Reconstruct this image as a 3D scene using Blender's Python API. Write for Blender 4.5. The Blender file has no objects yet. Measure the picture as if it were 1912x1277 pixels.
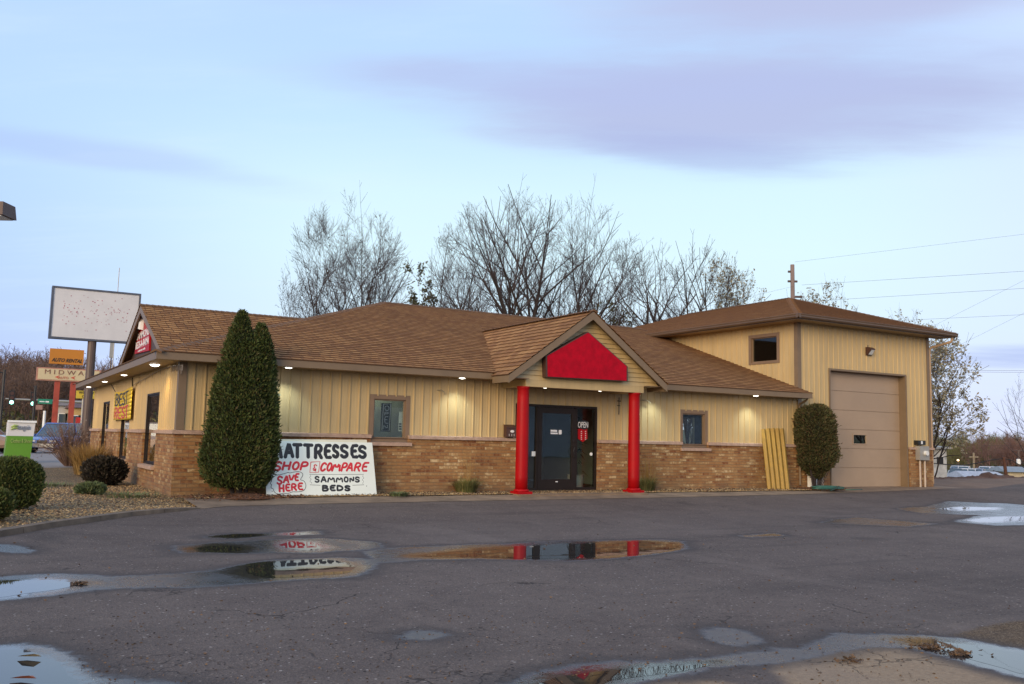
import bpy, bmesh, math, random
import numpy as np
from mathutils import Vector, Matrix
R = math.radians
rnd = random.Random(7)
S = bpy.context.scene
COL = S.collection

# ------------------------------------------------------------------ camera
F, YAW, PITCH, ROLL = 1687.8, R(30.598), R(6.108), R(1.306)
CAM = Vector((-3.6187, -19.5869, 1.307)); W, H = 1912., 1277.
FW = Vector((math.sin(YAW)*math.cos(PITCH), math.cos(YAW)*math.cos(PITCH), math.sin(PITCH)))
_rt = Vector((math.cos(YAW), -math.sin(YAW), 0)); _up = _rt.cross(FW)
RT = _rt*math.cos(ROLL)+_up*math.sin(ROLL); UP = _up*math.cos(ROLL)-_rt*math.sin(ROLL)
cd = bpy.data.cameras.new('camera'); cam = bpy.data.objects.new('camera', cd); COL.objects.link(cam)
cd.sensor_width = 36; cd.lens = 36*F/W; cd.clip_end = 3000; cd.clip_start = .1
cam.matrix_world = Matrix(((RT.x, UP.x, -FW.x, CAM.x), (RT.y, UP.y, -FW.y, CAM.y), (RT.z, UP.z, -FW.z, CAM.z), (0, 0, 0, 1)))
S.camera = cam
def ray(px, py): return FW+RT*((px-W/2)/F)+UP*((H/2-py)/F)
def onz(px, py, z=0.): q = ray(px, py); return CAM+q*((z-CAM.z)/q.z)
def ony(px, py, y=0.): q = ray(px, py); return CAM+q*((y-CAM.y)/q.y)
def onx(px, py, x=0.): q = ray(px, py); return CAM+q*((x-CAM.x)/q.x)
def atD(px, py, D): return CAM+ray(px, py)*D

# ------------------------------------------------------------------ world, sun, exposure
S.view_settings.view_transform = 'Standard'; S.view_settings.look = 'None'
S.view_settings.exposure = 0; S.view_settings.gamma = 1
SUN_EL, SUN_AZ = R(15), R(233)          # low soft sun from the left front (compass style, from +y clockwise)
class NT:
    def __init__(s, nt): s.nt = nt
    def n(s, typ, ins=None, **kw):
        x = s.nt.nodes.new(typ)
        for k, v in kw.items(): setattr(x, k, v)
        for k, v in (ins or {}).items(): s.set(x.inputs[k], v)
        return x
    def set(s, sock, v):
        if isinstance(v, bpy.types.NodeSocket): s.nt.links.new(v, sock)
        elif hasattr(sock, 'default_value'):
            d = sock.default_value
            if hasattr(d, '__len__') and len(d) == 4 and len(v) == 3: v = (*v, 1)
            sock.default_value = v
    def m(s, op, a, b=0., c=None, clamp=False):
        x = s.n('ShaderNodeMath', operation=op, use_clamp=clamp); s.set(x.inputs[0], a); s.set(x.inputs[1], b)
        if c is not None: s.set(x.inputs[2], c)
        return x.outputs[0]
    def mix(s, f, a, b, blend='MIX'):
        x = s.n('ShaderNodeMix', data_type='RGBA', blend_type=blend); s.set(x.inputs[0], f); s.set(x.inputs[6], a); s.set(x.inputs[7], b)
        return x.outputs[2]
    def ramp(s, f, stops, interp='LINEAR'):
        x = s.n('ShaderNodeValToRGB'); cr = x.color_ramp; cr.interpolation = interp
        while len(cr.elements) > 1: cr.elements.remove(cr.elements[-1])
        cr.elements[0].position = stops[0][0]; cr.elements[0].color = (*stops[0][1], 1)
        for p, c in stops[1:]: e = cr.elements.new(p); e.color = (*c, 1)
        s.set(x.inputs[0], f); return x.outputs[0]
    def mr(s, v, a, b, c=0., d=1., smooth=True):
        x = s.n('ShaderNodeMapRange', interpolation_type='SMOOTHSTEP' if smooth else 'LINEAR')
        s.set(x.inputs[0], v); x.inputs[1].default_value = a; x.inputs[2].default_value = b; x.inputs[3].default_value = c; x.inputs[4].default_value = d
        return x.outputs[0]
    def noise(s, vec, scale, detail=3, rough=.55, out=0):
        x = s.n('ShaderNodeTexNoise', {'Scale': scale, 'Detail': detail, 'Roughness': rough}); 
        if vec is not None: s.set(x.inputs['Vector'], vec)
        return x.outputs[out]
    def scl(s, vec, sc, loc=(0, 0, 0)):
        x = s.n('ShaderNodeMapping', {'Vector': vec}); x.inputs['Scale'].default_value = sc; x.inputs['Location'].default_value = loc
        return x.outputs[0]
world = bpy.data.worlds.new('World'); S.world = world; world.use_nodes = True
def build_world():
    nt = world.node_tree; nt.nodes.clear(); t = NT(nt)
    d = t.n('ShaderNodeTexCoord').outputs['Generated']
    nrm = t.n('ShaderNodeVectorMath', {0: d}, operation='NORMALIZE').outputs[0]
    sp = t.n('ShaderNodeSeparateXYZ', {0: nrm})
    x, y, z = sp.outputs
    az = t.m('MULTIPLY', t.m('ARCTAN2', x, y), 57.2958); el = t.m('MULTIPLY', t.m('ARCSINE', z), 57.2958)
    zz = t.m('ADD', t.m('MAXIMUM', z, 0.), .12)
    px = t.m('DIVIDE', x, zz); py = t.m('DIVIDE', y, zz)
    cv = t.n('ShaderNodeCombineXYZ', {0: px, 1: py, 2: 0.}).outputs[0]
    rot = t.n('ShaderNodeVectorRotate', {'Vector': cv, 'Angle': R(35)}, rotation_type='Z_AXIS').outputs[0]
    n1 = t.noise(t.scl(rot, (.35, 1.1, 1)), 1.3, 5, .55)
    n2 = t.noise(t.scl(rot, (.6, 2.2, 1), (3, 1, 0)), 2.2, 5, .6)
    n4 = t.noise(t.scl(rot, (.5, 1.5, 1), (5, 2, 0)), 1.1, 6, .62)
    n3 = t.noise(t.scl(rot, (.25, .6, 1), (9, 4, 0)), 1.0, 3, .5)
    wz = t.m('MULTIPLY', t.m('SUBTRACT', n1, .5), 7.); wa = t.m('MULTIPLY', t.m('SUBTRACT', n3, .5), 14.)
    def blob(a0, e0, sa, se, k, tilt=0., warp=1.):
        da = t.m('ADD', t.m('SUBTRACT', az, a0), t.m('MULTIPLY', wa, warp))
        de = t.m('ADD', t.m('SUBTRACT', t.m('SUBTRACT', el, e0), t.m('MULTIPLY', da, tilt)), t.m('MULTIPLY', wz, warp))
        q = t.m('ADD', t.m('POWER', t.m('ABSOLUTE', t.m('DIVIDE', da, sa)), 2.), t.m('POWER', t.m('ABSOLUTE', t.m('DIVIDE', de, se)), 2.))
        g_ = t.m('EXPONENT', t.m('MULTIPLY', q, -1.)); ero = t.m('ADD', t.m('MULTIPLY', t.m('SUBTRACT', n4, .5), 1.1), t.m('MULTIPLY', t.m('SUBTRACT', n2, .5), .7)); return t.m('MULTIPLY', t.mr(t.m('ADD', g_, t.m('MULTIPLY', ero, t.mr(g_, .02, .3))), .12, .95), k)
    e01 = t.m('DIVIDE', el, 90.)
    base = t.ramp(e01, [(0, (.76, .77, .97)), (.035, (.74, .80, 1.)), (.08, (.74, .88, 1.)), (.13, (.74, .92, 1.)), (.17, (.70, .89, 1.)),
                        (.215, (.58, .78, 1.)), (.26, (.52, .70, .98)), (.34, (.5, .66, .96)), (1, (.5, .66, .95))])
    left = t.ramp(e01, [(0, (.54, .6, .98)), (.05, (.50, .61, 1.)), (.1, (.51, .66, 1.)), (.15, (.51, .68, 1.)), (.2, (.52, .70, 1.)), (.3, (.52, .68, .98)), (1, (.5, .66, .95))])
    c = t.mix(t.mr(az, -4, 22), left, base)
    c = t.mix(t.mr(t.m('ADD', az, t.m('MULTIPLY', wa, .4)), 48, 66, 0, .55), c, (.70, .74, 1.))
    # mottled pale streaks
    c = t.mix(t.mr(n2, .45, .75, 0, .2), c, (.74, .86, 1.))
    for a0, e0, sa, se, k, tilt, wp, colr in [(47, 20.3, 22, 3.0, 1., -.06, .6, (.49, .53, .77)), (36, 21.8, 20, 1.4, .55, -.02, .8, (.48, .53, .81)), (44, 17.6, 8, 1.2, .6, -.12, .5, (.43, .475, .75)),
                                         (56, 26.5, 20, 3.2, .9, .02, .6, (.51, .53, .76)), (5, 15.6, 12, .9, .36, -.03, .3, (.42, .49, .80)),
                                         (72, 5.2, 17, .8, .95, 0, .06, (.46, .53, .84)), (20, 27, 12, 1.5, .35, .1, .5, (.5, .57, .9)), (-10, 22, 9, 2, .25, .1, .5, (.46, .6, .95))]:
        c = t.mix(blob(a0, e0, sa, se, k, tilt, wp), c, colr)
    c = t.mix(t.mr(t.m('MULTIPLY', n1, t.mr(el, 16, 22)), .5, .75, 0, .3), c, (.45, .5, .82))
    bg1 = t.n('ShaderNodeBackground', {'Color': t.mix(1., c, (.94, .985, 1., 1), 'MULTIPLY'), 'Strength': 1.12})
    sky = t.n('ShaderNodeTexSky', sky_type='NISHITA', sun_disc=False, sun_elevation=SUN_EL, sun_rotation=SUN_AZ)
    bg2 = t.n('ShaderNodeBackground', {'Color': sky.outputs[0], 'Strength': .1})
    mx = t.n('ShaderNodeMixShader', {0: .94, 1: bg2.outputs[0], 2: bg1.outputs[0]})
    o = t.n('ShaderNodeOutputWorld', {0: mx.outputs[0]})
build_world()
sd = bpy.data.lights.new('sun', 'SUN'); sd.energy = 3.2; sd.angle = R(35); sd.color = (1, .77, .50)
sun = bpy.data.objects.new('sun', sd); COL.objects.link(sun)
sdir = Vector((math.sin(SUN_AZ)*math.cos(SUN_EL), math.cos(SUN_AZ)*math.cos(SUN_EL), math.sin(SUN_EL)))
sun.rotation_euler = sdir.to_track_quat('Z', 'Y').to_euler()

# ------------------------------------------------------------------ materials
MATS = {}
def newmat(name):
    m = bpy.data.materials.new(name); m.use_nodes = True; m.node_tree.nodes.clear(); t = NT(m.node_tree)
    p = t.n('ShaderNodeBsdfPrincipled'); o = t.n('ShaderNodeOutputMaterial', {0: p.outputs[0]})
    MATS[name] = m; return m, t, p
def bump(t, p, h, dist, strength=1.):
    b = t.n('ShaderNodeBump', {'Height': h, 'Distance': dist, 'Strength': strength}); t.set(p.inputs['Normal'], b.outputs[0])
def mat(name, col, rough=.6, var=.18, scale=3., metal=0., bmp=0., bscale=60., spec=.5, stretch=(1, 1, 1), island=None, trans=0.):
    m, t, p = newmat(name)
    v = t.scl(t.n('ShaderNodeTexCoord').outputs['Object'], stretch)
    n = t.noise(v, scale, 5, .6)
    k = t.mr(n, .3, .7, 1-var, 1+var, False)
    c = t.mix(1., (*col, 1), t.n('ShaderNodeCombineColor', {0: k, 1: k, 2: k}).outputs[0], 'MULTIPLY')
    if island:
        ri = t.n('ShaderNodeNewGeometry').outputs['Random Per Island']
        c = t.mix(1., t.ramp(ri, [(i/(len(island)-1), q) for i, q in enumerate(island)]), t.n('ShaderNodeCombineColor', {0: k, 1: k, 2: k}).outputs[0], 'MULTIPLY')
    t.set(p.inputs['Base Color'], c)
    t.set(p.inputs['Roughness'], t.mr(n, .3, .7, rough*.9, min(1, rough*1.1), False)); t.set(p.inputs['Metallic'], metal)
    p.inputs['Specular IOR Level'].default_value = spec
    if trans:
        tr = t.n('ShaderNodeBsdfTranslucent', {'Color': c}); mx = t.n('ShaderNodeMixShader', {0: trans, 1: p.outputs[0], 2: tr.outputs[0]})
        o = [x for x in m.node_tree.nodes if x.type == 'OUTPUT_MATERIAL'][0]; t.set(o.inputs[0], mx.outputs[0])
    if bmp: bump(t, p, t.noise(v, bscale, 4, .6), bmp)
    return m
def emit(name, col, st, base=(.8, .8, .8)):
    m, t, p = newmat(name); p.inputs['Base Color'].default_value = (*base, 1); p.inputs['Emission Color'].default_value = (*col, 1); p.inputs['Emission Strength'].default_value = st
    return m
def glassmat(name, tint=(.8, .85, .82), refl=1., rough=.0):
    m, t, p = newmat(name); nt = m.node_tree
    nt.nodes.remove(p)
    tr = t.n('ShaderNodeBsdfTransparent', {'Color': (*tint, 1)}); gl = t.n('ShaderNodeBsdfGlossy', {'Color': (.95, .97, 1, 1), 'Roughness': rough})
    nz = t.noise(t.n('ShaderNodeTexCoord').outputs['Object'], 1.2, 2)
    b = t.n('ShaderNodeBump', {'Height': nz, 'Distance': .0012, 'Strength': .5}); t.set(gl.inputs['Normal'], b.outputs[0])
    ge = t.n('ShaderNodeNewGeometry'); cs = t.m('ABSOLUTE', t.n('ShaderNodeVectorMath', {0: ge.outputs['Normal'], 1: ge.outputs['Incoming']}, operation='DOT_PRODUCT').outputs['Value'])
    f = t.m('MULTIPLY', t.m('ADD', t.m('MULTIPLY', t.m('POWER', t.m('SUBTRACT', 1., cs, clamp=True), 5.), .93), .07), refl, clamp=True)
    mx = t.n('ShaderNodeMixShader', {0: f, 1: tr.outputs[0], 2: gl.outputs[0]})
    o = [x for x in nt.nodes if x.type == 'OUTPUT_MATERIAL'][0]; t.set(o.inputs[0], mx.outputs[0])
    return m
def brickmat(name):
    m, t, p = newmat(name)
    uv = t.n('ShaderNodeUVMap').outputs[0]; s = t.n('ShaderNodeSeparateXYZ', {0: uv}); u, v = s.outputs[0], s.outputs[1]
    bw, bh = .245, .0785
    row = t.m('FLOOR', t.m('DIVIDE', v, bh)); fv = t.m('FRACT', t.m('DIVIDE', v, bh))
    uu = t.m('ADD', t.m('DIVIDE', u, bw), t.m('MULTIPLY', t.m('MODULO', t.m('ADD', row, 100.), 2.), .5))
    cu = t.m('FLOOR', uu); fu = t.m('FRACT', uu)
    wn = t.n('ShaderNodeTexWhiteNoise', {'Vector': t.n('ShaderNodeCombineXYZ', {0: cu, 1: row, 2: 1.7}).outputs[0]}, noise_dimensions='3D')
    nz = t.noise(t.n('ShaderNodeCombineXYZ', {0: u, 1: v, 2: t.m('MULTIPLY', wn.outputs[0], 9.)}).outputs[0], 13, 4, .6)
    clump = t.noise(uv, 1.1, 3)
    val = t.m('ADD', t.m('ADD', t.m('MULTIPLY', wn.outputs[0], .42), t.m('MULTIPLY', nz, .75)), t.m('MULTIPLY', clump, .3))
    col = t.ramp(val, [(.36, (.10, .028, .010)), (.50, (.19, .064, .019)), (.62, (.285, .128, .040)), (.82, (.32, .162, .056)), (.95, (.41, .25, .105)), (1, (.53, .37, .19))])
    eu = t.m('MINIMUM', fu, t.m('SUBTRACT', 1., fu)); ev = t.m('MINIMUM', fv, t.m('SUBTRACT', 1., fv))
    mort = t.m('MINIMUM', t.mr(t.m('ADD', eu, t.m('MULTIPLY', t.m('SUBTRACT', nz, .5), .02)), .014, .03), t.mr(t.m('ADD', ev, t.m('MULTIPLY', t.m('SUBTRACT', nz, .5), .06)), .05, .1))
    big = t.noise(uv, .8, 4); k = t.mr(big, .3, .7, .82, 1.12, False)
    dirt = t.m('MULTIPLY', t.mr(v, .45, -.05), t.mr(t.noise(uv, 3, 4), .35, .6, .15, .8))
    c = t.mix(mort, (.27, .165, .08, 1), col)
    c = t.mix(1., c, t.n('ShaderNodeCombineColor', {0: k, 1: k, 2: k}).outputs[0], 'MULTIPLY')
    c = t.mix(dirt, c, (.2, .12, .06, 1))
    t.set(p.inputs['Base Color'], c); p.inputs['Roughness'].default_value = .85
    bump(t, p, t.m('ADD', mort, t.m('MULTIPLY', nz, .4)), .012)
    return m
def shinglemat(name):
    m, t, p = newmat(name)
    uv = t.n('ShaderNodeUVMap').outputs[0]; s = t.n('ShaderNodeSeparateXYZ', {0: uv}); u, v = s.outputs[0], s.outputs[1]
    rw, rh = .24, .195
    row = t.m('FLOOR', t.m('ADD', t.m('DIVIDE', v, rh), .001)); fv = t.m('FRACT', t.m('ADD', t.m('DIVIDE', v, rh), .001))
    off = t.n('ShaderNodeTexWhiteNoise', {'W': row}, noise_dimensions='1D').outputs[0]
    uu = t.m('ADD', t.m('DIVIDE', u, rw), t.m('MULTIPLY', off, 3.)); cu = t.m('FLOOR', uu); fu = t.m('FRACT', uu)
    wn = t.n('ShaderNodeTexWhiteNoise', {'Vector': t.n('ShaderNodeCombineXYZ', {0: cu, 1: row, 2: .3}).outputs[0]}, noise_dimensions='3D').outputs[0]
    fine = t.noise(uv, 90, 3, .7); big = t.noise(uv, .7, 4, .6); st = t.noise(t.scl(uv, (2.2, .35, 1)), 1.4, 4)
    col = t.ramp(t.m('ADD', t.m('MULTIPLY', wn, .6), t.m('MULTIPLY', fine, .5)), [(.1, (.17, .070, .024)), (.4, (.275, .125, .041)), (.65, (.335, .160, .053)), (.9, (.385, .197, .069)), (1, (.43, .235, .09))])
    k = t.mr(t.m('ADD', t.m('MULTIPLY', big, .6), t.m('MULTIPLY', st, .4)), .3, .7, .72, 1.18, False)
    c = t.mix(1., col, t.n('ShaderNodeCombineColor', {0: k, 1: k, 2: k}).outputs[0], 'MULTIPLY')
    gap = t.mr(t.m('MINIMUM', fu, t.m('SUBTRACT', 1., fu)), .02, .05)
    c = t.mix(t.m('SUBTRACT', 1., gap), c, (.05, .03, .02, 1))
    t.set(p.inputs['Base Color'], c); p.inputs['Roughness'].default_value = .9; p.inputs['Specular IOR Level'].default_value = .3
    bump(t, p, t.m('ADD', t.m('MULTIPLY', gap, .5), t.m('ADD', t.m('MULTIPLY', wn, .6), t.m('MULTIPLY', fine, .4))), .01)
    return m
def sidingmat(name, col):
    m, t, p = newmat(name)
    oc = t.n('ShaderNodeTexCoord').outputs['Object']
    a = t.noise(t.scl(oc, (3.2, 3.2, .25)), 1.5, 5, .6); b = t.noise(oc, .6, 4); f = t.noise(t.scl(oc, (20, 20, 1.2)), 1., 3)
    k = t.mr(t.m('ADD', t.m('ADD', t.m('MULTIPLY', a, .45), t.m('MULTIPLY', b, .35)), t.m('MULTIPLY', f, .2)), .35, .65, .86, 1.10, False)
    c = t.mix(1., (*col, 1), t.n('ShaderNodeCombineColor', {0: k, 1: k, 2: t.m('MULTIPLY', k, .98)}).outputs[0], 'MULTIPLY')
    t.set(p.inputs['Base Color'], c); t.set(p.inputs['Roughness'], t.mr(a, .3, .7, .38, .55, False))
    bump(t, p, t.noise(t.scl(oc, (1, 1, .4)), 2.2, 2), .01)
    return m
M = {}
M['siding'] = sidingmat('ribbed_steel_siding', (.50, .362, .172))
M['lap'] = sidingmat('lap_siding', (.49, .352, .165))
M['brick'] = brickmat('tan_brick')
M['shingle'] = shinglemat('brown_shingle')
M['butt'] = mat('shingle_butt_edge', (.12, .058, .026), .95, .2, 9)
M['cap'] = mat('ridge_shingle', (.15, .077, .036), .9, .3, 6, bmp=.004)
M['fascia'] = mat('taupe_fascia', (.185, .125, .070), .5, .1, 2)
M['trim'] = mat('brown_trim', (.21, .135, .078), .5, .12, 2)
M['gutter'] = mat('dark_gutter', (.11, .068, .04), .4, .12, 2)
M['soffit'] = mat('soffit', (.30, .20, .10), .5, .1, 2)
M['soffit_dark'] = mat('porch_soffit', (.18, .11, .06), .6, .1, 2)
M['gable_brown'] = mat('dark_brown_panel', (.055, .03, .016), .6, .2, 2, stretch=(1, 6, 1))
M['stone'] = mat('sill_stone', (.40, .265, .19), .8, .22, 9, bmp=.006, bscale=40)
M['bronze'] = mat('dark_bronze_frame', (.020, .013, .010), .5, .1, 2, spec=.25)
M['red'] = mat('red_paint', (.36, .002, .004), .5, .15, 2.2, bmp=.0008, bscale=30, spec=.22)
M['signred'] = mat('red_sign_face', (.40, .002, .014), .6, .2, 7, spec=.12)
M['signdark'] = mat('sign_cabinet', (.07, .03, .02), .5, .1, 2)
M['glass'] = glassmat('window_glass', (.80, .85, .82), 1.6)
M['glass_side'] = glassmat('side_window_glass', (.7, .78, .76), 1.6)
M['glass_dim'] = glassmat('sidelight_glass', (.80, .85, .82), .45)
M['white'] = mat('white_paint', (.78, .78, .74), .5, .05, 2)
M['board'] = mat('painted_board', (.72, .75, .66), .55, .06, 1.5, bmp=.001, bscale=12)
M['board2'] = mat('bare_board', (.66, .62, .46), .6, .08, 2)
M['black'] = mat('black_paint', (.015, .013, .012), .5, .1, 3)
M['letred'] = mat('red_lettering', (.55, .012, .02), .5, .1, 3)
M['letwhite'] = mat('white_lettering', (.75, .74, .72), .5, .05, 3)
M['garage'] = mat('garage_panel', (.36, .255, .165), .45, .06, 1.2, bmp=.002, bscale=30)
M['interior'] = mat('interior_wall', (.62, .62, .52), .8, .06, 1)
M['intfloor'] = mat('interior_floor', (.22, .18, .14), .6, .1, 1)
M['concrete'] = mat('apron_concrete', (.20, .138, .088), .85, .35, 1.6, bmp=.006, bscale=50)
M['kerb'] = mat('kerb_concrete', (.15, .108, .072), .85, .35, 4, bmp=.01, bscale=30)
M['metal'] = mat('grey_metal', (.36, .34, .30), .45, .08, 3, metal=.3)
M['pvc'] = mat('grey_pipe', (.50, .40, .31), .5, .1, 3)
M['steelpole'] = mat('brown_pole', (.10, .065, .05), .5, .15, 2)
M['bark'] = mat('bark', (.034, .024, .021), .9, .35, 6, bmp=.01, bscale=25, stretch=(3, 3, .6))
M['twig'] = mat('twig', (.060, .044, .044), .9, .2, 3)
M['bud'] = mat('bud_leaf', (.2, .2, .05), .8, .2, 2, island=[(.22, .16, .10), (.38, .31, .19), (.46, .42, .26), (.32, .26, .15), (.6, .55, .4)], trans=.5)
M['leafdark'] = mat('dark_leaf', (.05, .07, .03), .8, .2, 2, island=[(.05, .05, .025), (.08, .085, .035), (.07, .06, .03), (.1, .1, .05)], trans=.2)
M['arb'] = mat('cedar_foliage', (.05, .07, .02), .75, .2, 2, island=[(.032, .052, .009), (.056, .082, .014), (.078, .10, .018), (.046, .066, .012), (.10, .105, .024), (.08, .056, .018)], trans=.15)
M['arb2'] = mat('worn_cedar_foliage', (.05, .06, .02), .8, .2, 2, island=[(.032, .042, .010), (.058, .066, .015), (.11, .07, .026), (.048, .055, .014), (.082, .074, .02), (.09, .045, .02)], trans=.15)
M['box'] = mat('shrub_foliage', (.06, .08, .02), .75, .2, 2, island=[(.040, .066, .010), (.075, .105, .017), (.11, .125, .025), (.056, .070, .014), (.13, .11, .03)], trans=.15)
M['darkshrub'] = mat('maroon_foliage', (.03, .02, .015), .8, .2, 2, island=[(.022, .016, .010), (.036, .023, .013), (.028, .026, .012), (.055, .034, .02)])
M['lowgreen'] = mat('grey_green_foliage', (.1, .13, .05), .8, .2, 2, island=[(.08, .11, .035), (.11, .15, .055), (.13, .16, .07), (.09, .09, .04)])
M['tangrass'] = mat('dry_grass', (.4, .27, .09), .8, .2, 2, island=[(.26, .145, .035), (.35, .21, .06), (.21, .115, .035), (.42, .28, .10)], trans=.2)
M['greengrass'] = mat('green_grass_blade', (.12, .15, .04), .8, .2, 2, island=[(.10, .13, .03), (.17, .18, .05), (.26, .22, .08), (.08, .10, .03), (.36, .27, .11)], trans=.2)
M['brush'] = mat('bare_bush_twig', (.13, .07, .05), .9, .2, 3, island=[(.11, .06, .045), (.16, .09, .06), (.2, .12, .08), (.09, .05, .04)])
M['duff'] = mat('needle_litter', (.13, .06, .03), .95, .35, 9, bmp=.02, bscale=30)
M['stonebit'] = mat('gravel_stone', (.4, .3, .18), .85, .15, 8, island=[(.19, .115, .05), (.33, .21, .09), (.42, .28, .12), (.26, .16, .07), (.5, .37, .2), (.19, .085, .04)])
M['leaflitter'] = mat('dry_leaf', (.12, .07, .04), .9, .2, 3, island=[(.05, .03, .02), (.10, .06, .035), (.17, .10, .05), (.045, .035, .028)])
M['yellow'] = mat('yellow_plank', (.31, .175, .018), .55, .2, 5, stretch=(5, 5, .6), bmp=.002)
M['hose'] = mat('green_hose', (.03, .11, .075), .4, .1, 5)
M['tyre'] = mat('tyre_rubber', (.02, .02, .02), .8, .1, 3)
M['rim'] = mat('wheel_rim', (.4, .4, .4), .35, .1, 3, metal=.8)
M['carglass'] = mat('car_glass', (.05, .08, .11), .08, .05, 3, spec=.9)
M['lampglass'] = mat('lamp_lens', (.7, .7, .66), .15, .05, 3)
M['ltglow'] = emit('downlight_glow', (1, .93, .8), 9)
M['green_lit'] = emit('green_signal', (.25, 1, .75), 5)
M['amber_lit'] = emit('amber_lamp', (1, .6, .2), 3)
def carpaint(name, c):
    m, t, p = newmat(name); p.inputs['Base Color'].default_value = (*c, 1); p.inputs['Roughness'].default_value = .35; p.inputs['Metallic'].default_value = .2
    p.inputs['Coat Weight'].default_value = .7
    n = t.noise(t.n('ShaderNodeTexCoord').outputs['Object'], 3, 4); t.set(p.inputs['Roughness'], t.mr(n, .3, .7, .25, .45, False))
    return m

# ------------------------------------------------------------------ mesh helpers
class MB:
    def __init__(s): s.v = []; s.f = []; s.uv = []; s.mi = []
    def face(s, pts, uv=None, mi=0):
        b = len(s.v); s.v += [tuple(p) for p in pts]; s.f.append(tuple(range(b, b+len(pts)))); s.uv.append(uv); s.mi.append(mi)
    def box(s, x0, x1, y0, y1, z0, z1, mi=0, T=None):
        x0, x1 = min(x0, x1), max(x0, x1); y0, y1 = min(y0, y1), max(y0, y1); z0, z1 = min(z0, z1), max(z0, z1)
        c = [(x, y, z) for z in (z0, z1) for y in (y0, y1) for x in (x0, x1)]
        if T: c = [T(*p) for p in c]
        for q in ((0, 2, 3, 1), (4, 5, 7, 6), (0, 1, 5, 4), (2, 6, 7, 3), (0, 4, 6, 2), (1, 3, 7, 5)): s.face([c[i] for i in q], None, mi)
    def hexa(s, c, mi=0):   # 8 corners, bottom 4 ccw then top 4
        for q in ((3, 2, 1, 0), (4, 5, 6, 7), (0, 1, 5, 4), (1, 2, 6, 5), (2, 3, 7, 6), (3, 0, 4, 7)): s.face([c[i] for i in q], None, mi)
    def tube(s, pts, rad, n=8, mi=0, caps=True, flat=None):
        pts = [Vector(p) for p in pts]; rings = []; a = None
        if not hasattr(rad, '__len__'): rad = [rad]*len(pts)
        for i, p in enumerate(pts):
            d = (pts[min(i+1, len(pts)-1)]-pts[max(i-1, 0)])
            if d.length < 1e-9: d = Vector((0, 0, 1))
            d.normalize()
            if a is None: a = d.orthogonal().normalized()
            a = (a-d*a.dot(d)); a = a.normalized() if a.length > 1e-6 else d.orthogonal().normalized()
            b = d.cross(a); rg = []
            b0 = len(s.v)
            for k in range(n):
                w = a*math.cos(2*math.pi*k/n)+b*math.sin(2*math.pi*k/n); s.v.append(tuple(p+w*rad[i]))
            rings.append(b0)
        for i in range(len(rings)-1):
            for k in range(n):
                k2 = (k+1) % n
                s.f.append((rings[i]+k, rings[i]+k2, rings[i+1]+k2, rings[i+1]+k)); s.uv.append(None); s.mi.append(mi)
        if caps:
            s.f.append(tuple(rings[0]+k for k in reversed(range(n)))); s.f.append(tuple(rings[-1]+k for k in range(n))); s.uv += [None]*2; s.mi += [mi]*2
    def cyl(s, p, r0, r1, h, n=16, mi=0): s.tube([p, (p[0], p[1], p[2]+h)], [r0, r1], n, mi)
    def lathe(s, prof, n=20, c=(0, 0, 0), mi=0):
        b = len(s.v)
        for r, z in prof:
            for k in range(n): s.v.append((c[0]+r*math.cos(2*math.pi*k/n), c[1]+r*math.sin(2*math.pi*k/n), c[2]+z))
        for i in range(len(prof)-1):
            for k in range(n):
                k2 = (k+1) % n; s.f.append((b+i*n+k, b+i*n+k2, b+(i+1)*n+k2, b+(i+1)*n+k)); s.uv.append(None); s.mi.append(mi)
        s.f.append(tuple(b+k for k in reversed(range(n)))); s.f.append(tuple(b+(len(prof)-1)*n+k for k in range(n))); s.uv += [None]*2; s.mi += [mi]*2
    def prism(s, poly, ax, a, b, mi=0):
        """polygon in a plane perpendicular to axis ax ('x','y','z'), extruded from a to b"""
        def P(u, v, w): return {'x': (w, u, v), 'y': (u, w, v), 'z': (u, v, w)}[ax]
        n = len(poly); s.face([P(u, v, a) for u, v in poly], None, mi); s.face([P(u, v, b) for u, v in reversed(poly)], None, mi)
        for i in range(n):
            u0, v0 = poly[i]; u1, v1 = poly[(i+1) % n]; s.face([P(u0, v0, a), P(u0, v0, b), P(u1, v1, b), P(u1, v1, a)], None, mi)
    def build(s, name, mats, parent=None, smooth=False, fixn=True):
        me = bpy.data.meshes.new(name); me.from_pydata(s.v, [], s.f)
        if not isinstance(mats, (list, tuple)): mats = [mats]
        for m in mats: me.materials.append(m)
        if len(mats) > 1: me.polygons.foreach_set('material_index', s.mi)
        if fixn and len(s.f) < 60000:
            bm = bmesh.new(); bm.from_mesh(me); bmesh.ops.recalc_face_normals(bm, faces=bm.faces); bm.to_mesh(me); bm.free()
        uvl = me.uv_layers.new(name='UVMap'); dat = np.zeros((len(me.loops), 2), np.float32)
        if len(s.f) < 40000:
            V = s.v
            for pi, p in enumerate(me.polygons):
                given = s.uv[pi]; nn = p.normal; a = max(range(3), key=lambda i: abs(nn[i]))
                if given is not None:
                    gm = {vi: g for vi, g in zip(s.f[pi], given)}
                    for li in p.loop_indices: dat[li] = gm[me.loops[li].vertex_index]
                else:
                    for li in p.loop_indices:
                        q = V[me.loops[li].vertex_index]; dat[li] = ((q[1], q[2]), (q[0], q[2]), (q[0], q[1]))[a]
            uvl.data.foreach_set('uv', dat.ravel())
        if smooth: me.polygons.foreach_set('use_smooth', [True]*len(me.polygons))
        o = bpy.data.objects.new(name, me); COL.objects.link(o)
        if parent: o.parent = parent; o.matrix_parent_inverse = Matrix.Translation(-Vector(parent.location)) if parent.type == 'EMPTY' and parent.parent is None else Matrix()
        return o
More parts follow.
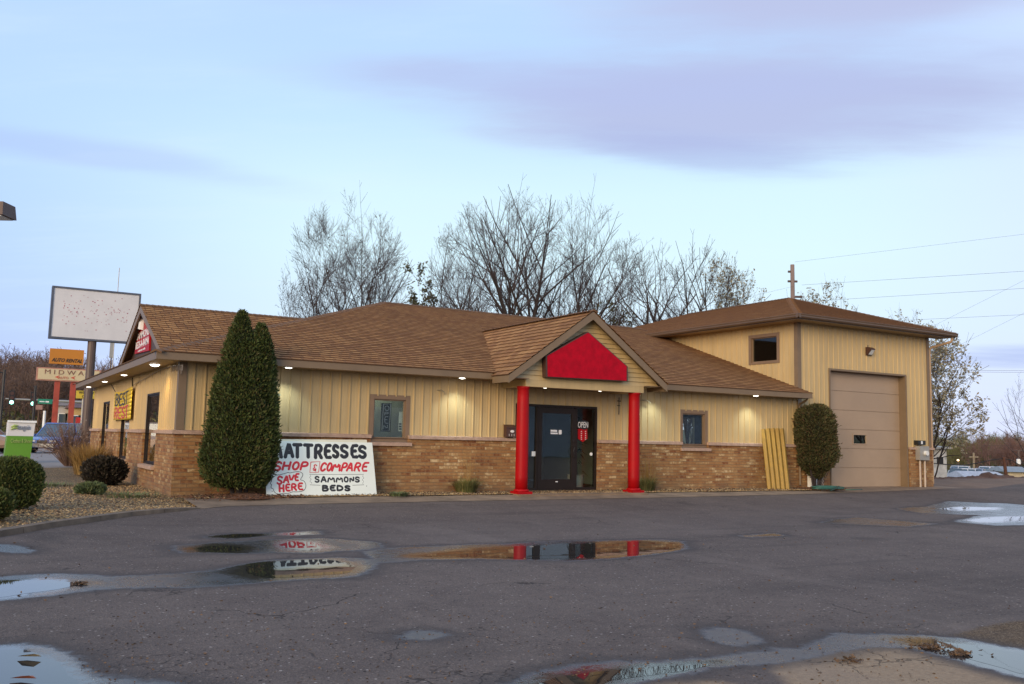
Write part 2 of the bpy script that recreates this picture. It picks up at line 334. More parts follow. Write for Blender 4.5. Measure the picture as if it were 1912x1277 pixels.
def build_each(mb, name, mats, parent=None, bv=0.):
    """one object per separate piece of mb (pieces share no corner)"""
    key = {}; par = list(range(len(mb.f)))
    def find(i):
        while par[i] != i: par[i] = par[par[i]]; i = par[i]
        return i
    for fi, f in enumerate(mb.f):
        for vi in f:
            k = tuple(round(c, 3) for c in mb.v[vi]); 
            if k in key: par[find(fi)] = find(key[k])
            else: key[k] = fi
    gr = {}
    for fi in range(len(mb.f)): gr.setdefault(find(fi), []).append(fi)
    out = []
    for fs in gr.values():
        q = MB()
        for fi in fs: q.face([mb.v[i] for i in mb.f[fi]], mb.uv[fi], mb.mi[fi])
        o = q.build(name, mats, parent)
        if bv: bevel(o, bv)
        out.append(o)
    return out
def bevel(o, w=.01, seg=2):
    m = o.modifiers.new('bevel', 'BEVEL'); m.width = w; m.segments = seg; m.limit_method = 'ANGLE'; return o
def tag(o, label=None, cat=None, group=None, kind=None):
    if label: o['label'] = label
    if cat: o['category'] = cat
    if group: o['group'] = group
    if kind: o['kind'] = kind
    return o
def thing(name, label, cat, loc=(0, 0, 0), group=None):
    """an Empty at the thing's base; children are modelled in world coordinates"""
    o = bpy.data.objects.new(name, None); COL.objects.link(o); o.location = loc; o.empty_display_size = .2
    return tag(o, label, cat, group)
def copy_tree(o, parent=None):
    c = o.copy(); COL.objects.link(c)
    if parent: c.parent = parent
    for ch in list(o.children): copy_tree(ch, c)
    return c
def part_label(o, l): o['label'] = l; return o
def npmesh(name, V, Fq, mats, parent=None, mi=None, smooth=False):
    """fast mesh from numpy arrays; Fq is (n,3) or (n,4)"""
    V = np.asarray(V, np.float32); Fq = np.asarray(Fq, np.int32); k = Fq.shape[1]
    me = bpy.data.meshes.new(name); me.vertices.add(len(V)); me.vertices.foreach_set('co', V.ravel())
    me.loops.add(Fq.size); me.loops.foreach_set('vertex_index', Fq.ravel()); me.polygons.add(len(Fq))
    me.polygons.foreach_set('loop_start', np.arange(0, Fq.size, k, dtype=np.int32))
    for m in (mats if isinstance(mats, (list, tuple)) else [mats]): me.materials.append(m)
    if mi is not None: me.polygons.foreach_set('material_index', np.asarray(mi, np.int32))
    if smooth: me.polygons.foreach_set('use_smooth', np.ones(len(Fq), bool))
    me.update(calc_edges=True)
    o = bpy.data.objects.new(name, me); COL.objects.link(o)
    if parent: o.parent = parent; o.matrix_parent_inverse = Matrix.Translation(-Vector(parent.location))
    return o
def fbm(x, y, seed=0, octs=4):
    r = np.random.RandomState(seed); v = 0; a = 1.; f = 1.
    for i in range(octs):
        for j in range(3):
            th = r.rand()*6.28; ph = r.rand()*6.28; v = v+a*np.sin((x*math.cos(th)+y*math.sin(th))*f+ph)/3
        a *= .55; f *= 2.1
    return v

# ------------------------------------------------------------------ lettering
GL = {'A': [[(0, 0), (.45, 1), (.55, 1), (1, 0)], [(.2, .36), (.8, .36)]], 'B': [[(.1, 0), (.1, 1)], [(.1, 1), (.7, .97), (.85, .76), (.65, .54), (.1, .52)], [(.6, .53), (.95, .4), (.92, .12), (.65, 0), (.1, 0)]],
      'C': [[(.95, .8), (.7, 1), (.3, .95), (.05, .6), (.08, .25), (.35, 0), (.7, .04), (.95, .25)]], 'D': [[(.1, 0), (.1, 1)], [(.1, 1), (.6, .95), (.95, .6), (.9, .25), (.6, .02), (.1, 0)]],
      'E': [[(.95, 1), (.1, 1), (.1, 0), (.95, 0)], [(.1, .53), (.75, .53)]], 'F': [[(.95, 1), (.1, 1), (.1, 0)], [(.1, .53), (.75, .53)]], 'H': [[(.08, 0), (.08, 1)], [(.92, 0), (.92, 1)], [(.08, .5), (.92, .5)]],
      'I': [[(.5, 0), (.5, 1)]], 'L': [[(.1, 1), (.1, 0), (.9, 0)]], 'M': [[(0, 0), (.15, 1), (.5, .3), (.85, 1), (1, 0)]], 'N': [[(.08, 0), (.08, 1), (.92, 0), (.92, 1)]],
      'O': [[(.5, 1), (.18, .88), (.03, .5), (.18, .12), (.5, 0), (.82, .12), (.97, .5), (.82, .88), (.5, 1)]], 'P': [[(.1, 0), (.1, 1), (.65, 1), (.92, .85), (.9, .6), (.65, .45), (.1, .45)]],
      'R': [[(.1, 0), (.1, 1), (.65, 1), (.9, .85), (.88, .62), (.6, .48), (.1, .46)], [(.5, .47), (.95, 0)]], 'S': [[(.92, .82), (.72, .98), (.3, 1), (.08, .8), (.15, .6), (.5, .5), (.85, .38), (.92, .18), (.68, .01), (.3, 0), (.05, .16)]],
      'T': [[(0, 1), (1, 1)], [(.5, 1), (.5, 0)]], 'V': [[(0, 1), (.5, 0), (1, 1)]], '&': [[(.85, .8), (.5, 1), (.2, .8), (.55, .55), (.15, .3), (.3, .02), (.75, .02)], [(.75, .3), (.75, -.08)], [(.5, .2), (.75, .3)]]}
def smoothline(p, it=2):
    for _ in range(it):
        q = [p[0]]
        for a, b in zip(p, p[1:]): q += [(a[0]*.75+b[0]*.25, a[1]*.75+b[1]*.25), (a[0]*.25+b[0]*.75, a[1]*.25+b[1]*.75)]
        q.append(p[-1]); p = q
    return p
def stroke(mb, pts2, w, T, depth=.004, mi=0, sm=1):
    """a brush stroke: a flattened tube of half width w following pts2, T(u,v,n) -> world"""
    if sm: pts2 = smoothline(pts2, sm)
    n = 8; rings = []; N = len(pts2)
    ext = []
    for i, p in enumerate(pts2):
        a = pts2[max(i-1, 0)]; b = pts2[min(i+1, N-1)]; dx, dy = b[0]-a[0], b[1]-a[1]; L = math.hypot(dx, dy) or 1; ext.append((p, (dx/L, dy/L)))
    seq = [(ext[0][0][0]-ext[0][1][0]*w*.7, ext[0][0][1]-ext[0][1][1]*w*.7, ext[0][1], .35)]
    for p, dd in ext: seq.append((p[0], p[1], dd, 1.))
    seq.append((ext[-1][0][0]+ext[-1][1][0]*w*.7, ext[-1][0][1]+ext[-1][1][1]*w*.7, ext[-1][1], .35))
    for (u, v, dd, k) in seq:
        b0 = len(mb.v); nx, ny = -dd[1], dd[0]
        for j in range(n):
            an = 2*math.pi*j/n; mb.v.append(tuple(T(u+nx*w*k*math.cos(an), v+ny*w*k*math.cos(an), depth*math.sin(an)*k)))
        rings.append(b0)
    for i in range(len(rings)-1):
        for j in range(n):
            j2 = (j+1) % n; mb.f.append((rings[i]+j, rings[i]+j2, rings[i+1]+j2, rings[i+1]+j)); mb.uv.append(None); mb.mi.append(mi)
    mb.f.append(tuple(rings[0]+j for j in reversed(range(n)))); mb.f.append(tuple(rings[-1]+j for j in range(n))); mb.uv += [None]*2; mb.mi += [mi]*2
def handtext(mb, s, x0, x1, yb, yt, w, T, shear=0., mi=0, rise=0., gap=.14, jit=.02):
    """letters of a brush alphabet in the box x0..x1, yb..yt (v up)"""
    n = len(s); cw = (x1-x0)/(n-gap if n > 1 else 1); hh = yt-yb
    for i, ch in enumerate(s):
        if ch not in GL: continue
        ox = x0+i*cw; oy = yb+rise*(i/max(1, n-1))
        for pl in GL[ch]:
            stroke(mb, [(ox+p[0]*cw*(1-gap)+(p[1]-.5)*hh*shear+rnd.uniform(-jit, jit)*cw, oy+p[1]*hh+rnd.uniform(-jit, jit)*hh) for p in pl], w, T, mi=mi)
def text_obj(name, s, m, parent, O, U, V, width, height, depth=.006, shear=0., off=0.):
    """printed lettering: text laid on the plane at O (lower left), along U with up V, squeezed to width x height"""
    cu = bpy.data.curves.new(name, 'FONT'); cu.body = s; cu.shear = shear; cu.extrude = .02; cu.offset = off; cu.resolution_u = 3
    to = bpy.data.objects.new(name, cu); COL.objects.link(to); bpy.context.view_layer.update()
    me = bpy.data.meshes.new_from_object(to.evaluated_get(bpy.context.evaluated_depsgraph_get())); bpy.data.objects.remove(to); bpy.data.curves.remove(cu)
    co = np.zeros(len(me.vertices)*3, np.float32); me.vertices.foreach_get('co', co); co = co.reshape(-1, 3)
    mn, mx = co.min(0), co.max(0); U = Vector(U).normalized(); V = Vector(V).normalized(); Nn = U.cross(V)
    sx, sy, sz = width/(mx[0]-mn[0]), height/(mx[1]-mn[1]), depth/(mx[2]-mn[2])
    O = Vector(O); out = np.array(O)+np.outer((co[:, 0]-mn[0])*sx, U)+np.outer((co[:, 1]-mn[1])*sy, V)+np.outer((co[:, 2]-mn[2])*sz-depth*.4, Nn)
    me.vertices.foreach_set('co', out.astype(np.float32).ravel()); me.materials.clear(); me.materials.append(m); me.update(); me.name = name
    o = bpy.data.objects.new(name, me); COL.objects.link(o)
    if parent:
        o.parent = parent
        if parent.type == 'EMPTY': o.matrix_parent_inverse = Matrix.Translation(-Vector(parent.location))
    return o

# ------------------------------------------------------------------ ground
ZL = -.19
def poly_px(pts, z=ZL): return [tuple(onz(x, y, z)[:2]) for x, y in pts]
def resample(poly, step):
    out = []
    for (a, b), (c, d) in zip(poly, poly[1:]+poly[:1]):
        n = max(1, int(math.hypot(c-a, d-b)/step))
        for i in range(n): out.append((a+(c-a)*i/n, b+(d-b)*i/n))
    return out
def rough_poly(poly, step=.05, amp=.05, seed=1):
    p = smoothline(poly+[poly[0]], 1)[:-1]; p = np.array(resample(p, step)); nx = fbm(p[:, 0]*6, p[:, 1]*6, seed, 4); ny = fbm(p[:, 0]*6, p[:, 1]*6, seed+50, 4)
    return np.c_[p[:, 0]+amp*nx, p[:, 1]+amp*ny]
# outlines of the standing water, read off the lot
PUD = {
 'door': [(775, 1038), (850, 1030), (905, 1024), (1000, 1020), (1100, 1015), (1200, 1011), (1262, 1014), (1272, 1020), (1245, 1029), (1180, 1036), (1080, 1042), (985, 1044), (880, 1040), (820, 1040)],
 'cedar': [(468, 1052), (510, 1049), (560, 1046), (610, 1044), (650, 1054), (668, 1059), (645, 1069), (590, 1075), (530, 1079), (480, 1077), (452, 1068)],
 'board': [(520, 1017), (545, 1011), (580, 1012), (605, 1022), (590, 1028), (550, 1027)],
 'bit': [(532, 997), (550, 994.5), (566, 997), (550, 999)],
 'shade': [(370, 1024), (410, 1018), (455, 1022), (440, 1030), (395, 1031)],
 'shade2': [(405, 1002), (440, 998), (480, 998), (470, 1001), (425, 1004)],
 'left': [(-60, 1088), (40, 1082), (110, 1084), (150, 1090), (120, 1098), (60, 1108), (10, 1116), (-60, 1120)],
 'corner': [(-80, 1222), (20, 1212), (70, 1216), (105, 1232), (120, 1252), (140, 1277), (170, 1310), (-60, 1330)],
 'near': [(1000, 1277), (1040, 1262), (1100, 1256), (1180, 1248), (1260, 1243), (1340, 1237), (1280, 1252), (1200, 1262), (1130, 1275), (1110, 1300), (980, 1310)],
 'gutter': [(1690, 1196), (1735, 1195), (1800, 1203), (1870, 1215), (1960, 1225), (1990, 1268), (1912, 1261), (1850, 1240), (1790, 1225), (1740, 1210)],
 'farshine': [(1752, 950), (1800, 946.5), (1862, 948), (1850, 951.5), (1790, 953.5)],
 'farshine2': [(1812, 972), (1840, 967), (1890, 964.5), (1960, 965), (1960, 969), (1890, 973), (1830, 975.5)]}
DAMP = [
 [(-60, 1080), (100, 1072), (200, 1078), (330, 1072), (400, 1062), (470, 1048), (560, 1042), (640, 1040), (700, 1045), (690, 1060), (650, 1074), (560, 1082), (440, 1092), (330, 1099), (230, 1098), (130, 1104), (20, 1122), (-60, 1125)],
 [(330, 1019), (420, 1012), (520, 1006), (600, 1004), (690, 1012), (700, 1020), (600, 1034), (520, 1033), (430, 1035), (340, 1032)],
 [(690, 1030), (760, 1022), (900, 1016), (1100, 1010), (1240, 1006), (1290, 1010), (1285, 1024), (1200, 1038), (1060, 1048), (900, 1046), (780, 1046), (700, 1050)],
 [(-80, 1204), (60, 1206), (120, 1218), (160, 1240), (200, 1258), (300, 1272), (420, 1285), (420, 1330), (-80, 1340)],
 [(920, 1277), (980, 1256), (1100, 1240), (1260, 1232), (1380, 1222), (1500, 1214), (1540, 1192), (1560, 1182), (1640, 1186), (1720, 1190), (1800, 1192), (1900, 1212), (1990, 1222), (1990, 1275), (1900, 1266), (1780, 1232), (1690, 1206), (1620, 1208), (1480, 1232), (1330, 1252), (1180, 1275), (1150, 1300), (900, 1310)],
 [(1318, 1178), (1350, 1172), (1395, 1180), (1400, 1195), (1370, 1204), (1335, 1196)],
 [(-40, 1024), (40, 1022), (85, 1028), (60, 1034), (-40, 1036)],
 [(1680, 950), (1780, 938), (1880, 940), (1990, 950), (1990, 980), (1860, 982), (1780, 974), (1830, 962), (1720, 958)],
 [(385, 1001), (430, 995), (500, 994), (600, 990), (610, 998), (500, 1002), (440, 1006)],
 [(755, 1190), (790, 1180), (830, 1184), (800, 1194)], [(1520, 975), (1600, 966), (1750, 978), (1700, 984), (1560, 978)], [(1380, 1000), (1450, 996), (1470, 1000), (1400, 1004)]]
DAMPW = [poly_px(p) for p in DAMP]
PUDW = {k: poly_px(p) for k, p in PUD.items()}
def sdist(px, py, poly):
    d = np.full(px.shape, 1e9); ins = np.zeros(px.shape, bool); n = len(poly)
    for i in range(n):
        (ax, ay), (bx, by) = poly[i], poly[(i+1) % n]; ex, ey = bx-ax, by-ay; L = ex*ex+ey*ey+1e-12
        t = np.clip(((px-ax)*ex+(py-ay)*ey)/L, 0, 1); d = np.minimum(d, np.hypot(px-ax-t*ex, py-ay-t*ey))
        c = ((ay > py) != (by > py)) & (px < (bx-ax)*(py-ay)/(by-ay+1e-12)+ax); ins ^= c
    return np.where(ins, -d, d)
def sstep(x, a, b): t = np.clip((x-a)/(b-a), 0, 1); return t*t*(3-2*t)
def asph_z(x, y): return ZL+.12*sstep(y, -4.8, -1.5)+.05*sstep(x, 19, 25)*sstep(y, -5, -1)+.075*sstep(-x, -.3, .8)*(1-sstep(edge_y(x)-y, .0, 1.8))*(1-sstep(y, -4.8, -2.))
EDGE = [(-60, -12), (-14, -11.5), (-5.2, -9.2), (-3.25, -6.0), (-2.45, -4.8), (-1.25, -3.4), (-.4, -2.75), (.05, -2.35), (.6, -2.0), (2.5, -1.85), (6, -1.8), (11, -1.8), (16, -1.55), (19, -1.2), (25, -.75), (26.5, -.9), (32, 1.2), (46, 5.0), (90, 20)]
def edge_y(x): return np.interp(x, [e[0] for e in EDGE], [e[1] for e in EDGE])
def lot():
    xs = np.concatenate([np.arange(-60, -8, 1.), np.arange(-8, 16, .075), np.arange(16, 27, .15), np.arange(27, 45, 1.)])
    ts = np.concatenate([np.linspace(0, 1, 160)**1.15*(17.5), np.arange(18, 46, 1.)])   # metres in front of the edge
    X = np.repeat(xs[:, None], len(ts), 1); e = edge_y(xs); Y = e[:, None]-ts[None]
    Z = asph_z(X, Y)
    x, y = X.ravel(), Y.ravel(); wob = .10*fbm(x*2.2, y*2.2, 11, 5)
    wet = np.full(x.shape, 1e9)
    for p in DAMPW: wet = np.minimum(wet, sdist(x, y, p))
    pud = np.full(x.shape, 1e9)
    for p in PUDW.values(): pud = np.minimum(pud, sdist(x, y, p))
    wet = np.minimum(wet, pud-.12)
    tan = np.minimum(sdist(x, y, poly_px([(1440, 1277), (1420, 1250), (1480, 1226), (1560, 1213), (1640, 1203), (1700, 1212), (1800, 1238), (1912, 1272), (1990, 1290), (1990, 1330), (1480, 1330)])),
                     sdist(x, y, poly_px([(960, 1277), (1180, 1277), (1400, 1262), (1400, 1330), (960, 1330)])))
    grav = sdist(x, y, poly_px([(1770, 1186), (1830, 1172), (1912, 1160), (1990, 1150), (1990, 1216), (1880, 1208)]))
    n0, n1 = X.shape; idx = np.arange(n0*n1).reshape(n0, n1)
    Fq = np.stack([idx[:-1, :-1], idx[:-1, 1:], idx[1:, 1:], idx[1:, :-1]], -1).reshape(-1, 4)
    o = npmesh('parking_lot', np.c_[x, y, Z.ravel()], Fq, M['asphalt'], smooth=True)
    for nm, a in (('pud', pud), ('wet', wet+wob), ('tan', tan+wob), ('grav', grav+wob)):
        at = o.data.attributes.new(nm, 'FLOAT', 'POINT'); at.data.foreach_set('value', a.astype(np.float32))
    return tag(o, kind='structure')
def asphaltmat():
    m, t, p = newmat('asphalt')
    oc = t.n('ShaderNodeTexCoord').outputs['Object']
    wet = t.n('ShaderNodeAttribute', attribute_name='wet').outputs['Fac']; tan = t.n('ShaderNodeAttribute', attribute_name='tan').outputs['Fac']; grav = t.n('ShaderNodeAttribute', attribute_name='grav').outputs['Fac']
    ag = t.n('ShaderNodeTexVoronoi', {'Vector': oc, 'Scale': 75.}); ag2 = t.n('ShaderNodeTexVoronoi', {'Vector': oc, 'Scale': 28.})
    big = t.noise(oc, .35, 5, .6); mid = t.noise(oc, 2.4, 5, .65); fine = t.noise(oc, 30, 5, .7)
    c = t.ramp(t.m('ADD', t.m('MULTIPLY', big, .55), t.m('MULTIPLY', mid, .45)), [(.30, (.084, .065, .057)), (.46, (.118, .093, .082)), (.58, (.142, .112, .097)), (.72, (.178, .139, .115))])
    sep = t.n('ShaderNodeSeparateColor', {0: ag.outputs['Color']}).outputs
    c = t.mix(t.mr(sep[0], .0, 1., .0, .45, False), c, t.ramp(sep[1], [(0, (.035, .026, .022)), (.6, (.11, .083, .068)), (.9, (.2, .15, .115)), (1, (.38, .30, .23))]))
    sep2 = t.n('ShaderNodeSeparateColor', {0: ag2.outputs['Color']}).outputs
    c = t.mix(t.m('MULTIPLY', t.mr(sep2[0], .93, .96), t.mr(ag2.outputs['Distance'], .35, .2)), c, (.36, .31, .27, 1))
    c = t.mix(t.m('MULTIPLY', t.mr(sep2[1], .93, .97), t.mr(ag2.outputs['Distance'], .4, .25)), c, (.02, .018, .017, 1))
    c = t.mix(t.mr(t.m('ADD', tan, t.m('MULTIPLY', t.m('SUBTRACT', mid, .5), .3)), .05, -.12, 0, .9), c, t.ramp(fine, [(.3, (.25, .17, .105)), (.7, (.37, .265, .17))]))
    gv = t.n('ShaderNodeTexVoronoi', {'Vector': oc, 'Scale': 95.}); gs = t.n('ShaderNodeSeparateColor', {0: gv.outputs['Color']}).outputs
    c = t.mix(t.mr(t.m('ADD', grav, t.m('MULTIPLY', t.m('SUBTRACT', fine, .5), .3)), .02, -.06), c, t.ramp(gs[0], [(0, (.06, .038, .022)), (.5, (.12, .078, .045)), (.92, (.17, .115, .068)), (1, (.26, .2, .13))]))
    ov = t.n('ShaderNodeTexVoronoi', {'Vector': t.n('ShaderNodeVectorMath', {0: oc, 1: t.noise(oc, 1.2, 3, out=1)}, operation='ADD').outputs[0], 'Scale': .5}); os_ = t.n('ShaderNodeSeparateColor', {0: ov.outputs['Color']}).outputs
    c = t.mix(t.m('MULTIPLY', t.m('MULTIPLY', t.mr(os_[0], .62, .66), t.mr(t.m('ADD', ov.outputs['Distance'], t.m('MULTIPLY', fine, .12)), .34, .1)), .42), c, (.04, .036, .034, 1))
    tr_ = t.noise(t.scl(oc, (.12, 1.5, 1)), 1.0, 4, .6); c = t.mix(t.mr(tr_, .52, .68, 0, .28), c, (.055, .047, .043, 1)); c = t.mix(t.mr(t.noise(t.scl(oc, (.9, .16, 1), (4, 7, 0)), 1.1, 4, .6), .55, .7, 0, .2), c, (.22, .175, .15, 1))
    # hairline cracks
    wv = t.n('ShaderNodeVectorMath', {0: oc, 1: t.n('ShaderNodeVectorMath', {0: t.noise(oc, 1.5, 4, out=1), 1: (.5, .5, .5)}, operation='SUBTRACT').outputs[0]}, operation='ADD').outputs[0]
    ck = t.n('ShaderNodeTexVoronoi', {'Vector': wv, 'Scale': .23}, feature='DISTANCE_TO_EDGE').outputs[0]
    ckm = t.m('MULTIPLY', t.mr(ck, .0045, .0015), t.mr(t.noise(oc, .5, 2), .54, .62))
    ck2 = t.n('ShaderNodeTexVoronoi', {'Vector': wv, 'Scale': 1.1}, feature='DISTANCE_TO_EDGE').outputs[0]
    ckm2 = t.m('MULTIPLY', t.mr(ck2, .012, .004), t.m('MULTIPLY', t.mr(wet, .9, .3), t.mr(t.noise(oc, .8, 2), .48, .56)))
    crack = t.m('MAXIMUM', ckm, t.m('MULTIPLY', ckm2, .8))
    c = t.mix(t.m('MULTIPLY', crack, .7), c, (.018, .015, .013, 1))
    wn = t.m('ADD', wet, t.m('MULTIPLY', t.m('SUBTRACT', t.noise(oc, 9, 5, .7), .5), .22))
    w = t.mr(wn, .06, -.06); halo = t.mr(wn, .32, .02, 0, .62)
    c = t.mix(halo, c, (.06, .052, .05, 1))
    c = t.mix(t.m('MULTIPLY', w, .8), c, (.032, .031, .033, 1))
    t.set(p.inputs['Base Color'], c)
    rd = t.mr(fine, .3, .7, .8, .95, False); rw = t.mr(mid, .3, .7, .2, .36, False); pud = t.n('ShaderNodeAttribute', attribute_name='pud').outputs['Fac']; film = t.mr(t.m('ADD', pud, t.m('MULTIPLY', t.m('SUBTRACT', t.noise(oc, 14, 5, .75), .5), .5)), .30, -.02); rw = t.m('SUBTRACT', rw, t.m('MULTIPLY', t.m('MULTIPLY', film, w), t.m('SUBTRACT', rw, .05)))
    t.set(p.inputs['Roughness'], t.m('ADD', t.m('MULTIPLY', rw, w), t.m('MULTIPLY', rd, t.m('SUBTRACT', 1., w))))
    t.set(p.inputs['Specular IOR Level'], t.m('ADD', .14, t.m('MULTIPLY', w, .58)))
    hgt = t.m('ADD', t.m('MULTIPLY', ag.outputs['Distance'], .7), t.m('ADD', t.m('MULTIPLY', fine, .6), t.m('MULTIPLY', crack, -1.)))
    b = t.n('ShaderNodeBump', {'Height': hgt, 'Distance': .006}); t.set(b.inputs['Strength'], t.m('SUBTRACT', 1., t.m('MULTIPLY', w, t.m('ADD', .72, t.m('MULTIPLY', film, .27))))); t.set(p.inputs['Normal'], b.outputs[0])
    return m
M['asphalt'] = asphaltmat()
def terrain():
    """one sheet to the horizon: level round the lot, a wooded hill to the back left, a dip then a far rise to the right"""
    az = np.radians(np.concatenate([np.arange(-180, -20, 4.), np.arange(-20, 80, .8), np.arange(80, 181, 4.)])); r = np.concatenate([[0., 12, 18], np.arange(22, 80, 2.), np.arange(80, 300, 8.), np.array([320, 360, 420, 520, 700, 1000, 1500, 2200])])
    A, Rr = np.meshgrid(az, r, indexing='ij'); X = CAM.x+Rr*np.sin(A); Y = CAM.y+Rr*np.cos(A); a = np.degrees(A)
    Z = terr_z(X, Y, a, Rr); n0, n1 = A.shape; idx = np.arange(n0*n1).reshape(n0, n1)
    Fq = np.stack([idx[:-1, :-1], idx[1:, :-1], idx[1:, 1:], idx[:-1, 1:]], -1).reshape(-1, 4)
    o = npmesh('ground', np.c_[X.ravel(), Y.ravel(), Z.ravel()], Fq, M['earth'], smooth=True)
    return tag(o, kind='structure')
def terr_z(X, Y, a=None, Rr=None):
    if a is None: a = np.degrees(np.arctan2(X-CAM.x, Y-CAM.y)); Rr = np.hypot(X-CAM.x, Y-CAM.y)
    z = -.32+0*Rr
    z = np.where((Rr < 90) & (np.abs(a) < 100), z+.16*sstep(Rr, 25, 34)*sstep(60-np.abs(a), 0, 15), z)
    right = sstep(a, 44, 50)*(1-sstep(a, 66, 78)); z = z-right*3.3*sstep(Rr, 47, 72)+right*5.*sstep(Rr, 230, 420)
    left = sstep(-a, -14, -2)*sstep(a, -60, -30); z = z+left*(7.5*sstep(Rr, 92, 200)+9*sstep(Rr, 200, 420))
    mid = (1-right)*(1-left)*sstep(Rr, 120, 400); z = z+mid*7
    return z+.5*fbm(X/25, Y/25, 5)*sstep(Rr, 90, 160)
def earthmat():
    m, t, p = newmat('earth'); oc = t.n('ShaderNodeTexCoord').outputs['Object']
    n = t.noise(oc, .06, 5); f = t.noise(oc, 2.5, 5, .7)
    c = t.ramp(t.m('ADD', t.m('MULTIPLY', n, .75), t.m('MULTIPLY', f, .25)), [(.36, (.10, .065, .04)), (.5, (.12, .095, .05)), (.62, (.085, .10, .035)), (.75, (.10, .12, .04))])
    t.set(p.inputs['Base Color'], c); p.inputs['Roughness'].default_value = .95; bump(t, p, f, .05); return m
M['earth'] = earthmat()
def simplesheet(name, poly, z, m, kind='structure', res=None):
    mb = MB(); mb.face([(x, y, z) for x, y in poly]); return tag(mb.build(name, m), kind=kind)
def gravelmat(name, cols, sc=26.):
    m, t, p = newmat(name); oc = t.n('ShaderNodeTexCoord').outputs['Object']
    gv = t.n('ShaderNodeTexVoronoi', {'Vector': oc, 'Scale': sc}); gs = t.n('ShaderNodeSeparateColor', {0: gv.outputs['Color']}).outputs
    n = t.noise(oc, .9, 5, .6); f = t.noise(oc, 12, 4)
    c = t.ramp(gs[0], [(i/(len(cols)-1), q) for i, q in enumerate(cols)])
    c = t.mix(t.mr(n, .5, .66, 0, .65), c, (.13, .12, .04, 1)); c = t.mix(t.mr(f, .55, .75, 0, .5), c, (.10, .06, .03, 1))
    c = t.mix(t.mr(gv.outputs['Distance'], .3, .6), c, (.06, .04, .02, 1))
    t.set(p.inputs['Base Color'], c); p.inputs['Roughness'].default_value = .9
    bump(t, p, t.m('SUBTRACT', 1., gv.outputs['Distance']), .02); return m
M['gravel'] = gravelmat('gravel_bed', [(.18, .105, .042), (.31, .195, .078), (.40, .26, .11), (.25, .15, .06), (.47, .34, .18)])
M['dirt'] = mat('dirt_road', (.16, .10, .065), .95, .3, .8, bmp=.02, bscale=14)
M['street'] = mat('pale_pavement', (.24, .205, .185), .85, .12, .6, bmp=.004, bscale=30)
M['grass'] = mat('lawn', (.075, .105, .022), .95, .3, 1.2, bmp=.03, bscale=20)
def watermat():
    m, t, p = newmat('puddle_water'); p.inputs['Base Color'].default_value = (.028, .026, .024, 1); p.inputs['Roughness'].default_value = .015; p.inputs['IOR'].default_value = 1.55
    oc = t.n('ShaderNodeTexCoord').outputs['Object']; bump(t, p, t.noise(oc, 2.0, 2), .0007); return m
M['water'] = watermat()
terrain(); lot()
for i, (k, p) in enumerate(PUDW.items()):
    q = rough_poly(p, .04,   .03 if k not in ('door', 'cedar', 'bit', 'shade', 'shade2', 'board') else .045, i+3)
    mb = MB(); zz = [asph_z(x, y)+.0009 for x, y in q]; zz = max(zz); mb.face([(x, y, zz) for x, y in q])
    tag(mb.build('puddle', M['water']), kind='structure')
# gravel bed with mounded surface, walled by the kerb
def gravel():
    xs = np.linspace(-9, .9, 90); pts = []
    nu, nv = 90, 150; V = np.zeros((nu, nv, 3))
    for i, x in enumerate(xs):
        y0 = float(edge_y(x))+.14; y1 = 15.4 if x > -3.2 else 9.
        ys = np.linspace(y0, y1, nv); V[i, :, 0] = x; V[i, :, 1] = ys
    X, Y = V[..., 0], V[..., 1]; V[..., 2] = .0+.03*fbm(X*1.3, Y*1.3, 8)*sstep(Y-edge_y(X), .1, .8)-.03-.06*(1-sstep(Y-edge_y(X), .2, 3.))
    idx = np.arange(nu*nv).reshape(nu, nv); Fq = np.stack([idx[:-1, :-1], idx[1:, :-1], idx[1:, 1:], idx[:-1, 1:]], -1).reshape(-1, 4)
    tag(npmesh('gravel_bed', V.reshape(-1, 3), Fq, M['gravel'], smooth=True), kind='structure')
gravel()
xs = np.linspace(.9, 18.6, 60)
mb = MB()
for a, b in zip(xs, xs[1:]): mb.face([(a, -1.0+.1*math.sin(a*2.1)*.5, .004), (b, -1.0+.1*math.sin(b*2.1)*.5, .004), (b, .05, .018), (a, .05, .018)])
tag(mb.build('gravel_strip', M['gravel']), kind='structure')
mb = MB(); xs = np.concatenate([np.linspace(.05, 25.5, 90)])
for a, b in zip(xs, xs[1:]):
    ea, eb = float(edge_y(a))-.05, float(edge_y(b))-.05
    if a > 18.4: mb.face([(a, ea, asph_z(a, ea)+.006), (b, eb, asph_z(b, eb)+.006), (b, .45, .012), (a, .45, .012)])
    else: mb.face([(a, ea, asph_z(a, ea)+.006), (b, eb, asph_z(b, eb)+.006), (b, -.9, -.003), (a, -.9, -.003)])
mb.box(7.5, 11.3, -1.35, .06, -.1, .012)
tag(mb.build('concrete_walk', M['concrete']), kind='structure')
mb = MB()
kp = [(x, float(edge_y(x))) for x in np.concatenate([np.linspace(-14, -5, 12), np.linspace(-4.6, .1, 26)])]
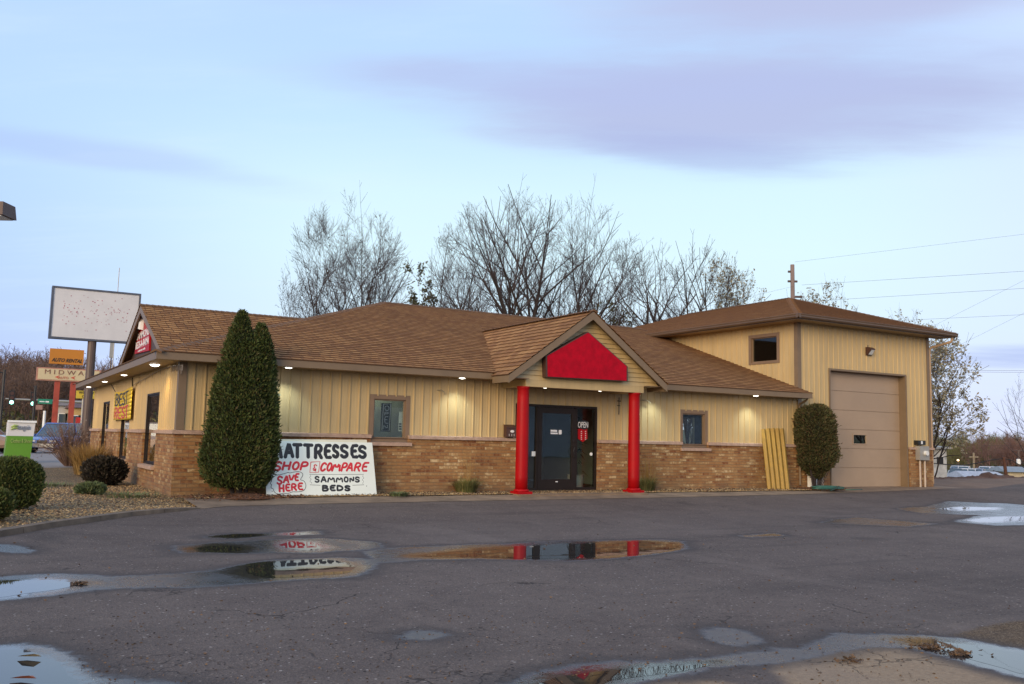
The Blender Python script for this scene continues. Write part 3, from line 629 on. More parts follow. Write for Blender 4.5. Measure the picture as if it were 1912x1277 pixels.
for i in range(len(kp)-1):
    (xa, ya), (xb, yb) = kp[i], kp[i+1]; d = Vector((xb-xa, yb-ya)).normalized(); n = Vector((-d.y, d.x))*.17; zt = -.035 if xb < -.5 else -.035-.04*min(1, (xb+.5)/.6)
    za = -.035 if xa < -.5 else -.035-.04*max(0, min(1, (xa+.5)/.6)); g = .012 if i % 6 == 3 else 0
    xa2, ya2 = xa+d.x*g, ya+d.y*g
    c = [(xa2, ya2-.02, -.25), (xb, yb-.02, -.25), (xb+n.x, yb+n.y, -.25), (xa2+n.x, ya2+n.y, -.25)]
    mb.hexa([(*c[0][:2], -.25), (*c[1][:2], -.25), (*c[2][:2], -.25), (*c[3][:2], -.25), (xa2+n.x*.12, ya2+n.y*.12, za), (xb+n.x*.12, yb+n.y*.12, zt), (*c[2][:2], zt+.004), (*c[3][:2], za+.004)])
tag(bevel(mb.build('kerb', M['kerb']), .012), kind='structure')
# back-left pavement, street and lawn, dirt drive to the right
simplesheet('side_lot', [(-16, 13.4), (-3.3, 13.4), (1.0, 16.6), (2.2, 30), (2, 60), (-40, 60), (-40, 20)], -.055, M['street'])
simplesheet('lawn', [(-40, 60.2), (12, 60.2), (16, 90), (-50, 90)], -.06, M['grass'])
mb = MB()
for i in range(24):
    x0 = 24.85+i*1.2; x1 = x0+1.2
    f = lambda x: (float(edge_y(x))-.02, 5.2+ (x-24.8)*.12)
    (a0, a1), (b0, b1) = f(x0), f(x1)
    for k in range(6):
        t0, t1 = k/6, (k+1)/6; zz = lambda x, t: -.075+.05*math.sin(t*math.pi)+.02*math.sin(x*2+t*5)
        mb.face([(x0, a0+(a1-a0)*t0, zz(x0, t0)), (x1, b0+(b1-b0)*t0, zz(x1, t0)), (x1, b0+(b1-b0)*t1, zz(x1, t1)), (x0, a0+(a1-a0)*t1, zz(x0, t1))])
tag(mb.build('dirt_drive', M['dirt'], smooth=True), kind='structure')

# ------------------------------------------------------------------ the shop building
XT, XR, YB, OV, ZE, ZB, SL = 18.29, 24.79, 15.2, .6, 2.885, 2.73, 1/3.
ZLD = 1.32
B = thing('shop_building', 'long tan shop with brick base, brown hipped roof, red porch columns and tall garage wing', 'building', (9, 0, 0))
def frame(o, u, n): o, u, n = Vector(o), Vector(u), Vector(n); return lambda a, d, z: tuple(o+u*a+n*d+Vector((0, 0, z)))
def cutrects(u0, u1, z0, z1, ops):
    us = sorted({u0, u1, *[min(max(q, u0), u1) for o in ops for q in o[:2]]}); zs = sorted({z0, z1, *[min(max(q, z0), z1) for o in ops for q in o[2:]]}); out = []
    for a, b in zip(us, us[1:]):
        run = None
        for c, d in zip(zs, zs[1:]):
            hole = any(o[0] <= (a+b)/2 <= o[1] and o[2] <= (c+d)/2 <= o[3] for o in ops)
            if hole:
                if run: out.append((a, b, *run)); run = None
            else: run = (run[0], d) if run else (c, d)
        if run: out.append((a, b, *run))
    return out
def wall_face(mb, T, u0, u1, z0, z1, ops, d=0.):
    for a, b, c, e in cutrects(u0, u1, z0, z1, ops): mb.face([T(a, d, c), T(b, d, c), T(b, d, e), T(a, d, e)], [(a, c), (b, c), (b, e), (a, e)])
    for o in ops:   # reveals
        a, b, c, e = max(o[0], u0), min(o[1], u1), max(o[2], z0), min(o[3], z1)
        if b <= a or e <= c: continue
        for p, q in (((a, c), (a, e)), ((b, e), (b, c)), ((a, e), (b, e))): mb.face([T(p[0], d, p[1]), T(q[0], d, q[1]), T(q[0], d-.14, q[1]), T(p[0], d-.14, p[1])], [(p[0], p[1]), (q[0], q[1]), (q[0]+.14, q[1]), (p[0]+.14, p[1])])
def ribs(mb, T, u0, u1, z0, z1, ops, pitch=.228, ph=0., d=0.):
    k = math.ceil((u0-ph)/pitch)
    while ph+k*pitch < u1-.03:
        u = ph+k*pitch; k += 1
        if u-.03 < u0: continue
        for a, b, c, e in cutrects(u-.001, u+.001, z0, z1, ops)[:]:
            if a > u: continue
            mb.hexa([T(u-.022, d-.001, c), T(u+.022, d-.001, c), T(u+.012, d+.024, c), T(u-.012, d+.024, c), T(u-.022, d-.001, e), T(u+.022, d-.001, e), T(u+.012, d+.024, e), T(u-.012, d+.024, e)])
            for q in (.076, .152): mb.hexa([T(u+q-.008, d-.001, c), T(u+q+.008, d-.001, c), T(u+q+.004, d+.003, c), T(u+q-.004, d+.003, c), T(u+q-.008, d-.001, e), T(u+q+.008, d-.001, e), T(u+q+.004, d+.003, e), T(u+q-.004, d+.003, e)]) if not any(o[0]-.01 < u+q < o[1]+.01 and o[2] < (c+e)/2 < o[3] for o in ops) and u+q < u1-.02 else None
TF = frame((0, 0, 0), (1, 0, 0), (0, -1, 0)); TLf = frame((0, 0, 0), (0, 1, 0), (-1, 0, 0)); TT = frame((XT, 0, 0), (0, 1, 0), (-1, 0, 0))
W1 = (4.236, 5.175, 1.177, 2.224); W2 = (13.554, 14.53, 1.177, 2.206); SF = (8.115, 10.633, -.2, 2.2); GD = (19.75, 23.485, -.2, 3.714)
LWS = [(2.135, 3.94, .524, 2.186), (6.5, 8.2, .524, 2.186), (10.83, 12.53, .524, 2.186)]
TWN = (.74, 1.995, 3.904, 4.846)
for T_, u0, u1, z0, z1, ops, dd, rb in ((TF, 0, XT, ZLD, 2.75, [W1, W2, SF], 0., .06), (TLf, 0, YB, ZLD, 2.75, LWS, 0., .06), (TT, -.012, 12, 2.2, 5.16, [TWN], 0., .1),
        (frame((XR, 0, 0), (0, 1, 0), (1, 0, 0)), -.012, 12, -.2, 5.16, [], 0., .1), (frame((0, YB, 0), (1, 0, 0), (0, 1, 0)), 0, XR, -.2, 2.75, [], 0., None), (frame((0, 12, 0), (1, 0, 0), (0, 1, 0)), XT, XR, 2.75, 5.16, [], 0., None)):
    mb = MB(); wall_face(mb, T_, u0, u1, z0, z1, ops, dd)
    if rb is not None: ribs(mb, T_, u0+.1, u1-.05, z0, z1, ops, ph=rb)
    mb.build('siding', M['siding'], B)
mb = MB(); wall_face(mb, TF, XT, XR, ZLD, 5.16, [(GD[0]-.05, GD[1]+.05, GD[2], GD[3]+.05)], .012); ribs(mb, TF, XT+.1, XR-.08, ZLD, 5.16, [GD], ph=XT+.06, d=.012); mb.build('siding', M['siding'], B)
bo = [(o[0], o[1], o[2]-.09, o[3]) for o in (W1, W2)]+[SF]
for T_, u0, u1, ops, dd in ((TF, -.05, XT+.02, bo, .05), (TLf, -.05, YB, [(o[0], o[1], o[2]-.09, o[3]) for o in LWS], .05), (TF, XT+.02, GD[0]-.12, [], .06), (TF, GD[1]+.12, XR+.05, [], .06)):
    mb = MB(); wall_face(mb, T_, u0, u1, -.25, ZLD-.065, ops, dd)
    if dd == .06:
        for uu in (u0, u1): mb.face([T_(uu, .06, -.25), T_(uu, -.0, -.25), T_(uu, -.0, ZLD-.065), T_(uu, .06, ZLD-.065)], [(uu, -.25), (uu+.06, -.25), (uu+.06, ZLD-.065), (uu, ZLD-.065)])
    mb.build('brick_wainscot', M['brick'], B)
def ledge(mb, T, u0, u1, ops, z0=ZLD-.07, z1=ZLD, d=.105):
    cuts = [(o[0]-.0, o[1]+.0) for o in ops if o[2] < ZLD < o[3]]; a = u0
    for c, e in sorted(cuts)+[(u1, u1)]:
        if c > a: mb.hexa([T(a, -.002, z0), T(c, -.002, z0), T(c, d, z0), T(a, d, z0), T(a, -.002, z1+.018), T(c, -.002, z1+.018), T(c, d, z1), T(a, d, z1)])
        a = e
mb = MB(); ledge(mb, TF, -.104, XT+.01, [W1, W2, SF]); ledge(mb, TLf, .002, YB, LWS); ledge(mb, TF, XT+.012, XR+.1, [(GD[0]-.12, GD[1]+.12, 0, 9)], d=.112)
build_each(mb, 'ledge', M['stone'], B, .008)
def window(T, o, parent, sill=True, fw=.07, d=.012, gl=None, mull=False, frm=None, pd=-.07, e=.035):
    u0, u1, z0, z1 = o; mb = MB()
    for a, b, c, f in ((u0-e, u1+e, z1-fw, z1+e), (u0-e, u1+e, z0-.0, z0+fw), (u0-e, u0+fw, z0+fw, z1-fw), (u1-fw, u1+e, z0+fw, z1-fw)): mb.box(a, b, -.10, d, c, f, T=lambda x, y, z: T(x, y, z))
    for a, b, c, f in ((u0+fw, u1-fw, z1-fw-.03, z1-fw), (u0+fw, u1-fw, z0+fw, z0+fw+.03), (u0+fw, u0+fw+.03, z0+fw+.03, z1-fw-.03), (u1-fw-.03, u1-fw, z0+fw+.03, z1-fw-.03)): mb.box(a, b, -.09, -.03, c, f, T=lambda x, y, z: T(x, y, z))
    w = mb.build('window', frm or M['trim'], parent)
    mb = MB(); mb.box(u0+fw+.02, u1-fw-.02, pd, pd+.008, z0+fw+.02, z1-fw-.02, T=lambda x, y, z: T(x, y, z)); mb.build('pane', gl or M['glass'], w)
    if sill:
        mb = MB(); mb.hexa([T(u0-.05, -.02, z0-.095), T(u1+.07, -.02, z0-.095), T(u1+.07, .12, z0-.095), T(u0-.05, .12, z0-.095), T(u0-.05, -.02, z0-.004), T(u1+.07, -.02, z0-.004), T(u1+.07, .12, z0-.022), T(u0-.05, .12, z0-.022)])
        bevel(mb.build('sill', M['stone'], w), .006)
    return w
window(TF, W1, B); window(TF, W2, B)
for o in LWS: window(TLf, o, B, fw=.035, frm=M['bronze'], e=.012, d=.0, gl=M['glass_side'], pd=-.05)
window(TT, TWN, B, sill=False, fw=.07, d=.03, gl=M['glass_dim'])
# corner boards
mb = MB()
mb.box(-.028, .13, -.028, -.002, ZLD+.02, 2.74); mb.box(-.028, -.002, -.002, .14, ZLD+.02, 2.74)
mb.box(XT-.03, XT+.13, -.042, -.013, ZLD+.02, 5.15); mb.box(XT-.03, XT-.003, -.013, .10, 2.7, 5.15)
mb.box(XR-.11, XR+.03, -.042, -.013, ZLD+.02, 5.15); mb.box(XR+.003, XR+.03, -.013, .12, ZLD+.02, 5.15)
build_each(mb, 'corner_board', M['fascia'], B)
# roofs -----------------------------------------------------------
def clip(poly, v, keep_above):
    out = []
    for (a, b) in zip(poly, poly[1:]+poly[:1]):
        ia, ib = (a[1] >= v) == keep_above, (b[1] >= v) == keep_above
        if ia: out.append(a)
        if ia != ib: t = (v-a[1])/(b[1]-a[1]); out.append((a[0]+t*(b[0]-a[0]), v))
    return out
def shingles(mb, poly, u, lift=.022, course=.195):
    """roof plane laid in overlapping courses; poly in 3D, u = horizontal direction along the eave"""
    P = [Vector(p) for p in poly]; u = Vector(u).normalized(); n = None
    for i in range(1, len(P)-1):
        c = (P[i]-P[0]).cross(P[i+1]-P[0])
        if c.length > 1e-4: n = c.normalized(); break
    if n.z < 0: n = -n
    v = n.cross(u).normalized()
    if v.z < 0: v = -v
    O = min(P, key=lambda p: p.z); q = [((p-O).dot(u), (p-O).dot(v)) for p in P]; vm = max(a[1] for a in q); k = 0
    ofs = O.x*1.37+O.y*.73
    while k*course < vm-1e-3:
        a, b = k*course, min((k+1)*course, vm); c = clip(clip(q, a, True), b, False); k += 1
        if len(c) < 3: continue
        W3 = lambda s, l: O+u*s[0]+v*s[1]+n*l
        pts = [W3(s, lift*(1-(s[1]-a)/course)) for s in c]; mb.face(pts, [(s[0]+ofs, s[1]+1e-4 if abs(s[1]-a) < 1e-5 else s[1]-1e-4) for s in c])
        lo = [s for s in c if abs(s[1]-a) < 1e-5]
        if len(lo) >= 2:
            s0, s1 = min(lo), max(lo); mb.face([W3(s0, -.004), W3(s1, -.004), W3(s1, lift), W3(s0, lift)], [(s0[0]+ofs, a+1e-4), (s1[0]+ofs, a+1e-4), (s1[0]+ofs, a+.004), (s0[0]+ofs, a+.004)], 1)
def caps(mb, a, b, w=.13, step=.16):
    a, b = Vector(a), Vector(b); d = b-a; L = d.length; d.normalize(); s = d.cross(Vector((0, 0, 1))).normalized(); n = s.cross(d); m = int(L/step)
    for i in range(m):
        p = a+d*(i*step); q = p+d*(step*1.25)
        for sg in (-1, 1):
            p1, p2 = p+s*sg*w-n*.05, q+s*sg*w-n*.05
            c = [p+n*.038, q+n*.024, p2+n*.018, p1+n*.034]; mb.face(c); mb.face([p+n*.038, p1+n*.034, p1+n*.0, p+n*.0])
ZR = ZE+(7.6+OV)*SL
A0, A1, D0, D1 = (-OV, -OV, ZE), (XT, -OV, ZE), (-OV, YB+OV, ZE), (XT, YB+OV, ZE); R0 = (7.6, 7.6, ZR); R1 = (XT+4, 7.6, ZR)
mb = MB()
shingles(mb, [A0, A1, (XT, 7.6, ZR), R0], (1, 0, 0)); shingles(mb, [D0, A0, R0], (0, 1, 0)); shingles(mb, [D1, D0, R0, (XT, 7.6, ZR)], (1, 0, 0))
# left dormer gable
GX, GY, GZ = .2, 7.6, 4.84; gs = .41
xi = (GZ-ZE)/SL-OV+.4
for sgn in (-1, 1):
    yl = GY+sgn*4.15; zl_ = GZ-4.15*gs
    shingles(mb, [(GX, GY, GZ), (xi+.3, GY, GZ), (GX+.0, yl, zl_)] if False else [(GX, yl, zl_), (GX, GY, GZ), (xi, GY, GZ), (GX+.9, yl, zl_)], (1, 0, 0))
# porch gable
PX, PZ, PH, ps = 9.49, 4.53, 2.42, .715; PY = -1.40
for sgn in (-1, 1):
    xe = PX+sgn*PH; ze = PZ-PH*ps; yv = (ze-ZE)/SL-OV
    shingles(mb, [(xe, PY, ze), (xe, max(yv, -OV)+.05, ze), (PX, (PZ-ZE)/SL-OV+.1, PZ), (PX, PY, PZ)], (0, 1, 0))
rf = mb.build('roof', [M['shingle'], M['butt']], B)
# tower roof
ot, ZT = .66, 5.274; TX0, TX1, TY0, TY1 = XT-ot, XR+ot, -ot, 12+ot; hw = (TX1-TX0)/2; ZTR = ZT+hw*.3415; xm = (TX0+TX1)/2
a, b, c, d_ = (TX0, TY0, ZT), (TX1, TY0, ZT), (TX1, TY1, ZT), (TX0, TY1, ZT); r0, r1 = (xm, TY0+hw, ZTR), (xm, TY1-hw, ZTR)
mb = MB(); shingles(mb, [a, b, r0], (1, 0, 0)); shingles(mb, [d_, a, r0, r1], (0, 1, 0)); shingles(mb, [b, c, r1, r0], (0, 1, 0)); shingles(mb, [c, d_, r1], (1, 0, 0))
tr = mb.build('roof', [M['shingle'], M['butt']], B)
mb = MB(); caps(mb, A0, R0); caps(mb, D0, R0); caps(mb, R0, (XT, 7.6, ZR)); caps(mb, (GX, GY, GZ), (xi, GY, GZ)); caps(mb, (PX, PY, PZ), (PX, 4.3, PZ)); mb.build('ridge_cap', M['cap'], rf, fixn=False)
mb = MB(); caps(mb, a, r0); caps(mb, b, r0); caps(mb, r0, r1); mb.build('ridge_cap', M['cap'], tr, fixn=False)
# fascia, soffit
def board(mb, p, q, z0, z1, th, outn):
    p, q, n = Vector(p), Vector(q), Vector(outn)*th
    mb.hexa([(p.x, p.y, z0), (q.x, q.y, z0), (q.x-n.x, q.y-n.y, z0), (p.x-n.x, p.y-n.y, z0), (p.x, p.y, z1), (q.x, q.y, z1), (q.x-n.x, q.y-n.y, z1), (p.x-n.x, p.y-n.y, z1)])
mb = MB()
board(mb, (-OV+.02, -OV+.02, 0), (PX-PH+.03, -OV+.02, 0), ZB, ZE-.008, .03, (0, -1, 0)); board(mb, (PX+PH-.03, -OV+.02, 0), (XT, -OV+.02, 0), ZB, ZE-.008, .03, (0, -1, 0))
board(mb, (-OV+.02, -OV+.05, 0), (-OV+.02, YB+OV, 0), ZB, ZE-.008, .03, (-1, 0, 0))
board(mb, (XT-.03, -OV+.05, 0), (XT-.03, -.06, 0), ZB, ZE-.02, .02, (1, 0, 0))
for sgn in (-1, 1):   # porch rakes and short eaves
    xe = PX+sgn*(PH-.02); ze = PZ-PH*ps; hgt = .19
    x2 = PX
    mb.hexa([(xe, PY+.02, ze-hgt), (x2, PY+.02, PZ-hgt-.03), (x2, PY+.06, PZ-hgt-.03), (xe, PY+.06, ze-hgt), (xe, PY+.02, ze-.005), (x2, PY+.02, PZ-.02), (x2, PY+.06, PZ-.02), (xe, PY+.06, ze-.005)])
    board(mb, (xe, PY+.06, 0), (xe, -OV+.02, 0), ze-hgt+.02, ze-.012, .03, (sgn, 0, 0))
    # dormer rakes
    yl = GY+sgn*4.12; zl_ = GZ-4.12*gs
    mb.hexa([(GX+.02, yl, zl_-.2), (GX+.02, GY, GZ-.22), (GX+.06, GY, GZ-.22), (GX+.06, yl, zl_-.2), (GX+.02, yl, zl_-.006), (GX+.02, GY, GZ-.012), (GX+.06, GY, GZ-.012), (GX+.06, yl, zl_-.006)])
build_each(mb, 'fascia', M['fascia'], B)
mb = MB()
mb.box(-OV+.05, XT, -OV+.05, -.0, ZB+.006, ZB+.02); mb.box(-OV+.05, 0, .0, YB, ZB+.006, ZB+.02)
mb.box(TX0+.05, XR+ot-.05, TY0+.05, -.012, 5.13, 5.15); mb.box(TX0+.05, XT, -.012, 12, 5.13, 5.15)
build_each(mb, 'soffit', M['soffit'], B)
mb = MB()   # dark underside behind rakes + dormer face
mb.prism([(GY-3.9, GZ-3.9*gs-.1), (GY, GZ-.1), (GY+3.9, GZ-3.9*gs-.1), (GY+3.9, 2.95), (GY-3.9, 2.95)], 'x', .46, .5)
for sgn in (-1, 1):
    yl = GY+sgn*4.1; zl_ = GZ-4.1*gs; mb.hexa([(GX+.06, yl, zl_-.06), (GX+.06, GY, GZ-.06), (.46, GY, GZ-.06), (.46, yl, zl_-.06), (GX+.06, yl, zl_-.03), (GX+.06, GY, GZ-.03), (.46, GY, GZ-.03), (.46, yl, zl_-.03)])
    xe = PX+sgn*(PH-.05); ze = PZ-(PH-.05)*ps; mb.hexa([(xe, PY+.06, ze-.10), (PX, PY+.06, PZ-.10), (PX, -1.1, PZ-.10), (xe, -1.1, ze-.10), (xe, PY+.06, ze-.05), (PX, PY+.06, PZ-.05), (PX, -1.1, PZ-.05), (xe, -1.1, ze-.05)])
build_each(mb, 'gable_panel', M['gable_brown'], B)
# porch: beam, lap-sided gable, columns, ceiling
BX0, BX1, BZ0, BZ1 = 7.70, 11.30, 2.565, 2.73
mb = MB(); mb.box(BX0, BX1, -1.14, -.9, BZ0, BZ1); mb.box(BX0, BX0+.24, -.9, -.02, BZ0, BZ1); mb.box(BX1-.24, BX1, -.9, -.02, BZ0, BZ1); build_each(mb, 'porch_beam', M['lap'], B)
mb = MB(); k = 0; z = BZ1+.001
while z < PZ-.2:
    z1 = min(z+.115, PZ-.15); w0 = min(PH-.1, (PZ-.10-z)/ps); w1 = min(PH-.1, (PZ-.10-z1)/ps)
    mb.hexa([(PX-w0, -1.145, z), (PX+w0, -1.145, z), (PX+w0, -1.10, z), (PX-w0, -1.10, z), (PX-w1, -1.118, z1), (PX+w1, -1.118, z1), (PX+w1, -1.10, z1), (PX-w1, -1.10, z1)]); z = z1+.0005
mb.build('gable_siding', M['lap'], B)
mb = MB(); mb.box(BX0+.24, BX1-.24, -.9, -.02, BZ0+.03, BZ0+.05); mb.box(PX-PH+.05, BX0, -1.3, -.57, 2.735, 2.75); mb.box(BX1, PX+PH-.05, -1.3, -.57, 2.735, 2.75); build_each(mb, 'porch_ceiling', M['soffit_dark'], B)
for cx in (7.72, 11.10):
    mb = MB(); mb.lathe([(.15, .12), (.152, .4), (.15, 1.6), (.143, 2.3), (.142, 2.50), (.152, 2.515), (.158, 2.535), (.158, BZ0)], 28, (cx, -1.0, 0))
    c = mb.build('porch_column', M['red'], B, smooth=False)
    for p in c.data.polygons: p.use_smooth = len(p.vertices) == 4
    mb = MB(); mb.box(cx-.195, cx+.195, -1.195, -.805, -.02, .07); mb.lathe([(.185, .07), (.19, .095), (.165, .12)], 28, (cx, -1.0, 0)); bevel(mb.build('column_base', M['red'], c), .01)
# storefront
def X(px, py, y=0.): return ony(px, py, y).x
xl, xd0, xd1, xr = 8.115, X(1003.5, 850), X(1073.5, 850), 10.633
mb = MB(); q = lambda x0, x1, z0, z1, y0=-.02, y1=.09: mb.box(x0, x1, y0, y1, z0, z1)
q(xl, xl+.05, .02, 2.2); q(xr-.05, xr, .02, 2.2); q(xl+.05, xr-.05, 2.14, 2.2); q(xd0-.05, xd0, .02, 2.14); q(xd1, xd1+.05, .02, 2.14); q(xl+.05, xd0-.05, .02, .09); q(xd1+.05, xr-.05, .02, .09)
sf = mb.build('storefront', M['bronze'], B); bevel(sf, .004)
for x0, x1 in ((xl+.05, xd0-.05), (xd1+.05, xr-.05)): mb = MB(); mb.box(x0, x1, .03, .038, .09, 2.14); mb.build('pane', M['glass' if x0 < 9 else 'glass_dim'], sf)
mb = MB(); q = lambda x0, x1, z0, z1, y0=-.025, y1=.05: mb.box(x0, x1, y0, y1, z0, z1)
q(xd0+.004, xd0+.115, .03, 2.13); q(xd1-.115, xd1-.004, .03, 2.13); q(xd0+.115, xd1-.115, .03, .30); q(xd0+.115, xd1-.115, 1.98, 2.13)
dr = mb.build('door', M['bronze'], B); bevel(dr, .004)
mb = MB(); mb.box(xd0+.115, xd1-.115, .01, .018, .30, 1.98); mb.build('pane', M['glass'], dr)
mb = MB(); hx = xd1-.07; mb.tube([(hx, -.03, .86), (hx, -.085, .88), (hx-.02, -.10, .95), (hx-.05, -.10, 1.02), (hx-.02, -.10, 1.08), (hx, -.085, 1.12), (hx, -.03, 1.14)], .012); mb.tube([(hx-.02, -.028, 1.30), (hx-.02, -.04, 1.30)], .022, 12); mb.build('handle', M['black'], dr)
mb = MB(); xm2 = (xd0+xd1)/2; mb.box(xm2-.035, xm2+.035, -.03, -.024, .225, .25); mb.build('badge', M['letwhite'], dr)
mb = MB()
dx0 = X(1027, 800, .005); mb.box(dx0+.02, dx0+.22, .002, .006, 1.51, 1.56); mb.box(dx0+.02, dx0+.24, .002, .006, 1.45, 1.49); mb.box(dx0+.27, dx0+.36, .002, .006, 1.45, 1.56); build_each(mb, 'sticker', M['letwhite'], dr)
mb = MB(); mb.box(xl+.52, xl+.63, .018, .024, .88, 1.0); mb.cyl((xr-.135, .02, 0), .0, .0, 0) if False else None; mb.build('notice', M['white'], sf)
mb = MB(); mb.tube([(xr-.15, .016, .95), (xr-.15, .026, .95)], .042, 20); mb.build('sticker', M['white'], sf)
# garage door
mb = MB(); g0, g1, gz = GD[0], GD[1], GD[3]; e = .06
for x0, x1, z0, z1 in ((g0-e, g0, -.1, gz+e), (g1, g1+e, -.1, gz+e), (g0, g1, gz, gz+e)): mb.box(x0, x1, -.045, .26, z0, z1)
gf = mb.build('garage_opening', M['fascia'], B)
mb = MB(); n = 6; hh = gz/n; oi = (g0+.02+(g1-g0)*.355, g0+.02+(g1-g0)*.54)
for i in range(n):
    z0, z1 = i*hh+.009, (i+1)*hh-.009
    if i == 2:
        for x0, x1, za, zb in ((g0, oi[0], z0, z1), (oi[1], g1, z0, z1), (oi[0], oi[1], z0, z0+.13), (oi[0], oi[1], z1-.13, z1)): mb.box(x0, x1, .23, .27, za, zb)
    else: mb.box(g0, g1, .23, .27, z0, z1)
    mb.box(g0, g1, .25, .265, z1, z1+.018)
gd = mb.build('garage_door', M['garage'], B); bevel(gd, .005)
mb = MB(); za, zb = 2*hh+.136, 3*hh-.136
for x0, x1, z0, z1 in ((oi[0], oi[1], za, za+.035), (oi[0], oi[1], zb-.035, zb), (oi[0], oi[0]+.035, za+.035, zb-.035), (oi[1]-.035, oi[1], za+.035, zb-.035)): mb.box(x0, x1, .215, .262, z0, z1)
gw = mb.build('window', M['garage'], gd); mb = MB(); mb.box(oi[0]+.03, oi[1]-.03, .245, .252, za+.03, zb-.03); mb.build('pane', M['glass'], gw)
mb = MB(); mb.box(g0+.02, g1-.02, .235, .262, -.01, .008); mb.build('bottom_seal', M['black'], gd)
# gutters and downspouts
def gut(mb, p, q, outn, z):
    p, q, n = Vector(p), Vector(q), Vector(outn); prof = [(0, 0), (.075, 0), (.10, .04), (.10, .075), (.115, .12), (.105, .125), (.0, .11)]
    for k in range(len(prof)):
        a, b = prof[k], prof[(k+1) % len(prof)]; mb.face([p+n*a[0]+Vector((0, 0, z+a[1])), q+n*a[0]+Vector((0, 0, z+a[1])), q+n*b[0]+Vector((0, 0, z+b[1])), p+n*b[0]+Vector((0, 0, z+b[1]))])
    for r in (p, q): mb.face([r+n*a[0]+Vector((0, 0, z+a[1])) for a in prof])
mb = MB(); gut(mb, (TX0-.09, TY0+.03, 0), (TX1, TY0+.03, 0), (0, -1, 0), 5.15); gut(mb, (TX0+.03, TY0-.08, 0), (TX0+.03, 12, 0), (-1, 0, 0), 5.15)
mb.box(TX0+.03, TX1, TY0+.03, TY0+.06, 5.12, 5.265); mb.box(TX0+.03, TX0+.06, TY0+.06, 12, 5.12, 5.265); build_each(mb, 'gutter', M['gutter'], B)
mb = MB(); mb.tube([(XR+.50, -.60, 5.16), (XR+.50, -.6, 5.05), (XR+.47, -.58, 4.98), (XR+.12, -.07, 4.80), (XR+.07, -.02, 4.7), (XR+.07, -.02, .1)], .045, 8); mb.build('downspout', mat('downspout_tan', (.36, .24, .14), .5), B)
mb = MB(); mb.tube([(XT-.08, -.45, 2.73), (XT-.06, -.36, 2.66), (XT-.05, -.14, 2.58), (XT-.05, -.1, 2.5), (XT-.05, -.1, .1)], .035, 8); mb.build('downspout', M['fascia'], B)
# recessed downlights (lit)
def lamp(loc, en, col=(1, .94, .82), ang=110, big=False, tilt=0.):
    r = .075 if not big else .10
    mb = MB(); mb.lathe([(r+.025, -.012), (r+.028, .0), (r+.02, .004)], 20, loc); o = mb.build('downlight', M['white'], B)
    mb = MB(); mb.lathe([(r*.3, -.028 if not big else -.05), (r*.8, -.02 if not big else -.035), (r, -.013)], 20, loc); mb.build('lens', M['ltglow'], o)
    l = bpy.data.lights.new('downlight_bulb', 'SPOT'); l.energy = en; l.color = col; l.spot_size = R(ang); l.spot_blend = 1.; l.shadow_soft_size = .06
    lo = bpy.data.objects.new('downlight_bulb', l); COL.objects.link(lo); lo.location = (loc[0], loc[1], loc[2]-.06); lo.parent = o; lo.rotation_euler = (tilt, 0, 0)
for x in (2.155, 6.375, 12.42, 16.11): lamp((x, -.38, ZB+.004), 74, (.80, .96, 1.), 114)
for x in (8.46, 10.13): lamp((x, -.83, BZ0+.028), 10, (1, .9, .7))
for i, y in enumerate((1.1, 5.73, 9.75, 14.05)): lamp((-.33, y, ZB+.004), 60 if i == 0 else 40, (1, .70, .24) if i == 0 else (1, .82, .5), 140 if i == 0 else 90, big=i == 0)
# interior seen through the glass
mb = MB()
mb.box(.2, XT-.1, 5.6, 5.7, -.02, 2.7); mb.box(3.6, 3.7, .15, 5.6, -.02, 2.7); mb.box(6.2, 6.3, .15, 5.6, -.02, 2.7); mb.box(3.7, 6.2, 1.1, 1.2, -.02, 2.7); mb.box(.2, .22, 14, 14.1, 0, 2.7); mb.box(5.3, 5.4, 5.7, 14, 0, 2.7); mb.box(12.6, 12.7, .15, 5.6, -.02, 2.7); mb.box(.3, XT-.1, .15, 14, 2.7, 2.72)
mb2 = MB(); mb2.box(XT+.2, XR-.2, 4, 4.1, 0, 5.03); mb2.box(XT+.02, XR-.02, .05, 11.9, 5.04, 5.08); mb2.box(XR-.06, XR-.02, .1, 11.8, 0, 5.03); build_each(mb2, 'dark_partition', M['gable_brown'], B)
build_each(mb, 'partition', M['interior'], B)
mb = MB(); mb.box(.05, XT, .1, 14.5, -.03, -.005); mb.box(XT+.1, XR-.1, .3, 11, -.05, -.02); build_each(mb, 'interior_floor', M['intfloor'], B)
mb = MB(); mb.box(4.0, 5.5, .9, .98, .0, 2.0); mb.box(4.62, 4.66, .98, 1.0, .0, 2.0); build_each(mb, 'inner_door', M['white'], B)

mb = MB(); mb.box(4.35, 5.0, .45, .75, 2.62, 2.66); mb.build('added_fill_panel', emit('fill_panel_glow', (.93, 1, .85), 5.), B)  # unseen glowing panel, added to brighten the room behind the left front window
# ------------------------------------------------------------------ signs and small things on the building
def sheet(mb, O, U, V, w, h, th):   # board with lower-left O, along U and V, thickness th behind the face
    O, U, V = Vector(O), Vector(U).normalized(), Vector(V).normalized(); N = U.cross(V); c = [O, O+U*w, O+U*w+V*h, O+V*h]
    mb.hexa([p-N*th for p in c]+c)
def plane_of(O, U, V):
    O, U, V = Vector(O), Vector(U).normalized(), Vector(V).normalized(); N = U.cross(V)
    T = lambda u, v, n: O+U*u+V*v+N*(n+.0005)
    def uv(px, py): d = ray(px, py); t = (O-CAM).dot(N)/d.dot(N); p = CAM+d*t-O; return (p.dot(U), p.dot(V))
    return T, uv
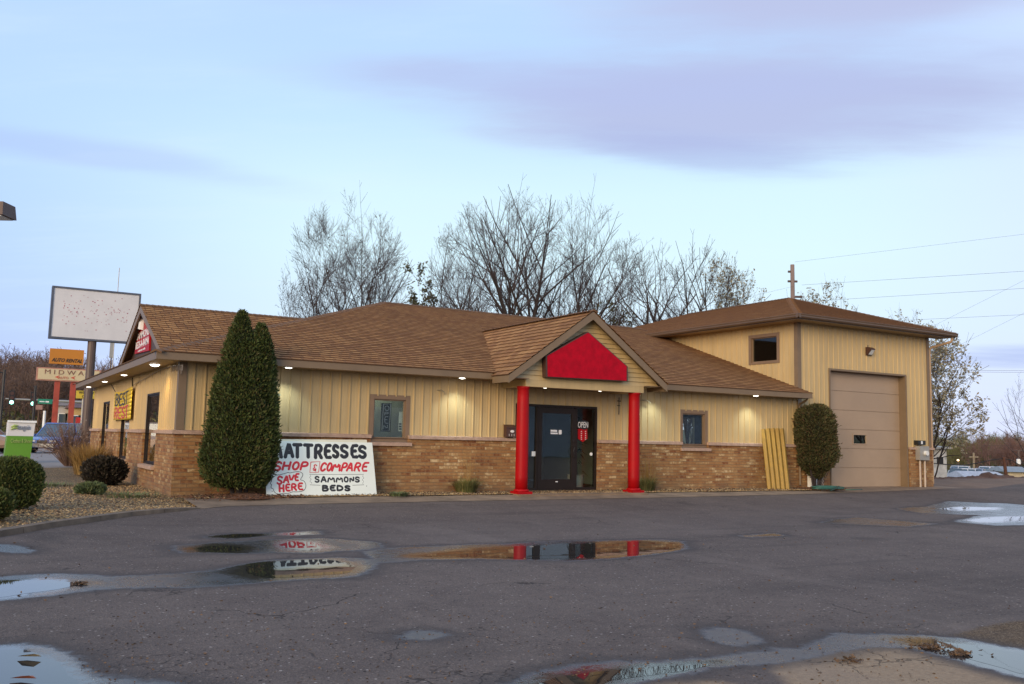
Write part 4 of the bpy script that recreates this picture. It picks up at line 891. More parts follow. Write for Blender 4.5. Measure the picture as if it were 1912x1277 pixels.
# hand-painted sign leaning on the wall
sO = onz(497.5, 927, .005); sE = onz(703.5, 924, .005); sU = (sE-sO).normalized(); sV = Vector((-.0, .36, 1.13)); sV = (sV-sU*sV.dot(sU)).normalized()
sw, sh = (sE-sO).length, 1.2
s = thing('painted_sign', 'large white hand-painted mattress sign leaning on the brick beside the tall cedar', 'sign', (sO+sE)/2)
mb = MB(); sheet(mb, sO, sU, sV, sw, sh, .018); bevel(mb.build('board', M['board'], s), .003)
T, uv = plane_of(sO, sU, sV)
def zz(x, y): return uv(480+x/7.967, 800+y/7.967)
def ztxt(mb, st, boxes, w, shear=0, mi=0):
    for ch, (x0, x1, yt, yb) in zip(st, boxes):
        P = lambda u, v: zz(x0+(x1-x0)*u+(v-.5)*(yb-yt)*shear, yb+(yt-yb)*v)
        for pl in GL[ch]: stroke(mb, [P(p[0]+rnd.uniform(-.02, .02), p[1]+rnd.uniform(-.02, .02)) for p in pl], w, T, depth=.003, mi=mi)
mb = MB()
ztxt(mb, 'MATTRESSES', [(130, 365, 235, 430), (420, 530, 230, 425), (540, 660, 240, 430), (700, 820, 245, 430), (860, 965, 250, 440), (1005, 1100, 255, 430), (1130, 1210, 255, 425), (1245, 1350, 255, 425), (1400, 1495, 255, 425), (1515, 1620, 265, 430)], .040)
ztxt(mb, 'SAMMONS', [(862, 925, 715, 797), (955, 1025, 715, 795), (1055, 1150, 722, 795), (1180, 1270, 722, 795), (1295, 1355, 722, 795), (1378, 1440, 725, 795), (1460, 1525, 725, 795)], .0185)
ztxt(mb, 'BEDS', [(970, 1060, 850, 925), (1085, 1165, 850, 920), (1185, 1280, 852, 920), (1305, 1385, 855, 922)], .0225)
def line(mb, pts, w, mi=0, sm=2): stroke(mb, [zz(*p) for p in pts], w, T, depth=.002, mi=mi, sm=sm)
line(mb, [(940, 845), (790, 838), (815, 810), (785, 785), (805, 755), (780, 730), (800, 705), (780, 682), (1200, 684), (1585, 682), (1570, 710), (1588, 735), (1565, 765), (1588, 790), (1570, 815), (1590, 838), (1420, 845)], .004, sm=0)
line(mb, [(215, 830), (190, 825), (225, 770), (205, 760), (265, 705), (320, 685), (325, 695), (440, 660), (470, 650), (475, 665), (560, 645), (640, 640), (690, 680), (660, 735), (640, 765), (700, 775), (735, 850), (700, 930), (600, 945), (520, 940), (480, 965), (400, 965), (300, 978), (250, 940), (240, 890), (205, 890), (215, 830)], .006)
line(mb, [(1625, 855), (1632, 857)], .008); line(mb, [(218, 932), (232, 936)], .005)
mb.build('black_lettering', M['black'], s)
mb = MB()
ztxt(mb, 'SHOP', [(250, 365, 498, 620), (385, 495, 500, 612), (530, 625, 500, 610), (650, 755, 500, 610)], .0250, .25)
ztxt(mb, 'COMPARE', [(950, 1025, 515, 630), (1045, 1110, 515, 630), (1130, 1240, 515, 630), (1262, 1335, 515, 630), (1345, 1425, 515, 630), (1450, 1540, 515, 630), (1565, 1650, 512, 628)], .0235, .25)
ztxt(mb, 'SAVE', [(300, 375, 715, 825), (400, 470, 705, 805), (475, 545, 695, 790), (565, 620, 675, 772)], .0220, .12)
ztxt(mb, 'HERE', [(330, 400, 840, 940), (425, 490, 832, 925), (510, 585, 825, 918), (610, 680, 815, 905)], .0220, -.05)
ztxt(mb, '&', [(825, 895, 535, 625)], .0125, .15)
line(mb, [(800, 500), (935, 492), (915, 650), (785, 655), (800, 500)], .009, sm=0)
mb.build('red_lettering', M['letred'], s)
b2 = MB(); O2 = sO+Vector((.02, .05, .0)); sheet(b2, O2, (sU+Vector((0, 0, .012))).normalized(), sV, sw-.13, 1.235, .012)
tag(bevel(b2.build('plain_board', M['board2']), .003), 'bare pale board standing behind the painted mattress sign', 'board')

# red sign on the porch gable
g = thing('gable_sign', 'blank red five-sided sign in a dark cabinet on the porch gable', 'sign', (PX, -1.2, 2.8))
fy = -1.32; pts = [ony(*p, fy) for p in [(1020, 704), (1172, 712), (1172, 684), (1098, 619), (1019, 664)]]; poly = [(p.x, p.z) for p in pts]
mb = MB(); mb.prism(poly, 'y', fy, -1.146); mb.build('cabinet', M['signdark'], g)
c = Vector((sum(p[0] for p in poly)/5, sum(p[1] for p in poly)/5)); mb = MB(); mb.prism([tuple(c+(Vector(p)-c)*.965) for p in poly], 'y', fy-.012, fy-.0005); mb.build('sign_face', M['signred'], g)
# red sign on the left dormer
g = thing('dormer_sign', 'small red pointed sign with white lettering on the left dormer', 'sign', (.4, 7.6, 3.3))
dx = .44; pts = [onx(*p, dx) for p in [(271, 592), (258.8, 619.5), (253.2, 661), (280, 654.7), (281.7, 611.7)]]; poly = [(p.y, p.z) for p in pts]
mb = MB(); mb.prism(poly, 'x', dx-.03, .459); mb.build('sign_face', M['red'], g)
def dt(st, p, wpx_u, hh, m): text_obj('lettering', st, m, g, p, (0, -1, 0), (0, 0, 1), wpx_u, hh, .006, off=.02)
yl, yr = max(p[0] for p in poly), min(p[0] for p in poly); wv = yl-yr; zb = min(p[1] for p in poly)
O = lambda f, z: (dx-.031, yl-wv*f, z)
z0 = (pts[2].z+pts[3].z)/2; z1 = (pts[1].z+pts[4].z)/2
dt('SAMMONS', O(.12, z0+(z1-z0)*.64), wv*.82, (z1-z0)*.34, M['letwhite']); dt('BEDS-A-RAMA', O(.06, z0+(z1-z0)*.24), wv*.9, (z1-z0)*.34, M['letwhite']); dt('mattress sale', O(.25, z0+(z1-z0)*.07), wv*.5, (z1-z0)*.1, M['letwhite'])
mb = MB(); mb.tube([(dx-.032, yl-wv*.5, z1+.03), (dx-.032, yl-wv*.53, z1+.3), (dx-.032, yl-wv*.5, z1+.55)], [.14, .12, .02], 10); mb.build('emblem', M['letwhite'], g)
# yellow banner on the left wall
g = thing('banner', 'yellow banner with black and red words tied up on the left wall', 'banner', (-.06, 7.8, 1.6))
a, b, c, d = onx(215.5, 732, -.09), onx(247.5, 721, -.09), onx(244.5, 782.5, -.09), onx(212, 784.5, -.09)
mb = MB(); N = 14
for i in range(N):
    for j in range(8):
        P = lambda s, t: (d.lerp(c, s)).lerp(a.lerp(b, s), t)+Vector((-.010*math.sin(s*8+t*1.5), 0, -.05*math.sin(s*math.pi)*t))
        s0, s1, t0, t1 = i/N, (i+1)/N, j/8, (j+1)/8; mb.face([P(s0, t0), P(s1, t0), P(s1, t1), P(s0, t1)])
bn = mb.build('cloth', mat('banner_yellow', (.66, .44, .015), .6, .1, 3), g, smooth=True); sm = bn.modifiers.new('thick', 'SOLIDIFY'); sm.thickness = .006
mb = MB(); Tb = lambda u, v, n: P(u, v)+Vector((-n-.006, 0, 0))
for st, vb, vt, x0, x1 in (('BEST', .52, .92, .08, .82),): handtext(mb, st, x0, x1, vb, vt, .028, Tb, jit=.03)
mb.build('black_lettering', M['black'], g); mb = MB(); handtext(mb, 'REST', .06, .84, .06, .44, .028, Tb, jit=.03); mb.build('red_lettering', M['letred'], g)
mb = MB(); mb.tube([a, onx(208, 718, -.2)], .012, 5); mb.tube([b, onx(247, 706, -.2)], .02, 5); build_each(mb, 'rope', M['black'], g)
# string of dark icicle lights and the swag under the left eave
mb = MB(); pth = [onx(x, y, -.05) for x, y in [(250, 718), (262, 711), (272, 706), (285, 698), (300, 690), (322, 683), (341, 681)]]; mb.tube(pth, .008, 5)
for p in pth: mb.tube([p, p-Vector((0, 0, .1))], .006, 4)
for i in range(10): p = pth[-2].lerp(pth[-1], i/9); mb.tube([p, p-Vector((0, 0, .10+.08*rnd.random()))], .010, 4)
tag(mb.build('string_light', mat('light_string', (.25, .2, .15), .5, .2, 4)), 'string of small unlit icicle lights under the left eave', 'string lights')
# wall mailbox
g = thing('mailbox', 'dark brown wall mailbox beside the left red column', 'mailbox', (7.2, -.05, 1.32))
x0, x1 = X(939.5, 805), X(958, 805); z0, z1 = ony(948, 816, -.1).z, ony(948, 793, -.1).z
mb = MB(); mb.prism([(-.02, z0), (-.17, z0), (-.17, z1-.06), (-.02, z1)], 'x', x0, x1); bevel(mb.build('body', M['signdark'], g), .008)
mb = MB(); mb.prism([(-.018, z1+.006), (-.185, z1-.052), (-.185, z1-.08), (-.174, z1-.08), (-.174, z1-.058), (-.018, z1-.002)], 'x', x0-.01, x1+.01); mb.build('lid', M['signdark'], g)
mb = MB(); mb.lathe([(.0, 0), (.06, 0), (.055, .006)], 20); 
for i, v in enumerate(mb.v): mb.v[i] = ((x0+x1)/2+.02+v[0]*.95, -.171-v[2], (z0+z1)/2-.01+v[1]*.55)
mb.build('badge', M['letwhite'], g)
text_obj('lettering', '1 1 1', M['letwhite'], g, ((x0+x1)/2-.07, -.171, z0+.025), (1, 0, 0), (0, 0, 1), .15, .055, .004)
# wall pack lamp over the garage door
g = thing('wall_lamp', 'dark unlit wall lamp with clear lens above the garage door', 'lamp', (21.3, -.05, 4.5))
pc = ony(1622, 657, -.05); w2 = .11; zt, zb_ = ony(1622, 648.5, -.05).z, ony(1622, 663.5, -.05).z; lx = pc.x-.02
mb = MB(); mb.prism([(-.03, zb_), (-.10, zb_), (-.11, zb_+.03), (-.24, zt-.09), (-.24, zt-.06), (-.12, zt), (-.03, zt)], 'x', lx-w2, lx+w2); bevel(mb.build('housing', M['signdark'], g), .01)
mb = MB(); mb.prism([(-.125, zb_+.03), (-.245, zt-.10), (-.235, zt-.11), (-.13, zb_+.015)], 'x', lx-w2+.03, lx+w2-.03); mb.build('lens', M['lampglass'], g)
mb = MB(); mb.tube([(lx, -.04, zt), (lx, -.04, zt+.07)], .012, 6); mb.build('photocell', M['signdark'], g)
# electric meter and conduits at the right corner
g = thing('electric_meter', 'grey electric meter box with two conduits at the right end of the garage front', 'meter', (24.3, -.1, 0))
c0, c1 = ony(1713.5, 830, -.16).x, ony(1731, 830, -.16).x; m0, m1 = ony(1722, 859, -.16).z, ony(1722, 833, -.16).z
mb = MB(); mb.box(c0, c1, -.24, -.07, m0, m1); bevel(mb.build('box', M['metal'], g), .015)
mb = MB(); cx_ = (c0+c1)/2+.03
mb.tube([(cx_, -.24, (m0+m1)/2), (cx_, -.33, (m0+m1)/2)], [.085, .08], 18); mb.build('dial', M['lampglass'], g)
for fx in (.22, .72): mb = MB(); xx = c0+(c1-c0)*fx; mb.tube([(xx, -.15, m0+.01), (xx, -.15, -.05)], .032, 10); mb.build('conduit', M['pvc'], g)
u0, u1 = ony(1710, 825, -.1), ony(1722, 829, -.1)
g2 = thing('telephone_box', 'small black box with a white label above the electric meter', 'box', (u0.x, -.1, u0.z))
mb = MB(); mb.box(u0.x-.0, u1.x+.04, -.2, -.03, u1.z-.03, u0.z+.05); bevel(mb.build('body', M['black'], g2), .006); mb = MB(); mb.box((u0.x+u1.x)/2-.03, (u0.x+u1.x)/2+.05, -.206, -.2, u1.z, u0.z+.03); mb.build('tag', M['white'], g2)
# loose cable stubs on the siding
for i, (pts, lab) in enumerate([([(816.5, 728.5), (824, 728), (829.5, 732), (831, 736.5)], 'bent cable stub sticking out of the siding between window and porch'), ([(1196, 747.5), (1205, 747), (1212, 749.5), (1214, 752.5)], 'bent cable stub sticking out beside the right red column'),]):
    mb = MB(); P3 = [ony(*p, -.02-.1*(k > 0)) for k, p in enumerate(pts)]; mb.tube(P3, .012, 6); tag(mb.build('cable_stub', mat('cable_grey%d' % i, (.3, .25, .15), .5)), lab, 'cable')
g = thing('wall_cross', 'thin dark hanging ornament on the siding left of the right column', 'ornament', ony(1156, 760, -.03))
mb = MB(); f = lambda x, y: ony(x, y, -.03); mb.tube([f(1156, 742), f(1155.5, 774)], .011, 5); mb.tube([f(1153, 748.5), f(1159, 749)], .012, 5); mb.tube([f(1152.5, 757), f(1157.5, 757.5)], .01, 5); mb.build('rod', M['black'], g)
# vertical OPEN sign in the left window
g = thing('open_sign', 'dark upright OPEN sign with grey letters hung inside the left window', 'sign', (4.7, .2, 1.4))
T, uv = plane_of((0, .14, 0), (1, 0, 0), (0, 0, 1))
def zw(x, y): return uv(680+x/10.64, 730+y/10.64)
q = [zw(*p) for p in [(355, 240), (550, 245), (520, 815), (335, 800)]]; mb = MB(); mb.prism([(a, b) for a, b in q], 'y', .14, .18); mb.build('panel', M['black'], g)
mb = MB(); gm = mat('neon_off', (.5, .5, .55), .3)
stroke(mb, [zw(*p) for p in [(385, 260), (530, 265), (498, 790), (350, 785), (385, 260)]], .008, T, .008, sm=0)
for ch, (x0, x1, y0, y1) in zip('OPEN', [(405, 500, 295, 390), (400, 490, 420, 480), (400, 480, 510, 640), (370, 470, 675, 750)]):
    for pl in GL[ch]: stroke(mb, [zw(x0+(x1-x0)*u, y1+(y0-y1)*v) for u, v in pl], .007, T, .008)
mb.build('lettering', gm, g)
mb = MB(); pa, pb = zw(690, 410), zw(755, 800); mb.box(pa[0], pb[0], .13, .136, pb[1], pa[1]); pp = tag(mb.build('notice', M['white']), 'white paper notice taped in the left window beside the OPEN sign', 'notice')
mb = MB()
for i in range(3): r0, r1 = zw(685, 640+i*50), zw(735, 670+i*50); mb.box(r0[0], r1[0], .126, .129, r1[1], r0[1])
build_each(mb, 'printed_block', M['black'], pp)
# round OPEN plate and red hours card in the right sidelight
g = thing('open_plate', 'dark oval OPEN plate over a red hours card, right of the door', 'sign', (10.3, .1, 1.4))
T, uv = plane_of((0, .02, 0), (1, 0, 0), (0, 0, 1))
def zd(x, y): return uv(940+x/6.08, 730+y/6.08)
mb = MB(); c = zd(915, 385); e = [(c[0]+math.cos(a)*.155, c[1]+math.sin(a)*.125) for a in [2*math.pi*i/24 for i in range(24)]]; mb.prism(e, 'y', .018, .027); mb.build('plate', M['black'], g)
a, b = zd(845, 415), zd(960, 352); text_obj('lettering', 'OPEN', M['letwhite'], g, (a[0], .016, a[1]), (1, 0, 0), (0, 0, 1), b[0]-a[0], b[1]-a[1], .006)
mb = MB(); mb.prism([zd(*p) for p in [(845, 430), (950, 430), (955, 540), (900, 580), (845, 540)]], 'y', .020, .0275); mb.build('hours_card', M['red'], g)
mb = MB()
for i in range(5):
    for xx in (885, 932): r0, r1 = zd(xx-6, 455+i*22), zd(xx+6, 462+i*22); mb.box(r0[0], r1[0], .0165, .0195, r1[1], r0[1])
build_each(mb, 'hours_mark', M['letwhite'], g)
# indoor plant in a pale pot behind the sidelight, and palm behind the left sidelight
def indoor(x, y, name, lab, h, pot=True):
    g = thing(name, lab, 'plant', (x, y, 0)); mb = MB(); mb.lathe([(.16, 0), (.2, .02), (.22, .36), (.24, .40), (.2, .40), (.19, .34)], 20, (x, y, 0)); mb.build('pot', mat('pale_pot_'+name, (.5, .42, .34), .6), g)
    mb = MB(); mb.tube([(x, y, .34), (x-.02, y, 1.), (x+.02, y, h)], [.06, .05, .035], 10); mb.build('trunk', mat('reddish_trunk_'+name, (.10, .05, .03), .7), g)
    r = random.Random(3); mb = MB()
    for i in range(60):
        z = .5+r.random()*(h-.4); a = r.random()*6.28; L = .2+.25*r.random(); d = Vector((math.cos(a), math.sin(a)*.5, .3-r.random()*.6)); p = Vector((x, y, z)); q = p+d*L; s = Vector((-d.y, d.x, 0)).normalized()*.035; m_ = p.lerp(q, .5)+Vector((0, 0, .05)); mb.face([p, m_+s, q-Vector((0, 0, .06)), m_-s])
    mb.build('foliage', M['box'], g, fixn=False)
indoor(10.32, .5, 'potted_plant', 'potted plant with a thick stem behind the right sidelight', 1.95)
indoor(8.45, .6, 'potted_palm', 'dark leafy potted plant behind the left sidelight', 1.7)
# yellow planks
g = thing('plank_stack', 'yellow planks stood on end against the brick beside the small cedar', 'planks', (16.9, -.4, 0))
pb0, pb1, pt0, pt1 = onz(1433, 914.5, 0), onz(1476, 914.5, 0), ony(1421, 801, -.12), ony(1464, 799.5, -.12); n = 5
for i in range(n):
    mb = MB(); s0, s1 = i/n+.012, (i+1)/n-.012; a, b, c, d = pb0.lerp(pb1, s0), pb0.lerp(pb1, s1), pt0.lerp(pt1, s1), pt0.lerp(pt1, s0); N = (b-a).cross(d-a).normalized(); m0, m1 = a.lerp(b, .5)+N*.045, d.lerp(c, .5)+N*.045
    dz = Vector((0, 0, rnd.uniform(-.01, .012))); c, d, m1 = c+dz, d+dz, m1+dz
    k = -N*.012
    mb.face([a, m0, m1, d]); mb.face([m0, b, c, m1]); mb.face([d+k, c+k, b+k, a+k]); mb.face([a, d, d+k, a+k]); mb.face([b, b+k, c+k, c]); mb.face([d, m1, c, c+k, d+k]); mb.face([a, a+k, b+k, b, m0])
    mb.build('plank', M['yellow'], g)
# white cabinet and hose by the garage
wx0, wx1 = X(1514, 890, -.25), X(1531, 890, -.25); wz = ony(1520, 884, -.5).z
g = thing('white_cabinet', 'low white cabinet half hidden behind the stems of the small cedar', 'cabinet', (wx0, -.3, 0)); mb = MB(); mb.box(wx0+.02, wx1, -.25, -.10, 0, wz-.05); bevel(mb.build('body', M['white'], g), .01); mb = MB(); mb.box(wx0, wx1+.02, -.27, -.09, wz-.05, wz-.02); mb.build('lid', M['white'], g)
mb = MB(); q = ony(1537, 880, -.2); mb.tube([(q.x, -.15, -.05), (q.x, -.15, ony(1537, 882, -.15).z)], .045, 10); tag(mb.build('standpipe', M['pvc']), 'short pale pipe standing left of the garage door', 'pipe')
hp = []; hc = onz(1545, 913, .03); r = random.Random(5)
for i in range(120): a = i*.36; rr = .30+.10*math.sin(i*.11)+.02*r.random(); hp.append(hc+Vector((math.cos(a)*rr*1.6, math.sin(a)*rr*.7, .012+.0006*i+.008*r.random())))
for x, y in [(1550, 916), (1565, 913), (1585, 914.5), (1610, 913.5)]: hp.append(onz(x, y, .02))
mb = MB(); mb.tube([tuple(p) for p in hp], .014, 6); tag(mb.build('garden_hose', M['hose'], smooth=True), 'dark green garden hose coiled on the ground left of the garage door', 'hose')

# ------------------------------------------------------------------ plants
def sprays(rs, P, D, L, Wd, three=False):
    """leaf-sized pointed quads: centres P, directions D, lengths L, widths Wd -> verts, quads"""
    n = len(P); rv = rs.normal(size=(n, 3)); s = np.cross(D, rv); s /= np.linalg.norm(s, axis=1)[:, None]+1e-9; up = np.cross(D, s)
    L = np.asarray(L).reshape(-1, 1)*np.ones((n, 1)); Wd = np.asarray(Wd).reshape(-1, 1)*np.ones((n, 1))
    a = P; b = P+D*L*.5+s*Wd+up*L*.08; c = P+D*L; d = P+D*L*.5-s*Wd+up*L*.08
    V = np.stack([a, b, c, d], 1).reshape(-1, 3); return V, np.arange(4*n).reshape(n, 4)
def unit(v): return v/(np.linalg.norm(v, axis=-1, keepdims=True)+1e-9)
def cedar(name, lab, base, blobs, n, m, seed, leaf=.075, stems=None, core=.86, lmp=.11):
    """clipped evergreen; blobs = list of (dx, dy, profile[(z, r)]) overlapped into one crown"""
    g = thing(name, lab, 'shrub', base); rs = np.random.RandomState(seed); bx, by, bz = base; Vs = []; Fs = []; off = 0; core_mb = MB()
    tot = sum(sum((z1-z0)*(r0+r1) for (z0, r0), (z1, r1) in zip(p, p[1:])) for _, _, p in blobs)
    for dx, dy, prof in blobs:
        zs = np.array([p[0] for p in prof]); r_ = np.array([p[1] for p in prof]); area = np.sum(np.diff(zs)*(r_[1:]+r_[:-1])); k = int(n*area/tot)
        z = rs.uniform(zs[0], zs[-1], k*3); rr = np.interp(z, zs, r_); keep = rs.rand(k*3)*r_.max() < rr+.1; z = z[keep][:k]; rr = rr[keep][:k]; th = rs.uniform(0, 6.2832, len(z))
        lump = 1+lmp*fbm(th*4+dx, z*3.2, seed, 4)+.06*np.maximum(0, fbm(th*9, z*2.+dx, seed+7, 3))+.035*rs.normal(size=len(z)); depth = 1-.22*rs.rand(len(z))**2+np.where(rs.rand(len(z)) < .05, rs.uniform(.04, .14, len(z)), 0)
        rad = rr*lump*depth; P = np.c_[bx+dx+rad*np.cos(th), by+dy+rad*np.sin(th), bz+z]
        D = unit(np.c_[np.cos(th)*.75, np.sin(th)*.75, .75+0*th]+.45*rs.normal(size=(len(z), 3)))
        V, Fq = sprays(rs, P, D, leaf*(.6+.9*rs.rand(len(z))), leaf*.22*(.7+.6*rs.rand(len(z)))); Vs.append(V); Fs.append(Fq+off); off += len(V)
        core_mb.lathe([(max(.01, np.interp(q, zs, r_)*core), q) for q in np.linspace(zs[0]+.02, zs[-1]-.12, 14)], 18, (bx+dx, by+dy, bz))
    npmesh('foliage', np.concatenate(Vs), np.concatenate(Fs), m, g)
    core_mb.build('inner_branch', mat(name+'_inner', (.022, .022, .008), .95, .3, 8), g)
    if stems:
        mb = MB()
        for sx, sy, tx, ty, tz, r0 in stems: mb.tube([(bx+sx, by+sy, bz-.05), (bx+(sx*.5+tx*.5), by+(sy+ty)/2, bz+tz*.5), (bx+tx, by+ty, bz+tz)], [r0, r0*.8, r0*.5], 7)
        mb.build('trunk', M['bark'], g)
    return g
def ball(c, r, prof=(0, .35, .75, .95, 1., .93, .72, .4, .0)): return None
def mound(base_d, pts): return base_d
TA = (1.18, -.62, -.02)
tall = [(-.12, .05, [(.2, .34), (.38, .52), (.6, .60), (.9, .63), (1.3, .59), (1.8, .53), (2.3, .46), (2.7, .37), (3.0, .30), (3.3, .22), (3.55, .14), (3.72, .08), (3.84, .02)]),
        (.27, -.03, [(.25, .25), (.45, .34), (.8, .41), (1.2, .40), (1.7, .38), (2.3, .35), (2.8, .28), (3.1, .22), (3.35, .14), (3.52, .07), (3.6, .02)]), (.08, .0, [(.2, .4), (.5, .57), (1., .62), (1.6, .56), (2.2, .50), (2.7, .40), (3.0, .32), (3.2, .22), (3.33, .12), (3.38, .04)])]
cedar('tall_cedar', 'tall dark green clipped cedar with two tips at the left front corner', TA, tall, 60000, M['arb'], 3, stems=[(.0, 0, .0, 0, .6, .07), (.12, .03, .2, 0, .6, .05), (-.12, 0, -.2, .05, .6, .05)])
SA = (18.55, -.45, 0.)
small = [(.03, 0, [(.28, .06), (.42, .2), (.62, .36), (.8, .3)]), (0, 0, [(.5, .22), (.65, .43), (.85, .53), (1.4, .55), (1.9, .53), (2.25, .49), (2.42, .40), (2.5, .22), (2.53, .05)]), (-.2, -.05, [(.6, .2), (.8, .38), (1.3, .42), (1.9, .40), (2.3, .34), (2.45, .2), (2.48, .05)]), (.2, .05, [(.5, .15), (.75, .36), (1.2, .42), (1.8, .40), (2.3, .33), (2.5, .2), (2.56, .05)])]
cedar('small_cedar', 'smaller flat-topped cedar with bare lower stems beside the garage door', SA, small, 30000, M['arb2'], 5, core=.70, lmp=.24, stems=[(-.05, 0, -.2, .0, 1.1, .05), (.05, -.02, .25, .0, 1.2, .045), (.0, .05, .05, .1, 1.2, .05), (-.1, .0, -.4, -.05, .95, .03), (.08, 0, .42, -.08, .85, .025), (.12, 0, .15, -.1, 1., .03), (.05, -.05, .5, 0, .55, .012), (-.05, -.05, -.38, -.1, .7, .012), (.1, -.05, .38, -.2, .6, .012)])
litterP = []
_r = np.random.RandomState(77)
for cx_, cy_, rr_ in ((TA[0]+.1, TA[1]-.1, 1.1), (SA[0], SA[1]-.15, .8)):
    for i in range(900): a_ = _r.rand()*6.283; q_ = rr_*_r.rand()**.7; litterP.append((cx_+q_*math.cos(a_)*1.25, cy_+q_*math.sin(a_)*.75, .02+.05*max(0, 1-q_/rr_*1.4)))
LITP = np.array(litterP)
# litter below the cedars
for (x, y, z, r, lab) in ((TA[0]+.1, TA[1]-.1, .0, .62, 'reddish needle litter under the tall cedar'), (SA[0]+.05, SA[1]-.1, .0, .5, 'reddish needle litter under the small cedar')):
    mb = MB(); rings = [(r*k/6, .085*(1-(k/6)**2)) for k in range(7)]; 
    mb.lathe([(max(.01, q), zz_*.8+.015*math.sin(q*9)) for q, zz_ in rings[::-1]], 26, (x, y, z)); tag(mb.build('needle_litter', M['duff'], smooth=True), lab, 'litter', kind='stuff')
def roundshrub(name, lab, c, rx, rz, n, m, seed, leaf=.05, cz=None, group=None):
    prof = [(rz*2*(.5-.5*math.cos(a)), rx*max(.12, math.sin(a))**.8) for a in np.linspace(.25, 3.05, 14)]
    g = cedar(name, lab, c, [(0, 0, prof), (rx*.22, -rx*.1, [(z*.94, r*.82) for z, r in prof]), (-rx*.2, rx*.15, [(z*.9, r*.8) for z, r in prof])], n, m, seed, leaf, core=.8, lmp=.2, stems=[(0, 0, 0, 0, rz*.5, .03)])
    if group: g['group'] = group
    return g
bc = onz(30, 950, 0); roundshrub('round_shrub', 'large rounded green shrub at the left edge of the gravel bed', (bc.x-.09, bc.y+.35, -.03), .43, .42, 22000, M['box'], 11)
bc = onz(-12, 968, 0); roundshrub('round_shrub', 'small rounded green shrub cut by the left picture edge, in front of the larger one', (bc.x-.05, bc.y+.15, -.03), .28, .22, 9000, M['box'], 12)
bc = onz(196, 905, 0); roundshrub('dark_shrub', 'low dark maroon shrub beside the left brick wall', (bc.x, bc.y+.3, -.03), .43, .33, 9000, M['darkshrub'], 13, leaf=.08)
bc = onz(170, 921, 0); roundshrub('low_juniper', 'tiny grey-green spreading shrub in front of the dark maroon one', (bc.x, bc.y, -.03), .25, .11, 5000, M['lowgreen'], 14, leaf=.06)
def grass(name, lab, c, n, h, spread, m, seed, cat='grass clump', lean=.5, wid=.006, group=None):
    rs = np.random.RandomState(seed); V = []; Fq = []
    for i in range(n):
        a = rs.rand()*6.283; r0 = spread*.3*rs.rand()**.5; p = np.array([c[0]+r0*math.cos(a), c[1]+r0*math.sin(a), c[2]]); L = h*(.45+.6*rs.rand()); ln = lean*(.2+rs.rand()); d = np.array([math.cos(a), math.sin(a), 0]); s = np.array([-math.sin(a), math.cos(a), 0])*wid
        b = len(V); q1 = p+d*ln*L*.25+np.array([0, 0, L*.55]); q2 = p+d*ln*L*.75+np.array([0, 0, L*(1-.25*ln)])
        V += [p-s, p+s, q1+s, q1-s, q2+s*.3, q2-s*.3]; Fq += [(b, b+1, b+2, b+3), (b+3, b+2, b+4, b+5)]
    o = npmesh(name, np.array(V), np.array(Fq), m); tag(o, lab, cat, group); return o
c = onz(150, 886, 0); grass('dry_grass_clump', 'tall tan dry grass clump beside the left brick wall', (c.x+.25, c.y, 0), 1300, .95, 1.4, M['tangrass'], 2, lean=.75, wid=.008)
c = onz(875, 921, 0); grass('grass_clump', 'green grass tuft with dry stalks against the brick left of the porch', (c.x, -.32, 0), 700, .42, .8, M['greengrass'], 3, lean=1.1)
grass('dry_stalk', 'tall thin dry stalks rising from the tuft left of the porch', (c.x+.1, -.30, 0), 30, 1.25, .5, M['tangrass'], 4, lean=.25, wid=.003)
c = onz(1232, 919, 0); grass('grass_clump', 'green and tan grass tuft against the brick right of the porch', (c.x-.1, -.4, 0), 700, .45, .9, M['greengrass'], 5, lean=1.1)
grass('dry_stalk', 'tall tan dry stalks rising from the tuft right of the porch', (c.x+.15, -.3, 0), 90, 1.15, .7, M['tangrass'], 6, lean=.35, wid=.004)
c = onz(745, 926, 0); grass('grass_clump', 'small green weed tuft at the edge of the gravel right of the painted sign', (c.x, c.y, 0), 260, .13, .7, M['lowgreen'], 7, lean=1.5)
for i, (px, py, lab) in enumerate([(240, 925, 'low weed patch in the gravel before the left corner'), (85, 905, 'short weed patch in the gravel right of the large round shrub')]):
    c = onz(px, py, 0); grass('weed_patch', lab, (c.x, c.y, -.02), 320, .10, 2.2, M['lowgreen'], 20+i, cat='weeds', lean=1.3)
